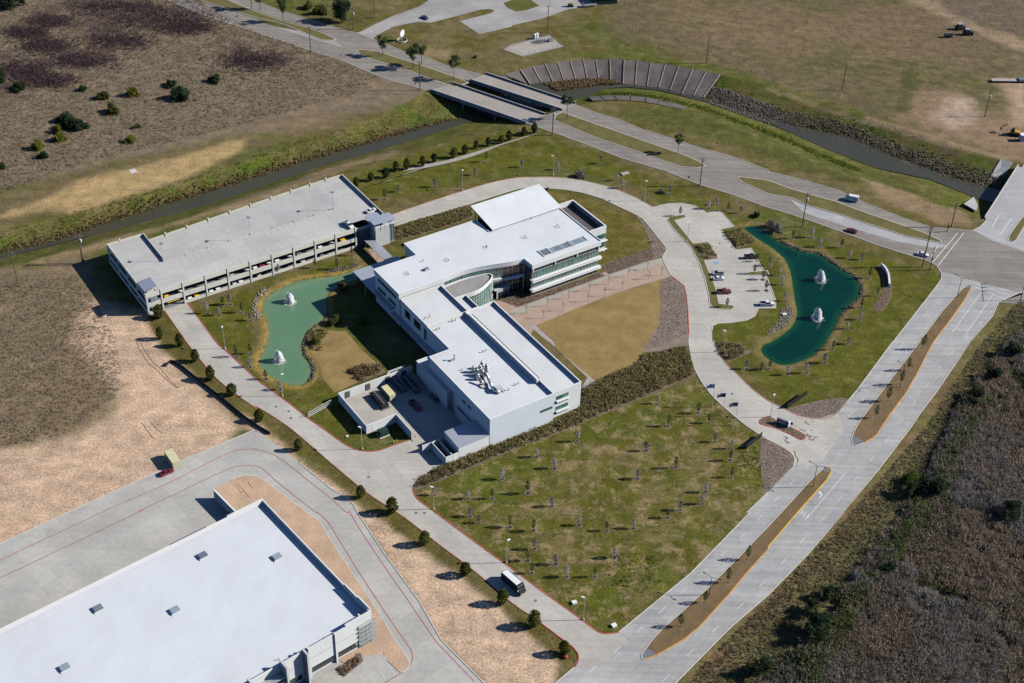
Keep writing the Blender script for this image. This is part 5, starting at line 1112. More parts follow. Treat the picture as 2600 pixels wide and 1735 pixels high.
# ------------------------------------------------------------------ poles, lamps, signs
def pole_h(base, top): 
    """height of an upright seen from base to top (full pixels)"""
    X0, Y0 = PX(*base); best = 8; bd = 1e9
    for i in range(20, 260):
        z = i * .1; d = Vector((X0, Y0, z)) - Vector((0, 0, CAM_H)); yy = CY - FPX * d.dot(UPV) / d.dot(FW)
        if abs(yy - top[1]) < bd: bd = abs(yy - top[1]); best = z
    return best
def tp_(c, r, x, y): return (650 * c + x / S4, ROW[r] + y / S4)
def utility_pole(c, r, b, t, label, arms=1, trans=False, rz=.4, h=None):
    bx = tp_(c, r, *b); h = h or pole_h(bx, tp_(c, r, *t)); p = PX(*bx)
    o = thing('utility_pole', label, 'pole', (*p, min(0, gz(*p))), rz, 'wooden utility poles')
    MB().tube((0, 0, -.2), (0, 0, h), .26, .17, 7).build('post', 'timber', o)
    for k in range(arms):
        z = h - .5 - 1.1 * k; MB().box(-1.4, 1.4, -.08, .08, z - .09, z + .09).build('crossarm', 'timber', o)
        for x in (-1.2, -.5, .5, 1.2): MB().tube((x, 0, z + .09), (x, 0, z + .35), .06, .05, 5).build('insulator', 'bright_steel', o)
    if trans: MB().tube((.45, 0, h - 4), (.45, 0, h - 2.8), .35, .35, 8).build('transformer', 'sign_white', o)
    return o
utility_pole(0, 1, (772, 862), (705, 575), 'tall utility pole at the corner of the garage shadow', 2, True)
utility_pole(0, 1, (760, 850), (700, 590), 'shorter utility pole twinned at the corner of the garage shadow', 1)
utility_pole(0, 1, (172, 1062), (108, 745), 'utility pole at the left edge below the channel', 2)
utility_pole(0, 0, (1866, 152), (1860, -10), 'utility pole beside the boulevard near the top left', 1)
utility_pole(1, 0, (503, 488), (498, 245), 'utility pole left of the boulevard opposite the grass island', 3)
utility_pole(1, 0, (1504, 830), (1499, 560), 'pale utility pole at the left end of the near bridge', 2)
utility_pole(1, 0, (893, 272), (903, 70), 'utility pole beside the big evergreen at the top', 2, True)
utility_pole(1, 0, (1087, 166), (1087, -20), 'utility pole on the grass at the top centre', 1)
utility_pole(2, 0, (325, 302), (345, 50), 'utility pole above the fenced gravel pad', 1)
utility_pole(2, 0, (1783, 582), (1815, 345), 'lone pole on the grass behind the concrete lining', 1)
utility_pole(2, 0, (370, 1242), (370, 990), 'pole with transformers at the right end of the near bridge', 2, True)
utility_pole(2, 1, (1722, 140), (1740, -120), 'utility pole below the boulevard above the ring drive', 2)
utility_pole(3, 0, (680, 826), (733, 588), 'lone pole in the brown field at the upper right', 1)
utility_pole(3, 0, (1987, 1072), (2050, 828), 'pole with white box beside the bare earth at upper right', 1, True)
utility_pole(3, 1, (312, 516), (366, 200), 'utility pole between boulevard and teal pond', 2, True)
utility_pole(3, 1, (1414, 882), (1497, 515), 'tallest utility pole at the crossroads corner', 3, True)
utility_pole(3, 1, (1680, 516), (1730, 290), 'pole on the far corner of the crossroads', 2)

def site_lamp(c, r, b, label, h=9.6, rz=0.0, double=False, group='white site lamps along the drives', mats='bright_steel'):
    p = PX(*tp_(c, r, *b)); o = thing('lamp_post', label, 'lamp', (*p, 0), rz, group)
    MB().tube((0, 0, 0), (0, 0, .7), .32, .28, 8).build('base', 'kerb_plain', o); MB().tube((0, 0, .7), (0, 0, h), .11, .08, 6).build('post', mats, o)
    for s in ((1, -1) if double else (1,)): MB().box(s * .1 if s > 0 else -1.15, 1.15 if s > 0 else -.1, -.28, .28, h - .05, h + .14).build('lamp_head', 'lamp_clear' if mats == 'bright_steel' else mats, o)
    return o
for c, r, b, lb in ((0, 2, (2065, 66), 'site lamp on the right of the west drive near the garage'), (1, 2, (243, 498), 'site lamp beside the west drive below the milky pond'), (1, 2, (975, 988), 'site lamp on the lawn corner by the service yard'), (1, 2, (1632, 1537), 'site lamp at the left tip of the south lawn'), (1, 3, (2297, 464), 'site lamp on the south lawn edge above the black bus'), (2, 3, (655, 988), 'site lamp nearest the bottom corner of the south lawn'), (2, 1, (1214, 278), 'site lamp where the ring drive meets the parking lot'), (1, 1, (1893, 180), 'site lamp outside the ring drive behind the garage tower'), (2, 1, (378, 42), 'site lamp at the top of the ring drive'), (2, 2, (1937, 96), 'site lamp in the shrub bed below the parking lot'), (2, 1, (1605, 652), 'twin headed lamp on the long parking island'), (3, 2, (22, 692), 'lamp at the left end of the entrance island')):
    site_lamp(c, r, b, lb, double='twin' in lb, rz=random.uniform(0, 3), h=9.6)
for c, r, b, t, lb in ((3, 2, (412, 1332), (450, 1140), 'twin arm street light at the tip of the lower median'), (2, 3, (1808, 758), (1825, 600), 'twin arm street light halfway down the lower median'), (3, 2, (1208, 420), (1240, 215), 'twin arm street light in the upper median'), (3, 1, (1732, 1166), (1772, 985), 'twin arm street light nearest the crossroads')):
    bx = tp_(c, r, *b); p = PX(*bx); h = pole_h(bx, tp_(c, r, *t)); o = thing('street_light', lb, 'street light', (*p, .16), math.radians(-30), 'dark twin arm street lights')
    MB().tube((0, 0, 0), (0, 0, h), .13, .09, 7).build('post', 'black_metal', o)
    for s in (1, -1):
        MB().path([(0, 0, h - .3), (s * 1.2, 0, h + .35), (s * 2.4, 0, h + .5)], .07, 5).build('arm', 'black_metal', o); MB().box(min(s * 2.2, s * 3.0), max(s * 2.2, s * 3.0), -.17, .17, h + .42, h + .58).build('lamp_head', 'black_metal', o)
# roof lamps of the garage
for u, v in ((-54.6, 149.4), (-18.2, 149.4), (18.9, 149.4)):
    o = thing('roof_lamp', {-54.6: 'four headed lamp at the ramp wall on the garage roof', -18.2: 'four headed lamp in the middle of the garage roof', 18.9: 'four headed lamp at the right end of the garage roof'}[u], 'lamp', (*UV(u, v), 8.55), AZ, 'lamps on the garage roof')
    MB().tube((0, 0, 0), (0, 0, 1.0), .3, .3, 8).build('base', 'precast', o); MB().tube((0, 0, 1.0), (0, 0, 8.2), .09, .07, 6).build('post', 'bright_steel', o)
    for x0, x1, y0, y1 in ((.15, .9, -.2, .2), (-.9, -.15, -.2, .2), (-.2, .2, .15, .9), (-.2, .2, -.9, -.15)): MB().box(x0, x1, y0, y1, 8.1, 8.25).build('lamp_head', 'steel', o)
def signal(c, r, b, h, label, arm=None, rz=0):
    p = PX(*tp_(c, r, *b)); o = thing('traffic_signal', label, 'traffic signal', (*p, 0), rz, 'traffic signals at the crossroads')
    MB().tube((0, 0, 0), (0, 0, h), .17, .12, 7).build('post', 'black_metal', o)
    if arm:
        MB().tube((0, 0, h - 1.2), (arm, 0, h - .6), .1, .06, 6).build('arm', 'black_metal', o)
        for t in (.55, .75, .95): MB().box(arm * t - .2, arm * t + .2, -.2, .2, h - 2.0, h - .8).build('signal_head', 'sign_yellow', o)
    else: MB().box(-.25, .25, -.45, -.15, h * .45, h * .45 + 1.0).build('signal_head', 'black_metal', o)
signal(3, 1, (1480, 912), 11.5, 'slim dark signal pole on the near corner of the crossroads')
signal(3, 1, (2312, 1190), 10.5, 'signal pole with mast arm on the right of the lower street', 13, math.radians(75))
signal(3, 1, (1640, 560), 5.0, 'short signal post with yellow heads on the far corner')
def road_sign(c, r, b, label, mat, h=2.2, kind='diamond'):
    p = PX(*tp_(c, r, *b)); o = thing('road_sign', label, 'sign', (*p, 0), math.radians(-20)); MB().tube((0, 0, 0), (0, 0, h), .05, .05, 5).build('post', 'steel', o)
    q = [(0, -.55), (.55, 0), (0, .55), (-.55, 0)] if kind == 'diamond' else [(-.4, -.5), (.4, -.5), (.4, .5), (-.4, .5)]
    MB().add([(x, -.08, h + z) for x, z in q] + [(x, -.05, h + z) for x, z in q], [(0, 1, 2, 3), (7, 6, 5, 4), (0, 4, 5, 1), (1, 5, 6, 2), (2, 6, 7, 3), (3, 7, 4, 0)]).build('plate', mat, o)
road_sign(1, 0, (795, 250), 'yellow warning sign under the big evergreen', 'sign_yellow'); road_sign(2, 0, (1332, 1180), 'yellow warning sign on the verge right of the bridges', 'sign_yellow'); road_sign(2, 0, (1878, 1352), 'orange warning sign on the verge further right', 'sign_yellow')
road_sign(1, 0, (778, 545), 'white sign left of the boulevard before the bridges', 'sign_white', 2.4, 'r'); road_sign(1, 0, (1022, 245), 'small white sign by the old drive', 'sign_white', 1.5, 'r'); road_sign(1, 0, (1510, 392), 'small white marker on the grass above the boulevard', 'sign_white', 1.2, 'r')
road_sign(2, 1, (1620, 92), 'small grey sign on the verge above the parking lot', 'galvanised', 2.0, 'r'); road_sign(3, 2, (210, 795), 'small dark sign post on the entrance island', 'black_metal', 2.2, 'r')
for x, y, lb in ((1600, 832), (1785, 775), (1460, 785)) and ((1597, 840, 'white barrier end marker at the near bridge'), (1785, 775, 'pair of pale markers at the bridge median'), (1462, 782, 'pale marker post before the near bridge')):
    road_sign(1, 0, (x, y), lb, 'sign_white', 1.0, 'r')
o = thing('billboard', 'white satellite dish on a ring base above the boulevard', 'dish', (*T(1, 0, 1340, 375), 0), math.radians(60)); o.name = 'satellite_dish'
MB().tube((0, 0, 0), (0, 0, 3.2), .25).build('post', 'galvanised', o); MB().tube((0, -.3, 4.2), (0, .3, 4.2), 1.9, 1.5, 12).build('dish', 'sign_white', o)
b = MB(); strip(b, [(2.6 * math.cos(a), 2.6 * math.sin(a)) for a in np.linspace(0, 2 * math.pi, 14)[:-1]], .2, 0, .6, True); b.build('ring_base', 'kerb_plain', o)

# flags
def flag(c, r, b, label, kind):
    p = PX(*tp_(c, r, *b)); o = thing('flagpole', label, 'flag', (*p, 0), math.radians(180)); h = 10.5
    MB().tube((0, 0, 0), (0, 0, h), .09, .05, 6).build('pole', 'bright_steel', o); MB().ball((0, 0, h + .1), .14, 6, 4).build('finial', 'bright_steel', o)
    W_, Hh = 2.9, 1.75; n = 8
    def cloth(x0, x1, z0, z1, mat, name, par=None, dy=0.0):
        q = MB()
        for i in range(n + 1):
            t = x0 + (x1 - x0) * i / n; y = .22 * math.sin(t * 3.0) * t / W_ + dy; sag = -.35 * (t / W_) ** 1.5
            q.v += [(t, y, h - .2 - Hh + z0 + sag), (t, y, h - .2 - Hh + z1 + sag)]
        q.f = [(2 * i, 2 * i + 2, 2 * i + 3, 2 * i + 1) for i in range(n)]; return q.build(name, mat, par or o)
    if kind == 'us':
        cf = cloth(.05, W_, 0, Hh, 'flag_white', 'cloth')
        for k in range(7):
            for dy in (.012, -.012): cloth(.05, W_, Hh * (2 * k) / 13, Hh * (2 * k + 1) / 13, 'flag_red', 'stripe', cf, dy)
        for dy in (.024, -.024): cloth(.05, W_ * .42, Hh * 6 / 13, Hh, 'flag_blue', 'canton', cf, dy)
    elif kind == 'tx':
        cf = cloth(.05, W_, Hh / 2, Hh, 'flag_white', 'cloth'); cloth(W_ / 3, W_, 0, Hh / 2, 'flag_red', 'stripe', cf)
        for dy in (.015, -.015): cloth(.05, W_ / 3, 0, Hh, 'flag_blue', 'band', cf, dy)
        s_ = MB(); s_.v = []
        for dy in (.26, -.26): pass
    else:
        cf = cloth(.05, W_, 0, Hh, 'flag_white', 'cloth')
        for dy in (.015, -.015): cloth(.9, 2.0, .5, 1.25, 'flag_sky', 'emblem', cf, dy); cloth(.05, W_, 0, .2, 'flag_sky', 'stripe', cf, dy)
flag(2, 2, (1833, 597), 'flagpole with pale blue and white flag beside the drive', 'co'); flag(2, 2, (1932, 680), 'flagpole with red, white and blue lone star flag', 'tx'); flag(2, 2, (2042, 767), 'flagpole with stars and stripes flag nearest the entrance', 'us')

# gates, walls, cabinets
def fence_panel(a, c, h, label, mat='black_metal', name='sliding_gate', cat='gate', pick=.55):
    o = thing(name, label, cat, (*a, 0), math.atan2(c[1] - a[1], c[0] - a[0])); L = math.hypot(c[0] - a[0], c[1] - a[1])
    for z in (.15, h * .5, h): MB().box(0, L, -.05, .05, z - .06, z + .06).build('rail', mat, o)
    if pick < .5: MB().box(.02, L - .02, -.02, .02, .2, h - .05).build('mesh_panel', mat, o)
    n = max(2, int(L / .8))
    for i in range(n + 1): b = MB().box(L * i / n - .04, L * i / n + .04, -.045, .045, .05, h + .1); b.build('picket', mat, o)
    return o
fence_panel(T(3, 2, 175, 615), T(3, 2, 350, 490), 2.2, 'dark sliding gate open beside the upper entrance bed', pick=.3)
fence_panel(T(2, 2, 2290, 870), T(2, 2, 2150, 985), 2.2, 'dark sliding gate open beside the lower entrance bed', pick=.3)
fence_panel(T(1, 2, 480, 692), T(1, 2, 690, 575), 2.0, 'white framed sliding gate beside the west drive', 'coping', pick=.55)
rw = smooth(TT('02', (1520, 230), (1605, 195), (1850, 385), (2050, 540), (2230, 690), (2348, 775), '12', (130, 852)), 3)
o = thing('retaining_wall', 'low retaining wall coloured black for its shadow, along the grass strip west of the drive', 'wall', (*rw[0], 0)); strip(MB(), [(p[0] - rw[0][0], p[1] - rw[0][1]) for p in rw], .22, -.1, 1.2).build('wall', 'black_metal', o)  # wall coloured black to stand for the shadow band along it
mw = smooth(TT('31', (1035, 882), (1075, 925), (1100, 985), (1108, 1070)), 5)
o = thing('entrance_wall', 'curved low white entrance wall facing the crossroads', 'wall', (*mw[0], 0)); strip(MB(), [(p[0] - mw[0][0], p[1] - mw[0][1]) for p in mw], .5, 0, 1.7).build('wall', 'white_wall', o); strip(MB(), [(p[0] - mw[0][0], p[1] - mw[0][1]) for p in mw], .7, 1.71, 1.85).build('coping', 'coping', o)
p = T(3, 2, 132, 765); o = thing('monument_sign', 'dark monument sign with pale frame on the entrance island', 'sign', (*p, .16), math.radians(-32)); MB().box(-2.2, 2.2, -.35, .35, 0, 2.3).build('slab', 'nose_grey', o); MB().box(1.9, 2.35, -.45, .45, 0, 2.6).build('end_pier', 'sign_white', o); MB().box(-1.5, .9, -.40, -.36, 1.0, 1.5).build('lettering_panel', 'bright_steel', o)
p = T(1, 2, 1165, 855); o = thing('transformer', 'dark green transformer box on a concrete pad by the yard', 'transformer', (*p, 0), AZ); MB().box(-1.9, 1.9, -1.5, 1.5, 0, .2).build('pad', 'kerb_plain', o); MB().box(-1.6, 1.6, -1.1, 1.1, .2, 2.4).build('cabinet', 'dark_green', o); MB().box(-1.5, 1.5, -1.16, -1.12, .4, 2.2).build('door', 'dark_green', o)
p = T(2, 1, 1040, 25); o = thing('culvert_box', 'pale concrete culvert slab on the grass above the ring drive', 'culvert', (*p, 0), math.radians(30)); MB().box(-1.8, 1.8, -1.0, 1.0, 0, .3).build('slab', 'path_concrete', o); MB().box(-2.1, -1.85, -1.2, 1.2, 0, .5).build('headwall', 'kerb_plain', o)
for c, r, x, y, lb in ((2, 3, 935, 1045, 'pale concrete box in the bottom corner of the south lawn'), (2, 3, 572, 835, 'small white utility box left of the bottom lamp'), (3, 1, 150, 1325, 'white pump cabinet on the stones beside the teal pond'), (1, 2, 838, 872, 'small white marker on the lawn by the service yard')):
    p = T(c, r, x, y); o = thing('utility_box', lb, 'box', (*p, 0), random.random()); s = .4 if 'marker' in lb else .7
    MB().box(-s, s, -s * .8, s * .8, 0, s * .9).build('cabinet', 'sign_white', o); MB().box(-s * 1.1, s * 1.1, -s * .9, s * .9, s * .9, s * 1.0).build('lid', 'coping', o)
for c, r, x, y in ((1, 2, 185, 598), (1, 2, 300, 640), (1, 2, 320, 702), (1, 2, 1032, 1242), (2, 3, 215, 812), (2, 2, 2018, 478), (1, 3, 1468, 8), (1, 3, 1545, 8), (2, 1, 1905, 668)):
    p = T(c, r, x, y); MBo = MB().tube((p[0], p[1], .07), (p[0], p[1], .105), .5, .5, 12).build('manhole_cover', 'steel'); tag(MBo, 'dark round manhole cover set in the pale drive', 'manhole cover', 'manhole covers in the drives')
for c, r, x, y in ((1, 2, 1410, 890), (1, 2, 1290, 925), (1, 2, 1265, 935), (1, 2, 1440, 860), (1, 2, 1465, 875)):
    p = T(c, r, x, y); tag(MB().tube((p[0], p[1], 0), (p[0], p[1], 1.25), .13, .13, 8).ball((p[0], p[1], 1.25), .13, 8, 4).build('bollard', 'safety_yellow'), 'yellow safety bollard at the mouth of the service yard', 'bollard', 'yellow bollards')
# yard contents
def yard(name, label, cat, kx, ky, rz=AZ, z=.1): return thing(name, label, cat, (*K(5, kx, ky), z), rz)
def container(o, L, W_, Hh, mat, roofm):
    MB().box(-L / 2, L / 2, -W_ / 2, W_ / 2, .15, Hh).build('body', mat, o); MB().box(-L / 2 - .03, L / 2 + .03, -W_ / 2 - .03, W_ / 2 + .03, Hh + .01, Hh + .09).build('roof', roofm, o)
    n = int(L / .6)
    for i in range(n):
        for s in (-1, 1): MB().box(-L / 2 + (i + .25) * L / n, -L / 2 + (i + .75) * L / n, min(s * W_ / 2, s * (W_ / 2 + .05)), max(s * W_ / 2, s * (W_ / 2 + .05)), .3, Hh - .15).build('side_rib', mat, o)
    for s in (-1, 1): MB().box(L / 2 + .01, L / 2 + .06, min(s * .05, s * (W_ / 2 - .1)), max(s * .05, s * (W_ / 2 - .1)), .3, Hh - .15).build('door', mat, o)
    for x in (-L / 2 + .2, L / 2 - .2):
        for y in (-W_ / 2 + .2, W_ / 2 - .2): MB().box(x - .15, x + .15, y - .15, y + .15, 0, .15).build('foot', 'steel', o)
container(yard('shipping_container', 'cream shipping container standing in the service yard', 'container', 860, 745, AZ + math.pi / 2 + math.pi), 6.0, 2.4, 2.7, 'container_cream', 'box_yellow')
p = T(0, 2, 1590, 1110); container(thing('shipping_container', 'cream storage container on the bare earth above the truck court', 'container', (*p, 0), math.radians(125)), 7.0, 2.8, 3.0, 'container_cream', 'container_cream')
o = yard('generator', 'black generator with stacks guarded by yellow bollards in the yard', 'generator', 730, 835, AZ + math.pi / 2)
MB().box(-4.2, 4.2, -1.3, 1.3, .3, 1.9).build('enclosure', 'black_metal', o); MB().box(-4.6, 4.6, -1.6, 1.6, 0, .3).build('skid', 'nose_grey', o)
for i in range(5): MB().tube((-3.2 + i * 1.6, .3, 1.9), (-3.2 + i * 1.6, .3, 2.6), .35, .3, 8).build('stack', 'steel', o)
for i in range(7):
    p = K(5, 630 + 20 * i, 745 + 33 * i); tag(MB().tube((*p, 0), (*p, 1.3), .13, .13, 8).ball((*p, 1.3), .13, 8, 4).build('bollard', 'safety_yellow'), 'yellow bollard in the row guarding the black generator', 'bollard', 'yellow bollards')
for i, (kx, ky) in enumerate(((1010, 590), (1210, 600))):
    o = yard('chiller', ('nearer' if i == 0 else 'farther') + ' dark chiller unit with pipes in the yard shade', 'chiller', kx, ky, AZ + math.pi / 2)
    MB().box(-4.5, 4.5, -1.2, 1.2, 0, 2.3).build('cabinet', 'nose_grey', o)
    for j in range(5): MB().tube((-3.4 + j * 1.7, 0, 2.3), (-3.4 + j * 1.7, 0, 2.55), .62, .62, 10).build('fan', 'black_metal', o)
o = yard('pipe_run', 'pale insulated pipes running along the top of the yard wall', 'pipes', 960, 420, AZ)
for dy in (0, .55): MB().path([(-4.2, -2.2 + dy, .3), (-4.2, -2.2 + dy, 2.2), (-2.6, -.6 + dy, 2.5), (3.8, -.6 + dy, 2.5), (3.8, -.6 + dy, .3)], .17, 7).build('pipe', 'bright_steel', o)

# top of the picture: gas station, shed, machines
o = thing('gas_station', 'small gas metering station with white tanks and grey pipework', 'station', (*T(2, 0, 280, 390), .03), math.radians(15))
for i in range(5): MB().path([(-3 + i * 1.1, -1.5, .2), (-3 + i * 1.1, -1.5, 1.4), (-3 + i * 1.1, 2, 1.4), (-3 + i * 1.1, 2, .2)], .14, 6).build('pipe', 'galvanised', o)
MB().tube((-4.2, .3, .9), (3.2, .3, .9), .4, .4, 8).build('manifold', 'galvanised', o)
for x, y in ((-3, 4.5), (-1.6, 5.2)): MB().tube((x, y, .02), (x, y, 2.6), .8, .8, 10).ball((x, y, 2.6), .8, 10, 5, .5).build('tank', 'sign_white', o)
MB().box(3.4, 5.2, -.8, .8, 0, 1.9).build('cabinet', 'galvanised', o)
fp = TT('20', (-80, 455), (340, 320), (475, 430), (100, 522))
o = thing('chain_fence', 'wire fence with posts round the gas station pad', 'fence', (*fp[0], 0))
for a, c in zip(fp, fp[1:] + fp[:1]):
    n = 7
    for i in range(n):
        q = (a[0] + (c[0] - a[0]) * i / n - fp[0][0], a[1] + (c[1] - a[1]) * i / n - fp[0][1]); MB().tube((*q, 0), (*q, 2.0), .06, .06, 5).build('post', 'galvanised', o)
    for z in (1.9, 1.0, .15): MB().tube((a[0] - fp[0][0], a[1] - fp[0][1], z), (c[0] - fp[0][0], c[1] - fp[0][1], z), .03, .03, 4).build('rail', 'galvanised', o)
p = T(2, 0, 900, 40); o = thing('shed', 'dark green shed with pale end wall at the top edge', 'shed', (*p, 0), math.radians(12)); MB().prism([(-9, 0), (4, 0), (4, 8), (-9, 8)], 0, 3.6).build('wall', 'dark_green', o); MB().box(4.01, 4.2, .2, 7.8, 0, 3.9).build('end_wall', 'container_cream', o); MB().prism([(-9.4, -.4), (4.5, -.4), (4.5, 8.4), (-9.4, 8.4)], 3.62, [3.8, 3.8, 4.6, 4.6]).build('roof', 'dark_green', o)
p = T(2, 0, 715, 60); o = thing('flat_trailer', 'grey flat trailer parked on the old lot', 'trailer', (*p, 0), math.radians(18)); MB().box(-3.8, 3.8, -1.2, 1.2, .8, 1.1).build('bed', 'galvanised', o)
for x in (-2.4, -1.2):
    for y in (-1.05, 1.05): MB().tube((x, y - .12, .42), (x, y + .12, .42), .42, .42, 10).build('wheel', 'tyre', o)
MB().box(-3.8, -3.6, -1.2, 1.2, 1.11, 2.2).build('headboard', 'galvanised', o)
p = T(2, 0, 535, 62); o = thing('skid_loader', 'small green and yellow loader on the old lot', 'loader', (*p, 0), math.radians(10)); MB().box(-1.4, 1.2, -.8, .8, .5, 1.4).build('body', 'dark_green', o); MB().box(-.7, .5, -.7, .7, 1.41, 2.5).build('cab', 'car_yellow', o); MB().box(1.3, 1.8, -1.0, 1.0, .1, .8).build('bucket', 'steel', o)
for x in (-.9, .8):
    for y in (-.95, .95): MB().tube((x, y - .15, .45), (x, y + .15, .45), .45, .45, 10).build('wheel', 'tyre', o)
def tractor(p, rz, label):
    o = thing('tractor', label, 'tractor', (*p, 0), rz); MB().box(-2.6, 2.6, -1.0, 1.0, .8, 1.8).build('chassis', 'black_metal', o); MB().box(-1.6, .6, -1.0, 1.0, 1.81, 3.2).build('cab', 'glass_dark', o); MB().box(-1.8, .8, -1.15, 1.15, 3.21, 3.4).build('roof', 'bright_steel', o); MB().box(.7, 2.7, -.7, .7, 1.81, 2.5).build('hood', 'steel', o); MB().tube((1.8, .3, 2.5), (1.8, .3, 3.5), .1).build('exhaust', 'steel', o)
    for x, rr in ((-1.6, .95), (1.8, .75)):
        for y in (-1.25, 1.25): MB().tube((x, y - .3, rr), (x, y + .3, rr), rr, rr, 12).build('wheel', 'tyre', o)
    return o
tractor(T(3, 0, 1830, 320), .1, 'large grey roofed tractor on the brown field at upper right'); tractor(T(3, 0, 1760, 270), .3, 'second dark machine close behind the grey roofed tractor')
p = T(3, 0, 1650, 345); o = thing('water_tank', 'dark tank trailer left of the tractor', 'trailer', (*p, 0), .1); MB().tube((-2.2, 0, 1.4), (2.2, 0, 1.4), .95, .95, 12).build('tank', 'car_navy', o); MB().box(-2.5, 2.5, -.6, .6, .35, .5).build('frame', 'steel', o)
for y in (-.8, .8): MB().tube((0, y - .15, .45), (0, y + .15, .45), .45, .45, 10).build('wheel', 'tyre', o)
p = T(3, 0, 2210, 752); o = thing('flat_trailer', 'long flat lowboy trailer at the right edge', 'trailer', (*p, 0), math.radians(2)); MB().box(-9, 9, -1.4, 1.4, .8, 1.15).build('bed', 'plaza_grey', o); MB().box(4.5, 9.5, -1.4, 1.4, 1.16, 1.9).build('neck', 'steel', o)
for x in (-7, -5.6, 3.2, 4.6):
    for y in (-1.3, 1.3): MB().tube((x, y - .15, .45), (x, y + .15, .45), .45, .45, 10).build('wheel', 'tyre', o)
p = T(3, 0, 2260, 1240); o = thing('excavator', 'orange excavator working at the right edge', 'excavator', (*p, 0), math.radians(160)); MB().box(-2.0, 2.0, -1.3, 1.3, 1.1, 2.3).build('body', 'kerb_orange', o); MB().box(.3, 1.9, .2, 1.25, 2.31, 3.5).build('cab', 'glass_dark', o)
for y in (-1.2, 1.2): MB().box(-2.2, 2.2, y - .35, y + .35, 0, 1.0).build('track', 'tyre', o)
MB().path([(1.8, -.3, 2.2), (4.2, -.3, 4.6), (6.4, -.3, 2.8)], .22, 6).build('boom', 'kerb_orange', o); MB().box(6.0, 7.0, -.8, .2, 1.4, 2.6).build('bucket', 'steel', o)
p = T(3, 0, 2380, 1290); o = thing('site_tank', 'grey steel storage tank box at the right edge', 'tank', (*p, 0), math.radians(5)); MB().box(-4, 4, -1.3, 1.3, .2, 3.2).build('box', 'metal_blue_grey', o); MB().box(-4.1, 4.1, -1.4, 1.4, 3.21, 3.35).build('lid', 'sign_white', o); MB().box(-4, 4, -1.2, 1.2, 0, .19).build('skid', 'steel', o)

# ------------------------------------------------------------------ vehicles
def wheels(o, L, W_, r=.36, xs=None):
    for x in xs or (-L * .30, L * .31):
        for s in (-1, 1):
            y = s * (W_ / 2 - .1)
            wh = MB().tube((x, y - .12, r), (x, y + .12, r), r, r, 12).build('wheel', 'tyre', o)
            MB().tube((x, y + s * .121, r), (x, y + s * .14, r), r * .55, r * .55, 8).build('rim', 'bright_steel', wh)
def lamps(o, L, W_, z):
    for s in (-1, 1):
        MB().box(L / 2 - .06, L / 2 + .02, s * W_ * .36 - .2, s * W_ * .36 + .2, z - .1, z + .1).build('headlight', 'lamp_clear', o)
        MB().box(-L / 2 - .02, -L / 2 + .06, s * W_ * .38 - .17, s * W_ * .38 + .17, z - .06, z + .2).build('taillight', 'lamp_red', o)
def loft(b, secs):
    """secs: (x, half width bottom, half width top, z0, z1)"""
    o = len(b.v)
    for x, w0, w1, z0, z1 in secs: b.v += [(x, -w0, z0), (x, w0, z0), (x, w1, z1), (x, -w1, z1)]
    for i in range(len(secs) - 1):
        p, q = o + 4 * i, o + 4 * i + 4
        for k in range(4): b.f.append((p + k, p + (k + 1) % 4, q + (k + 1) % 4, q + k)[::-1])
    e = o + 4 * (len(secs) - 1); b.f += [(o, o + 1, o + 2, o + 3), (e + 3, e + 2, e + 1, e)]
    return b
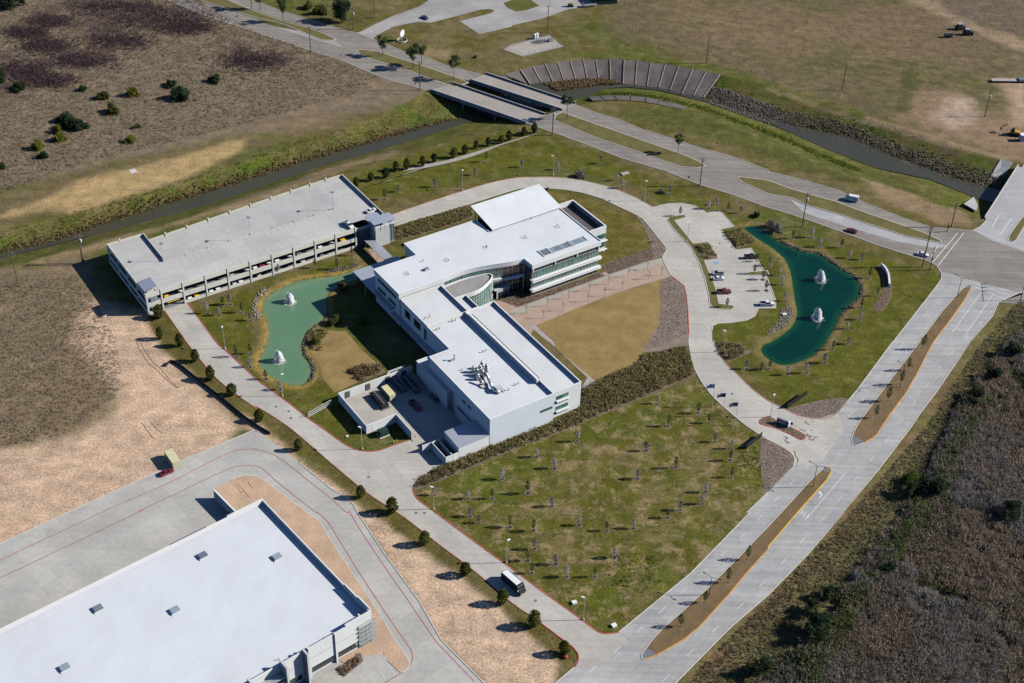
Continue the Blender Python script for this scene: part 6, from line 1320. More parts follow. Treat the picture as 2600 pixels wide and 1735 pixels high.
def vehicle(kind, p, q, mat, label, z=.08, name=None, cat=None, group=None):
    """p rear, q front, both places in world xy (only their direction and midpoint are used)"""
    rz = math.atan2(q[1] - p[1], q[0] - p[0]); loc = ((p[0] + q[0]) / 2, (p[1] + q[1]) / 2, z)
    nm = name or {'sedan': 'parked_car', 'suv': 'parked_car', 'pickup': 'pickup_truck', 'van': 'delivery_van', 'bus': 'shuttle_bus'}[kind]
    o = thing(nm, label, cat or {'sedan': 'car', 'suv': 'car', 'pickup': 'pickup', 'van': 'van', 'bus': 'bus'}[kind], loc, rz, group)
    if kind == 'sedan':
        L, W_ = 4.8, 1.85; h = W_ / 2
        loft(MB(), [(-L / 2, h * .86, h * .8, .35, .85), (-L / 2 + .25, h, h * .93, .25, 1.0), (-.9, h, h * .97, .22, 1.02), (.9, h, h * .97, .22, .98), (L / 2 - .5, h * .97, h * .88, .22, .85), (L / 2, h * .8, h * .72, .3, .68)]).build('body', mat, o)
        loft(MB(), [(-1.75, h * .84, h * .80, 1.0, 1.03), (-.95, h * .88, h * .70, 1.0, 1.43), (.25, h * .88, h * .70, 1.0, 1.44), (1.15, h * .86, h * .82, .97, 1.01)]).build('cabin', 'glass_dark', o); MB().box(-.98, .28, -h * .69, h * .69, 1.43, 1.475).build('roof', mat, o); zl = .68; r = .33
    elif kind == 'suv':
        L, W_ = 4.9, 1.95; h = W_ / 2
        loft(MB(), [(-L / 2, h * .9, h * .86, .4, 1.05), (-L / 2 + .2, h, h * .95, .3, 1.12), (.9, h, h * .97, .28, 1.12), (L / 2 - .4, h * .97, h * .9, .28, 1.02), (L / 2, h * .85, h * .78, .35, .85)]).build('body', mat, o)
        loft(MB(), [(-L / 2 + .1, h * .88, h * .8, 1.1, 1.2), (-L / 2 + .55, h * .9, h * .76, 1.1, 1.74), (.2, h * .9, h * .76, 1.1, 1.76), (1.1, h * .88, h * .84, 1.1, 1.15)]).build('cabin', 'glass_dark', o); MB().box(-L / 2 + .5, .25, -h * .76, h * .76, 1.755, 1.81).build('roof', mat, o); zl = .82; r = .37
    elif kind == 'pickup':
        L, W_ = 5.7, 2.0; h = W_ / 2
        loft(MB(), [(-L / 2, h, h * .96, .5, 1.15), (-.75, h, h * .97, .38, 1.15), (1.2, h, h * .97, .36, 1.18), (L / 2 - .3, h * .98, h * .92, .36, 1.12), (L / 2, h * .9, h * .85, .4, .95)]).build('body', mat, o)
        loft(MB(), [(-.85, h * .9, h * .84, 1.16, 1.3), (-.6, h * .92, h * .78, 1.16, 1.86), (.75, h * .92, h * .78, 1.16, 1.87), (1.45, h * .9, h * .86, 1.15, 1.2)]).build('cabin', 'glass_dark', o); MB().box(-.65, .8, -h * .78, h * .78, 1.865, 1.92).build('roof', mat, o)
        MB().box(-L / 2 + .12, -.95, -h * .8, h * .8, 1.151, 1.17).build('bed_floor', 'black_metal', o)
        for s in (-1, 1): MB().box(-L / 2, -.9, s * h * .9 - .07, s * h * .9 + .07, 1.15, 1.42).build('bed_side', mat, o)
        MB().box(-L / 2, -L / 2 + .1, -h * .84, h * .84, 1.15, 1.42).build('tailgate', mat, o); zl = .85; r = .40
    elif kind == 'van':
        L, W_ = 6.0, 2.1; h = W_ / 2
        loft(MB(), [(-L / 2, h, h * .92, .4, 2.6), (1.3, h, h * .92, .38, 2.6), (1.9, h, h * .9, .38, 2.2), (2.35, h * .98, h * .9, .38, 1.45), (L / 2, h * .85, h * .8, .42, 1.05)]).build('body', mat, o)
        loft(MB(), [(1.45, h * .86, h * .82, 2.35, 2.56), (2.0, h * .88, h * .82, 1.75, 2.2), (2.4, h * .90, h * .86, 1.35, 1.56)]).off(.03, 0, .03).build('windshield', 'glass_dark', o)
        for s in (-1, 1): MB().box(.7, 1.6, s * h * .97 - .03, s * h * .97 + .03, 1.45, 2.05).build('side_window', 'glass_dark', o); MB().box(-2.0, -.2, s * h * .98 - .03, s * h * .98 + .03, 1.2, 1.7).build('side_lettering', 'flag_sky', o)
        zl = .85; r = .37
    elif kind == 'bus':
        L, W_ = 9.0, 2.6; h = W_ / 2
        loft(MB(), [(-L / 2, h, h, .5, 3.2), (2.9, h, h, .5, 3.2), (3.2, h, h * .96, .5, 3.0), (3.7, h * .98, h * .9, .5, 1.75), (L / 2, h * .9, h * .84, .5, 1.35)]).build('body', mat, o)
        MB().box(-L / 2 + .15, 2.3, -h * .78, h * .78, 3.21, 3.32).build('roof_panel', 'sign_white', o)
        loft(MB(), [(3.0, h * .9, h * .88, 2.6, 3.05), (3.3, h * .92, h * .88, 2.2, 2.85), (3.72, h * .92, h * .86, 1.68, 1.82)]).off(.05, 0, .03).build('windshield', 'glass_dark', o)
        for s in (-1, 1):
            for i in range(4): MB().box(-3.9 + i * 1.6, -2.6 + i * 1.6, s * h - .03, s * h + .03, 1.7, 2.6).build('side_window', 'glass_dark', o)
            MB().box(3.5, 3.7, s * (h + .3) - .12, s * (h + .3) + .12, 1.8, 2.3).build('mirror', 'lamp_clear', o)
        MB().box(L / 2 - .02, L / 2 + .05, -h * .8, h * .8, .45, .75).build('bumper', 'bright_steel', o); zl = 1.05; r = .5
    lamps(o, L, W_, zl); wheels(o, L, W_, r)
    return o
tv = lambda c, r, a, b, *k: (T(c, r, *a), T(c, r, *b))
vehicle('van', *tv(3, 1, (845, 290), (680, 255)), 'car_white', 'white delivery van driving on the far boulevard lanes')
vehicle('sedan', *tv(3, 1, (815, 575), (715, 545)), 'car_red', 'dark red car driving on the boulevard near the teal pond', name='moving_car')
vehicle('sedan', *tv(3, 1, (1360, 765), (1475, 790)), 'car_white', 'white car waiting at the crossroads', name='moving_car')
vehicle('pickup', *tv(2, 1, (2110, 805), (2270, 800)), 'car_black', 'black pickup parked on the pond side of the lot')
vehicle('suv', *tv(2, 1, (1945, 950), (1825, 955)), 'car_silver', 'silver SUV parked beside the white car')
vehicle('sedan', *tv(2, 1, (1835, 1002), (1950, 996)), 'car_white', 'white car parked next to the silver SUV')
vehicle('pickup', *tv(2, 1, (1870, 1125), (2010, 1122)), 'car_red', 'maroon pickup parked on the drive side of the lot')
vehicle('pickup', *tv(2, 1, (2245, 1235), (2425, 1232)), 'car_white', 'white flatbed pickup at the lower end of the lot')
vehicle('sedan', *tv(0, 2, (1470, 1235), (1590, 1185)), 'car_red', 'dark red car on the truck court by the cream container')
vehicle('bus', *tv(1, 3, (2290, 620), (2440, 750)), 'car_black', 'black shuttle bus with white roof driving on the west drive')
vehicle('sedan', *tv(1, 0, (1510, 150), (1590, 195)), 'car_navy', 'dark blue car parked on the old drive at the top')
vehicle('pickup', K(5, 1180, 830), K(5, 1350, 980), 'car_red', 'dark red pickup in the shade of the service yard', .1)
vehicle('suv', K(5, 1600, 850), K(5, 1480, 720), 'car_grey', 'grey car in the deep shade of the service yard', .1)
vehicle('pickup', K(8, 1500, 270, 8.6), K(8, 1620, 370, 8.6), 'car_white', 'white pickup parked on the garage roof', 8.56)
vehicle('sedan', K(8, 1820, 130, 8.6), K(8, 1970, 75, 8.6), 'car_white', 'white car parked by the end wall on the garage roof', 8.56)
gi = 0
names_ = {'car_white': 'white', 'car_red': 'red', 'car_yellow': 'yellow', 'car_silver': 'silver', 'car_grey': 'grey', 'car_tan': 'tan', 'car_black': 'black'}
for lev, cars in ((.13, ((-53.0, 'car_white'), (-50.2, 'car_yellow'), (-44.2, 'car_white'), (-41.4, 'car_white'), (-34.5, 'car_silver'), (-31.8, 'car_white'), (-24, 'car_tan'), (-5, 'car_silver'), (3.5, 'car_grey'))),
                  (4.36, ((-62.0, 'car_yellow'), (-56, 'car_white'), (-35.2, 'car_tan'), (-29, 'car_white'), (-25.4, 'car_white'), (-22.5, 'car_red'), (-19.5, 'car_white'), (-16, 'car_white'), (-10.5, 'car_white'), (-6.6, 'car_grey'), (2.8, 'car_white'), (7.8, 'car_white'), (12.8, 'car_yellow')))):
    for i, (u, m_) in enumerate(cars):
        k = 'pickup' if (m_ == 'car_yellow' and u > 0) else ('suv' if i % 2 else 'sedan'); v = 134.0
        vehicle(k, UV(u + 1.0, v + 2), UV(u + 1.0, v - 2), m_, '%s %s nose out on the %s floor of the garage, bay %s' % (names_[m_], {'pickup': 'pickup', 'suv': 'SUV', 'sedan': 'car'}[k], 'ground' if lev < 1 else 'upper', ['first', 'second', 'third', 'fourth', 'fifth', 'sixth', 'seventh', 'eighth', 'ninth', 'tenth', 'eleventh', 'twelfth', 'thirteenth'][i] + ' from the left'), lev, group='cars inside the garage')

# ------------------------------------------------------------------ fountains
def fountain(c, r, b, label, h):
    p = T(c, r, *b, PWZ); o = thing('fountain', label, 'fountain', (*p, PWZ), 0, 'pond fountains')
    q = MB(); R_ = random.Random(label); n, m_ = 22, 12
    for j in range(m_ + 1):
        t = j / m_
        for i in range(n):
            a = 6.283 * i / n; rr = (1.45 * math.sqrt(max(0, 1 - t ** 1.5)) + .16) * (1 + .16 * math.sin(i * 2.7 + j * .4) + R_.uniform(-.13, .13)); q.v.append((rr * math.cos(a), rr * math.sin(a), .05 + h * t * (1 + R_.uniform(-.03, .03))))
    q.f = [(j * n + i, j * n + (i + 1) % n, (j + 1) * n + (i + 1) % n, (j + 1) * n + i) for j in range(m_) for i in range(n)] + [tuple(m_ * n + i for i in range(n))]
    for i in range(420):
        t = R_.random(); a = R_.uniform(0, 6.283); rr = (1.5 * math.sqrt(max(0, 1 - t ** 1.5)) + .25) * R_.uniform(.95, 1.3); s = R_.uniform(.05, .13); P = Vector((rr * math.cos(a), rr * math.sin(a), .1 + h * t * R_.uniform(.95, 1.1)))
        d1 = Vector((-math.sin(a), math.cos(a), 0)) * s; q.add([P - d1, P + d1, P + Vector((0, 0, s * 2.4))], [(0, 1, 2)])
    q.build('plume', 'spray', o, True)
    q = MB()
    for i in range(520):
        a = R_.uniform(0, 6.283); rr = R_.gauss(1.9, .4); s = R_.uniform(.10, .26); P = Vector((rr * math.cos(a), rr * math.sin(a), .03 + R_.random() * .1)); b2 = R_.uniform(0, 6.28); d1 = Vector((math.cos(b2), math.sin(b2), 0)) * s; d2 = Vector((-math.sin(b2), math.cos(b2), .5)) * s
        q.add([P - d1, P + d1, P + d2], [(0, 1, 2)])
    q.build('splash', 'spray', o); MB().tube((0, 0, -.3), (0, 0, .25), .5, .35, 10).build('float', 'black_metal', o)
fountain(3, 1, (480, 1005), 'white fountain plume nearer the top of the teal pond', 4.6); fountain(3, 1, (450, 1355), 'white fountain plume lower in the teal pond', 4.8)
fountain(1, 1, (312, 1205), 'white fountain plume in the upper milky pond', 4.2); fountain(1, 2, (213, 178), 'white fountain plume in the lower milky pond', 4.6)
# ------------------------------------------------------------------ plants
def rand_dirs(n): d = rng.normal(size=(n, 3)); return d / np.linalg.norm(d, axis=1, keepdims=True)
def tri_mesh(name, V, mat):
    me = bpy.data.meshes.new(name); np_mesh(me, V.reshape(-1, 3), np.arange(V.size // 3).reshape(-1, 3)); me.materials.append(MATS[mat]); return me
def leaf_tris(P, size, flat=0.0, up=0.0, thin=.6):
    """one random triangle per point"""
    n = len(P); s = (size * rng.uniform(.6, 1.4, n))[:, None]
    a, b = rand_dirs(n), rand_dirs(n)
    if flat: a[:, 2] *= 1 - flat; b[:, 2] *= 1 - flat
    if up: b[:, 2] = np.abs(b[:, 2]) + up
    return np.stack([P - a * s * thin, P + a * s * thin, P + b * s], 1)
def in_poly(poly, n):
    p = np.array([q[:2] for q in poly]); lo, hi = p.min(0), p.max(0); out = np.zeros((0, 2))
    while len(out) < n:
        q = rng.uniform(lo, hi, (n * 2, 2)); out = np.concatenate([out, q[sdf([tuple(r) for r in p], q[:, 0], q[:, 1]) < 0]])
    return out[:n]
def ground_z(P):
    i = np.clip(np.searchsorted(gx, P[:, 0]), 1, nx - 1); j = np.clip(np.searchsorted(gy, P[:, 1]), 1, ny - 1)
    return (HZ[j, i] + HZ[j - 1, i - 1] + HZ[j, i - 1] + HZ[j - 1, i]) / 4
def scatter(name, P, k, rad, hgt, size, mat, label, zoff=0.0, up=.6, dome=True, thin=.6):
    """k leaf triangles per clump; clumps sit on the ground at P"""
    n = len(P); z = ground_z(P) + zoff; sc = rng.uniform(.6, 1.3, n)
    a = rng.uniform(0, 6.283, (n, k)); r = np.sqrt(rng.random((n, k))) * rad * sc[:, None]; t = rng.random((n, k))
    hh = t * hgt * sc[:, None] * (np.sqrt(np.clip(1 - (r / (rad * 1.35 * sc[:, None])) ** 2, .05, 1)) if dome else 1)
    Q = np.stack([P[:, :1] + r * np.cos(a), P[:, 1:2] + r * np.sin(a), z[:, None] + hh + .05], -1).reshape(-1, 3)
    o = link(name, tri_mesh(name, leaf_tris(Q, size, 0, up, thin), mat)); return tag(o, label, None, None, 'stuff')
def jitter_line(poly, n, wd):
    P = np.array([q[:2] for q in poly]); seg = np.linalg.norm(np.diff(P, axis=0), axis=1); cum = np.concatenate([[0], np.cumsum(seg)]); s = rng.uniform(0, cum[-1], n)
    i = np.clip(np.searchsorted(cum, s) - 1, 0, len(seg) - 1); t = ((s - cum[i]) / seg[i])[:, None]
    return P[i] * (1 - t) + P[i + 1] * t + rng.normal(0, wd, (n, 2))
def rows_in(poly, du, dv, ang, jit=.1):
    p = np.array([q[:2] for q in poly]); c, s = math.cos(ang), math.sin(ang); ct = p.mean(0); R_ = np.linalg.norm(p - ct, axis=1).max()
    g1, g2 = np.meshgrid(np.arange(-R_, R_, du), np.arange(-R_, R_, dv)); q = np.stack([ct[0] + g1 * c - g2 * s, ct[1] + g1 * s + g2 * c], -1).reshape(-1, 2) + rng.normal(0, jit, (g1.size, 2))
    return q[sdf([tuple(r) for r in p], q[:, 0], q[:, 1]) < -.3]
keep = lambda P, *polys: P[np.all([sdf(pl, P[:, 0], P[:, 1]) > .4 for pl in polys], axis=0)]
# wild ground
FIELD = pxs((-60, -40), (430, -40), (640, 75), (960, 195), (900, 240), (700, 295), (560, 330), (420, 365), (200, 420), (-60, 520))
scatter('dry_grass', in_poly(FIELD, 17000), 6, .6, .5, .30, 'dry_grass', 'knee high dry grass over the upper left field')
sp = [PX(cx_ + rx * rng.normal() * .6, cy_ + ry * rng.normal() * .55) for cx_, cy_, rx, ry in ((300, 18, 120, 18), (400, 50, 110, 24), (130, 55, 45, 14), (70, 85, 45, 14), (300, 105, 75, 22), (120, 118, 55, 18), (640, 155, 75, 26), (120, 205, 60, 18), (470, 70, 60, 16), (200, 155, 90, 20), (60, 180, 60, 20)) for _ in range(700)]
scatter('purple_scrub', np.array(sp), 8, .8, .8, .38, 'scrub_purple', 'dark purple brown scrub patches in the upper left field')
scatter('dry_grass', in_poly(pxs((-60, 720), (200, 700), (290, 850), (320, 980), (180, 1100), (-60, 1150)), 5200), 5, .5, .28, .24, 'dry_grass', 'dry grass on the rough ground left of the garage')
scatter('dry_grass', in_poly(pxs((1560, 100), (1800, -30), (2640, -30), (2640, 60), (2460, 190), (2300, 300), (1950, 205)), 3500), 4, .6, .15, .24, 'dry_grass', 'short dry grass over the upper right field')
VERGE = pxs((2590, 762), (2640, 770), (2640, 820), (2440, 1000), (2330, 1220), (2180, 1420), (2090, 1550), (1930, 1735), (1720, 1760), (2125, 1345), (2350, 1090), (2480, 890))
scatter('verge_grass', in_poly(VERGE, 2600), 6, .5, .25, .26, 'brush_green', 'rough green verge between street and wood')
scatter('verge_grass', in_poly(VERGE, 4200), 6, .5, .35, .28, 'dry_grass', 'dry grass on the verge between street and wood')
WOOD = pxs((2640, 800), (2640, 1790), (1900, 1790), (1960, 1735), (2105, 1565), (2190, 1440), (2340, 1240), (2445, 1020), (2555, 885))
_wn = np.random.default_rng(5).random((64, 64))
def patchy(P, scale, lo, hi, ox=0):
    fx, fy = P[:, 0] / scale + ox, P[:, 1] / scale; ix, iy = np.floor(fx).astype(int), np.floor(fy).astype(int); tx, ty = fx - ix, fy - iy
    g_ = lambda i, j: _wn[j % 64, i % 64]
    v = (g_(ix, iy) * (1 - tx) + g_(ix + 1, iy) * tx) * (1 - ty) + (g_(ix, iy + 1) * (1 - tx) + g_(ix + 1, iy + 1) * tx) * ty
    return P[(v > lo) & (v < hi)]
WPT = in_poly(WOOD, 7000)
scatter('bare_thicket', patchy(WPT[:4200], 14, .22, 2), 64, 1.7, 2.0, .75, 'brush', 'leafless brown thicket filling the lower right corner', thin=.16)
scatter('bare_thicket', patchy(WPT[4200:], 22, .45, 2, 7), 60, 1.6, 2.6, .8, 'twig', 'greyish twiggy brush among the brown thicket', thin=.13)
scatter('green_thicket', patchy(WPT[:1600], 11, .58, 2, 3), 46, 1.3, 1.7, .42, 'brush_green', 'green shrubs scattered through the brown thicket')
scatter('dark_thicket', patchy(WPT[1600:3000], 17, .66, 2, 11), 50, 1.5, 2.3, .42, 'leaf_dark', 'dark evergreen undergrowth in patches of the thicket')
WE = pxs((2445, 1020), (2360, 1230), (2200, 1450), (2110, 1575), (1960, 1745), (2080, 1740), (2180, 1560), (2290, 1400), (2420, 1200), (2520, 1020))
scatter('green_thicket', in_poly(WE, 420), 60, 1.7, 2.8, .5, 'brush_green', 'green shrubs along the edge of the brown thicket')
# channel banks
fw_line = [s[2] for s in STW[:10]]; scatter('reeds', jitter_line(fw_line, 1500, .9), 8, .45, 1.1, .4, 'reed', 'tan reeds along the far edge of the channel')
scatter('bank_grass', jitter_line([tuple((np.array(s[2]) + np.array(s[3])) / 2) for s in STW[:10]], 1300, 2.4), 5, .6, .2, .3, 'tuft_green', 'lush green growth on the far bank of the channel')
fr_line = [tuple(np.array(s[2]) * .8 + np.array(s[3]) * .2) for s in STW[16:23]]; scatter('bank_brush', jitter_line(fr_line, 2600, 2.6), 7, .7, .6, .4, 'brush', 'brown brush on the bank right of the concrete lining')
scatter('bank_brush', jitter_line(fr_line, 1100, 3.6), 7, .7, .4, .36, 'brush_green', 'green brush on the bank right of the concrete lining')
scatter('reeds', np.concatenate([in_poly([PX(1300 + x / S4, y / S4, -4.5) for x, y in ((290, 760), (520, 735), (900, 720), (1010, 765), (800, 775), (420, 830))], 900)]), 8, .6, 1.3, .5, 'reed', 'tan reeds below the concrete lining', 0)
scatter('bank_grass', jitter_line([tuple(np.array(s[0]) * .5 + np.array(s[1]) * .5) for s in STW[12:21]], 1800, 2.0), 6, .5, .22, .3, 'tuft_green', 'green grass on the inner bank right of the bridges')
# planting beds
scatter('bed_shrubs', in_poly(inset(BED_S, .6), 2300), 16, .75, 1.1, .34, 'bed_plant', 'olive and tan ornamental grasses along the south wall')
scatter('bed_shrubs', in_poly(inset(BED_N, .5), 700), 16, .7, 1.0, .34, 'bed_plant', 'ornamental grasses between ring drive and office')
scatter('bed_shrubs', in_poly(TT('21', (1955, 568), (2105, 540), (2225, 655), (2068, 705)), 170), 16, .8, 1.2, .34, 'bed_plant', 'ornamental grasses in the square bed by the teal pond')
scatter('bed_shrubs', in_poly(TT('21', (1700, 695), (1795, 675), (1880, 795), (1775, 805)), 70), 16, .8, 1.2, .34, 'bed_plant', 'ornamental grasses on the parking island')
scatter('bed_shrubs', in_poly(TT('22', (1880, 5), (1910, 95), (1985, 180), (2180, 95), (2080, 20)), 130), 16, .8, 1.1, .34, 'bed_plant', 'ornamental grasses in the bed below the parking lot')
scatter('bed_shrubs', in_poly([C3(*p) for p in ((1160, 1315), (1350, 1250), (1490, 1250), (1540, 1330), (1290, 1430))], 130), 16, .8, 1.3, .36, 'reed', 'tan ornamental grass above the yard wall')
scatter('bed_shrubs', in_poly([C3(*p) for p in ((720, 880), (860, 850), (920, 900), (840, 1000), (880, 1100), (760, 1090), (700, 1000))], 110), 16, .6, .9, .3, 'bed_plant', 'mixed shrubs on the point beside the milky pond')
scatter('bed_rows', rows_in(BED_R, 1.1, .9, AZ), 10, .38, .5, .22, 'bed_brown', 'rows of low brown plants in the reddish bed')
scatter('bed_rows', rows_in(BED_F, 1.2, 1.2, AZ), 12, .5, .7, .26, 'bed_brown', 'rows of brown shrubs at the foot of the glass wing')
scatter('bed_rows', rows_in(BED_E1, 1.0, .8, .4), 8, .3, .4, .2, 'bed_brown', 'rows of small plants in the upper entrance bed')
scatter('bed_rows', rows_in(BED_E2, 1.0, .8, .4), 8, .3, .4, .2, 'bed_brown', 'rows of small plants in the lower entrance bed')
scatter('bed_rows', rows_in(BED_M, 1.0, .8, .2), 9, .33, .5, .2, 'bed_brown', 'rows of plants in the curved bed near the crossroads')
scatter('bed_rows', rows_in(BED_T, 1.1, 1.0, 1.0), 8, .33, .4, .2, 'bed_brown', 'small plants in the triangular bed inside the ring')
CB = TT('21', (1355, 1010), (1455, 975), (1575, 1070), (1600, 1200), (1612, 1500), '22', (1200, 90), (1235, 30), '21', (1310, 1490), (1355, 1380), (1372, 1200))
scatter('bed_rows', rows_in(CB, 1.15, 1.0, .6, .2), 8, .34, .4, .2, 'bed_brown', 'small dormant plants dotted over the curved mulch bed')
scatter('bed_rows', rows_in(EI, .9, .8, .5), 8, .3, .5, .2, 'bed_plant', 'plants on the entrance island')
scatter('lawn_weeds', in_poly(pxs((1555, 1400), (1660, 1410), (1690, 1470), (1610, 1520), (1540, 1470)), 130), 6, .5, .12, .25, 'tuft_green', 'dark green weedy patch in the south lawn')
scatter('lawn_weeds', in_poly(TT('22', (2080, 980), (2260, 960), (2280, 1180), (2100, 1150)), 90), 6, .5, .12, .25, 'tuft_green', 'green weedy patch by the lower entrance bed')
scatter('bed_rows', in_poly(TT('13', (745, 1445), (955, 1300), (975, 1365), (800, 1510)), 60), 14, .45, .7, .25, 'bed_brown', 'low shrubs at the foot of the warehouse front')
# stones
def stones(P, size, mat, label, name='stones'):
    n = len(P); z = ground_z(P); base = np.array([(1, 0, 0), (0, 1, 0), (-1, 0, 0), (0, -1, 0), (0, 0, .8), (0, 0, -.6)], float)
    F = np.array([(0, 1, 4), (1, 2, 4), (2, 3, 4), (3, 0, 4), (1, 0, 5), (2, 1, 5), (3, 2, 5), (0, 3, 5)])
    s = size * rng.uniform(.55, 1.4, (n, 1, 1)); V_ = base[None] * s * rng.uniform(.7, 1.3, (n, 6, 3)); a = rng.uniform(0, 6.28, n); c, sn = np.cos(a)[:, None], np.sin(a)[:, None]
    V_ = np.stack([V_[..., 0] * c - V_[..., 1] * sn + P[:, :1], V_[..., 0] * sn + V_[..., 1] * c + P[:, 1:2], V_[..., 2] + z[:, None] + .1], -1)
    me = bpy.data.meshes.new(name); np_mesh(me, V_.reshape(-1, 3), (F[None] + 6 * np.arange(n)[:, None, None]).reshape(-1, 3)); me.materials.append(MATS[mat])
    return tag(link(name, me), label, None, None, 'stuff')
stones(in_poly([PX(1300 + x / S4, y / S4, -2.5) for x, y in ((1840, 790), (1990, 830), (2348, 950), (2500, 1030), (2560, 1110), (2348, 1090), (2120, 1010), (1800, 900))], 1500), .62, 'rock', 'dark tumbled rocks on the bank beside the concrete lining', 'riprap')
ia = lambda a, b: [POND_E[i % len(POND_E)] for i in range(a, b)]
nE = len(POND_E); stones(jitter_line(ia(16, 66), 520, .4), .28, 'rock', 'dark stones edging the far side of the teal pond')
stones(in_poly(TT('31', (110, 1270), (200, 1225), (235, 1290), (205, 1390), (130, 1450), (0, 1510), (-20, 1480), (90, 1390)), 420), .26, 'rock_pale', 'pale stones on the near shore of the teal pond')
nW = len(POND_W); stones(jitter_line([POND_W[i % nW] for i in range(88, 128)], 380, .45), .28, 'rock', 'dark stones edging the right shore of the milky pond')
stones(jitter_line([C3(*p) for p in ((250, 400), (140, 500), (110, 600), (150, 740))], 170, .7), .34, 'rock_pale', 'pale stones above the left shore of the milky pond')
stones(jitter_line([C3(*p) for p in ((900, 225), (1060, 190), (1260, 150))], 150, .6), .34, 'rock', 'stones along the top shore of the milky pond')

# individual trees
def crown_pts(n, kind, h, r, z0=0.0):
    if kind == 'cypress':
        t = rng.random(n) ** .8; prof = np.sin(np.clip(t, .02, 1) * math.pi * .93 + .12) ** .7; a = rng.uniform(0, 6.283, n); rr = r * prof * (.55 + .45 * rng.random(n)) * (1 + .12 * np.sin(a * 3 + t * 9))
        return np.stack([rr * np.cos(a), rr * np.sin(a), z0 + t * h], 1)
    k = {'bush': 13, 'round': 16, 'pine': 15, 'big': 26}[kind]
    cs_ = rng.normal(size=(k, 3)); cs_ /= np.linalg.norm(cs_, axis=1, keepdims=True); cs_ *= rng.uniform(.35, .85, (k, 1)); cs_[:, 2] = np.abs(cs_[:, 2]) if kind == 'bush' else cs_[:, 2]
    w_ = rng.uniform(.6, 1.3, k); i = rng.choice(k, n, p=w_ / w_.sum()); d = rand_dirs(n) * (rng.random(n) ** .4)[:, None] * (.36 if kind != 'pine' else .30); p = cs_[i] + d
    if kind == 'bush': return np.stack([p[:, 0] * r, p[:, 1] * r, z0 + np.clip(p[:, 2], 0, 2) * h * .85 + .05], 1)
    return np.stack([p[:, 0] * r, p[:, 1] * r, z0 + (p[:, 2] * .5 + .5) * h], 1)
def tree_proto(name, label, cat, kind, h, r, nl, ls, mat, trunk=0.0, tr=.12, group=None, flat=0.0):
    o = thing(name, label, cat, (0, 0, 0), 0, group); b = MB(); top = trunk + h * .7
    b.tube((0, 0, -.15), (0, 0, top), tr, tr * .35, 7)
    for i in range(5):
        a = i * 1.26; z = trunk + h * .12 * i * .9 if trunk else h * .15 * i; b.tube((0, 0, z), (r * .6 * math.cos(a), r * .6 * math.sin(a), z + h * .25), tr * .4, tr * .12, 5, False)
    b.build('trunk', 'bark', o); link('crown', tri_mesh('crown', leaf_tris(crown_pts(nl, kind, h, r, trunk), ls, flat), mat), o)
    return o
_used = set()
def plant(proto, c, r, x, y, label, scale=1.0, sz=None, group=None):
    p = T(c, r, x, y); s = (scale * random.uniform(.85, 1.18), scale * random.uniform(.85, 1.18), (sz or scale) * random.uniform(.9, 1.12))
    if proto.name not in _used: _used.add(proto.name); o = proto; o['label'] = label
    else: o = copy_tree(proto, label=label)
    if group: o['group'] = group
    o.location = (*p, max(-1, gz(*p))); o.rotation_euler = (0, 0, random.uniform(0, 6.28)); o.scale = s
    return o
CYP = [tree_proto('columnar_evergreen', 'x', 'evergreen', 'cypress', 4.6, 1.45, 1100, .36, m_, .25, .1) for m_ in ('leaf_cypress', 'leaf_dark', 'leaf_olive')]
rowA = [(1, 1, 920, 152), (1, 1, 1055, 92), (1, 1, 1190, 64), (1, 0, 1285, 1570), (1, 0, 1383, 1556), (1, 0, 1530, 1527), (1, 0, 1635, 1490), (1, 0, 1815, 1450), (1, 0, 1918, 1410), (1, 0, 2020, 1362), (1, 0, 2130, 1340), (1, 0, 2250, 1316), (1, 0, 2320, 1290), (2, 0, 110, 1242), (2, 0, 205, 1222)]
ordn = ['first', 'second', 'third', 'fourth', 'fifth', 'sixth', 'seventh', 'eighth', 'ninth', 'tenth', 'eleventh', 'twelfth', 'thirteenth', 'fourteenth', 'fifteenth', 'sixteenth', 'seventeenth', 'eighteenth']
for i, q in enumerate(rowA): plant(CYP[(0, 0, 1, 2)[i % 4]], *q, '%s evergreen from the garage in the row along the trail' % ordn[i], random.uniform(.85, 1.1), None, 'evergreens along the trail')
rowB = [(0, 1, 1462, 1352), (0, 1, 1470, 1545), (0, 2, 1655, 42), (0, 2, 1795, 182), (0, 2, 1935, 352), (0, 2, 2130, 492), (1, 2, 32, 732), (1, 2, 392, 997), (1, 2, 962, 1432), (1, 2, 1252, 1572), (1, 3, 1545, 300), (1, 3, 1920, 580), (1, 3, 2262, 842), (2, 3, 205, 1050), (2, 3, 478, 1305)]
for i, q in enumerate(rowB): plant(CYP[(2, 0, 2, 2, 0)[i % 5]], *q, '%s evergreen from the garage in the strip west of the drive' % ordn[i], random.uniform(1.05, 1.3), None, 'evergreens in the strip west of the drive')
p = T(2, 3, 478, 1305); tag(MB().ball((p[0] + .4, p[1] - 1.2, .5), .75, 9, 6, .8).build('red_shrub', 'brick_red'), 'small bright red shrub at the lower corner of the drive', 'shrub')
BSH = [tree_proto('round_bush', 'x', 'bush', 'bush', 5.6, 3.5, 2400, .55, m_, .2, .14) for m_ in ('leaf_dark', 'leaf_yellow', 'leaf_olive')]
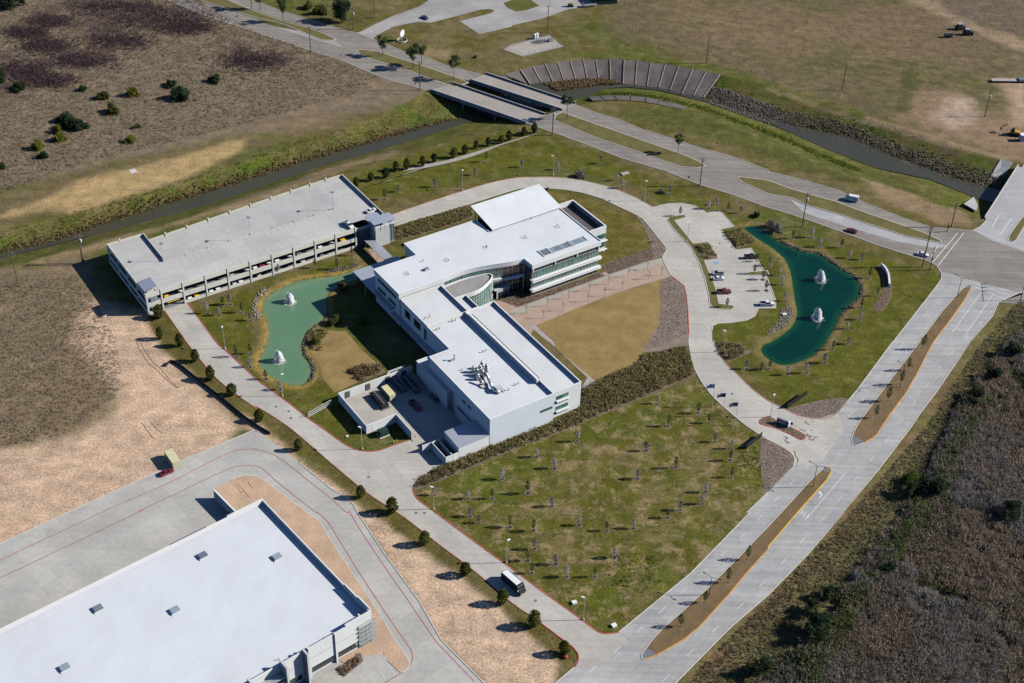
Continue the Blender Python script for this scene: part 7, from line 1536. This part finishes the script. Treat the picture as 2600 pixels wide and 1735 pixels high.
for i, (x, y, s, k, lb) in enumerate(((180, 822, 1.0, 0, 'dark bush near the left edge of the upper field'), (0, 735, 1.2, 0, 'dark bush cut by the left edge of the upper field'), (1215, 880, .95, 1, 'bright yellow green bush in the upper field'), (940, 905, .95, 2, 'olive bush left of the yellow green bush'), (1030, 1040, 1.0, 2, 'grey green bush below the yellow green bush'), (1660, 905, 1.35, 0, 'largest dark bush of the pair in the upper field'), (1570, 790, .9, 0, 'smaller dark bush behind the largest one'), (1970, 752, 1.0, 0, 'isolated dark bush at the right of the upper field'), (650, 1170, 1.3, 0, 'dark bush in the middle of the triple clump'), (730, 1180, 1.1, 0, 'dark bush right of the triple clump'), (600, 1110, 1.1, 0, 'dark bush behind the triple clump'), (530, 1215, .8, 1, 'yellow green bush above its twin at lower left'), (545, 1295, .85, 1, 'yellow green bush in front of the triple clump'), (345, 1370, .85, 1, 'yellow green bush at the far lower left of the field'), (400, 1448, .8, 0, 'dark bush at the lower left of the field'), (1265, 1172, .55, 2, 'thin small tree in the middle of the field'), (1200, 1305, .75, 1, 'yellow green bush closest to the tan sand'), (5, 1545, .7, 0, 'dark bush at the left edge above the tan sand'), (760, 830, .6, 0, 'small dark bush in the purple scrub'))):
    plant(BSH[k], 0, 0, x, y, lb, s, s * random.uniform(.85, 1.1), 'bushes in the upper left field')
PIN = [tree_proto('pine_tree', 'x', 'tree', 'pine', 9.0, 4.2, 2200, .45, 'leaf_pine', 5.0, .22), tree_proto('pine_tree', 'x', 'tree', 'pine', 7.5, 3.6, 1400, .45, 'leaf_pine', 6.5, .2)]
for c, r, x, y, k, s, lb in ((1, 0, 250, 207, 0, .95, 'pine in the median left of the big evergreen'), (1, 0, 40, 90, 0, .8, 'pine in the median at the top, left of the others'), (0, 0, 2310, 85, 0, .9, 'pine in the median nearest the top left corner'), (1, 0, 1165, 517, 0, .75, 'pine at the tip of the median before the bridges'), (1, 0, 1442, 632, 0, 1.05, 'fullest pine in the median before the bridges'), (1, 0, 1520, 600, 1, .8, 'slender pine close beside the fullest pine'), (1, 0, 1815, 735, 1, 1.05, 'tall thin pine nearest the bridges'), (2, 0, 502, 1097, 1, .95, 'pine in the median right after the bridges'), (2, 0, 1520, 1410, 1, .75, 'lone thin pine near the end of the grass median')):
    plant(PIN[k], c, r, x, y, lb, s, None, 'pines in the boulevard median')
BIG = tree_proto('evergreen_tree', 'x', 'tree', 'big', 12, 5.5, 4200, .6, 'leaf_dark', 1.5, .4)
plant(BIG, 1, 0, 800, 205, 'big dark evergreen beside the boulevard at the top', 1.1)
for x, y, s, lb in ((40, 95, .7, 'dark tree in the top left corner, nearest the edge'), (130, 85, .75, 'dark tree second from the top left corner'), (220, 50, .6, 'dark tree third from the top left corner')): plant(BIG, 0, 0, x, y, lb, s, None, 'dark trees in the top left corner')
plant(BSH[2], 1, 0, 600, 130, 'green bushes left of the big evergreen', 1.1); plant(BSH[2], 1, 0, 470, 80, 'green bush further left of the big evergreen', .9); plant(BSH[2], 1, 0, 2015, 530, 'small green bush above the far bridge', .35)
DKT = tree_proto('wood_evergreen', 'x', 'tree', 'round', 6.5, 3.4, 2000, .5, 'leaf_dark', .5, .25)
for i, (c, r, x, y, s, lb) in enumerate(((3, 2, 2240, 140, 1.0, 'dark evergreen at the top of the wood by the right edge'), (3, 2, 2060, 340, .95, 'dark evergreen second from the top of the wood'), (3, 2, 1900, 520, .75, 'dark evergreen third down at the edge of the wood'), (3, 2, 1860, 600, .7, 'dark evergreen just below the third one'), (3, 2, 1500, 1400, 1.35, 'largest dark evergreen at the edge of the wood'), (3, 2, 1330, 1420, .9, 'dark evergreen left of the largest one'), (3, 3, 1090, 560, .8, 'dark evergreen in the middle of the lower wood'), (3, 3, 420, 1130, 1.25, 'dark evergreen nearest the street in the lower wood'), (3, 3, 560, 790, .8, 'smaller evergreen above the one nearest the street'), (3, 3, 380, 930, .8, 'dark evergreen between street and thicket, lower down'), (3, 3, 2200, 60, 1.2, 'dark evergreen deep in the wood at right'), (2, 3, 2260, 1480, 1.1, 'dark evergreen at the bottom edge by the street'))):
    plant(DKT, c, r, x, y, lb, s, None, 'dark evergreens at the edge of the wood')
GRT = tree_proto('green_shrub', 'x', 'shrub', 'round', 4.0, 2.6, 1300, .42, 'tuft_green', .2, .12); plant(GRT, 3, 2, 1300, 1300, 'brightest green shrub at the edge of the wood', 1.1)
for C_, lb, s in (((1100, 405), 'round olive tree on the shore at the top of the milky pond', 1.0), ((985, 790), 'round olive tree on the point in the milky pond', 1.05), ((1300, 790), 'small olive tree in the building shade', .8), ((800, 1010), 'olive shrub on the point beside the milky pond', .75)):
    p = C3(*C_); s *= .72; o = copy_tree(BSH[2], (*p, 0), random.random() * 6, lb, (s, s, s * 1.1)); o['group'] = 'olive trees by the milky pond'
for c, r, x, y, lb, s in ((2, 0, 30, 1568, 'bare bush above the ring drive', .0),): pass
BB = tree_proto('bare_bush', 'x', 'bush', 'bush', 2.6, 2.2, 700, .32, 'twig', .1, .08)
plant(BB, 2, 1, 620, 60, 'large leafless bush above the top of the ring drive', 1.35); plant(BB, 2, 1, 1370, 200, 'leafless bush above the parking lot entrance', .7); plant(BB, 3, 1, 90, 560, 'leafless thicket at the top of the teal pond', 1.6); plant(BB, 3, 1, 20, 520, 'second leafless thicket at the top of the teal pond', 1.3); plant(BB, 2, 1, 330, 175, 'low leafless shrubs beside the sloping roof', .6)
plant(BSH[0], 2, 1, 2240, 420, 'dark evergreen shrub at the top shore of the teal pond', .5)

# saplings: thin stem, bare crown, mulch ring
def sapling_proto(h, r, mat, nl, ring=True):
    o = thing('sapling', 'x', 'sapling'); b = MB().tube((0, 0, 0), (0, 0, h * .8), .05, .02, 5)
    for i in range(7):
        a = i * 2.4; z = h * (.35 + .07 * i); b.tube((0, 0, z), (r * .7 * math.cos(a), r * .7 * math.sin(a), z + h * .22), .025, .008, 4, False)
    b.build('stem', 'bark', o)
    t = rng.random(nl); a = rng.uniform(0, 6.283, nl); rr = r * np.sin(np.clip(t * .85 + .12, 0, 1) * math.pi) * np.sqrt(rng.random(nl)); P = np.stack([rr * np.cos(a), rr * np.sin(a), h * (.3 + .7 * t)], 1)
    link('crown', tri_mesh('crown', leaf_tris(P, .26, 0, .8, .3), mat), o)
    if ring:
        n = 12; b = MB(); strip(b, [(.8 * math.cos(q * 6.283 / n), .8 * math.sin(q * 6.283 / n)) for q in range(n)], .24, 0, .12, True); b.build('mulch_ring', 'mulch_grey', o)
        MB().tube((0, 0, 0), (0, 0, .09), .66, .6, 12).build('mulch', 'bed_dark', o)
    return o
SAP = [sapling_proto(4.0, .85, 'twig_pale', 420), sapling_proto(4.4, .75, 'brush_green', 380), sapling_proto(3.8, .9, 'twig', 400)]
def saps(items, label, group, kinds=(0, 1, 2), s0=.85, s1=1.15):
    c = r = 0
    for it in items:
        if isinstance(it, str): c, r = int(it[0]), int(it[1]); continue
        o = plant(SAP[random.choice(kinds)], c, r, *it, label, random.uniform(s0, s1), None, group); o.rotation_euler = (random.uniform(-.05, .05), random.uniform(-.05, .05), o.rotation_euler[2])
saps(('22', (225, 1058), (390, 1165), (600, 915), (145, 1395), (365, 1510), (1340, 570), (1430, 775), (1705, 655), (1805, 748), (1860, 920), (1230, 1000), (1500, 1155), (1150, 1258), (2010, 980), (2000, 1090), (2010, 1245), (1775, 1380), (1745, 1490), (1540, 1548), '12', (2255, 1265), (1635, 1408), (1945, 1440), (2165, 1440), '13', (1965, 40), (2045, 100), (2330, 140), '23', (195, 170), (615, 120), (870, 170), (1115, 150), (1425, 50), (205, 340), (145, 445), (400, 480), (180, 560), (500, 595), (760, 590), (940, 415)), 'bare sapling with a mulch ring on the south lawn', 'saplings on the south lawn')
saps(('31', (225, 625), (395, 610), (475, 700), (670, 705), (745, 800), (865, 815), (925, 985), (1000, 1150), (855, 1255), (845, 1365), (730, 1450), '32', (730, 20), (590, 70), (520, 195), (350, 290), (180, 305), (10, 250)), 'bare sapling with a mulch ring right of the teal pond', 'saplings right of the teal pond')
saps(('31', (15, 870), (130, 1045), (160, 1195), (100, 960), '21', (2250, 830), (2300, 1000), (2330, 1100), '22', (2150, 250), (2285, 260)), 'sapling between the parking lot and the teal pond', 'saplings left of the teal pond')
saps(('21', (1450, 210), (1800, 350), (1880, 310), (1980, 370), (2100, 390), (1010, 160), (960, 90), '11', (1310, 195), (1640, 150), (1180, 265), (2010, 40), '20', (90, 1535), (420, 1560), (820, 1500), '10', (2110, 1490)), 'bare sapling on the lawn outside the ring drive', 'saplings outside the ring drive')
saps(('01', (1905, 1310), (2010, 1325), (2220, 1300), (2300, 1375), (2110, 1230), (2040, 1230), '02', (2300, 110), (2170, 140), (2295, 235), '12', (90, 345), (225, 440), '11', (25, 980), (200, 940), (350, 885), (540, 890), (745, 905), (880, 780)), 'bare sapling on the lawn between garage and milky pond', 'saplings beside the milky pond')
saps(('32', (1410, 68), (1285, 264), (1212, 395), (1095, 548), (985, 702), '23', (2155, 440), (1980, 648), (1762, 832), (1545, 1052)), 'young tree with a mulch ring in the street median', 'young trees in the street median', (1,), 1.2, 1.4)
saps(('21', (1540, 415), (2220, 945), (1968, 1252)), 'small leafy tree on a parking island finger', 'trees on the parking islands', (1,), .9, 1.05)
PLZ = thing('plaza_tree', 'thin leafless tree standing in the paved plaza', 'tree', (0, 0, 0), 0, 'young trees in the plaza')
b = MB().tube((0, 0, 0), (0, 0, 4.2), .07, .02, 5)
for i in range(9):
    a = i * 2.4; z = 1.8 + .26 * i; b.tube((0, 0, z), (.55 * math.cos(a), .55 * math.sin(a), z + .7), .03, .01, 4, False)
b.build('stem', 'twig', PLZ); P = rng.normal(0, 1, (70, 3)) * (.35, .35, .7) + (0, 0, 3.3); link('crown', tri_mesh('crown', leaf_tris(P, .22, 0, 1, .2), 'twig'), PLZ)
for i, (x, y) in enumerate(((130, 1310), (285, 1355), (325, 1245), (470, 1285), (518, 1175), (697, 1203), (712, 1105), (848, 1150), (885, 1043), (1010, 1088), (1065, 975), (1255, 995), (1240, 910), (1370, 960))):
    p = T(2, 1, x, y)
    if i == 0: PLZ.location = (*p, .04)
    else: copy_tree(PLZ, (*p, .04), random.random() * 6)

# every look-alike gets its own place in its label, counted from the left of the picture
def num_word(n):
    ones = ['', 'first', 'second', 'third', 'fourth', 'fifth', 'sixth', 'seventh', 'eighth', 'ninth', 'tenth', 'eleventh', 'twelfth', 'thirteenth', 'fourteenth', 'fifteenth', 'sixteenth', 'seventeenth', 'eighteenth', 'nineteenth']
    tens = {2: ('twentieth', 'twenty'), 3: ('thirtieth', 'thirty'), 4: ('fortieth', 'forty')}
    if n < 20: return ones[n]
    t, u = divmod(n, 10); return tens[t][0] if u == 0 else tens[t][1] + '-' + ones[u]
bpy.context.view_layer.update()
def screen_x(o):
    d = Vector(o.location) - Vector((0, 0, CAM_H)) if o.location.length > 1 else Vector(o.data.vertices[0].co) - Vector((0, 0, CAM_H))
    return d.dot(RT) / d.dot(FW)
by = {}
for o in SC.objects:
    if o.parent is None and o.get('category'): by.setdefault(o['label'], []).append(o)
for lb, os_ in by.items():
    if len(os_) < 2: continue
    os_.sort(key=screen_x)
    for i, o in enumerate(os_): o['label'] = '%s, %s from the left' % (lb, num_word(i + 1)) if i < len(os_) - 1 else lb + ', rightmost of them'
print('objects', len(bpy.data.objects))
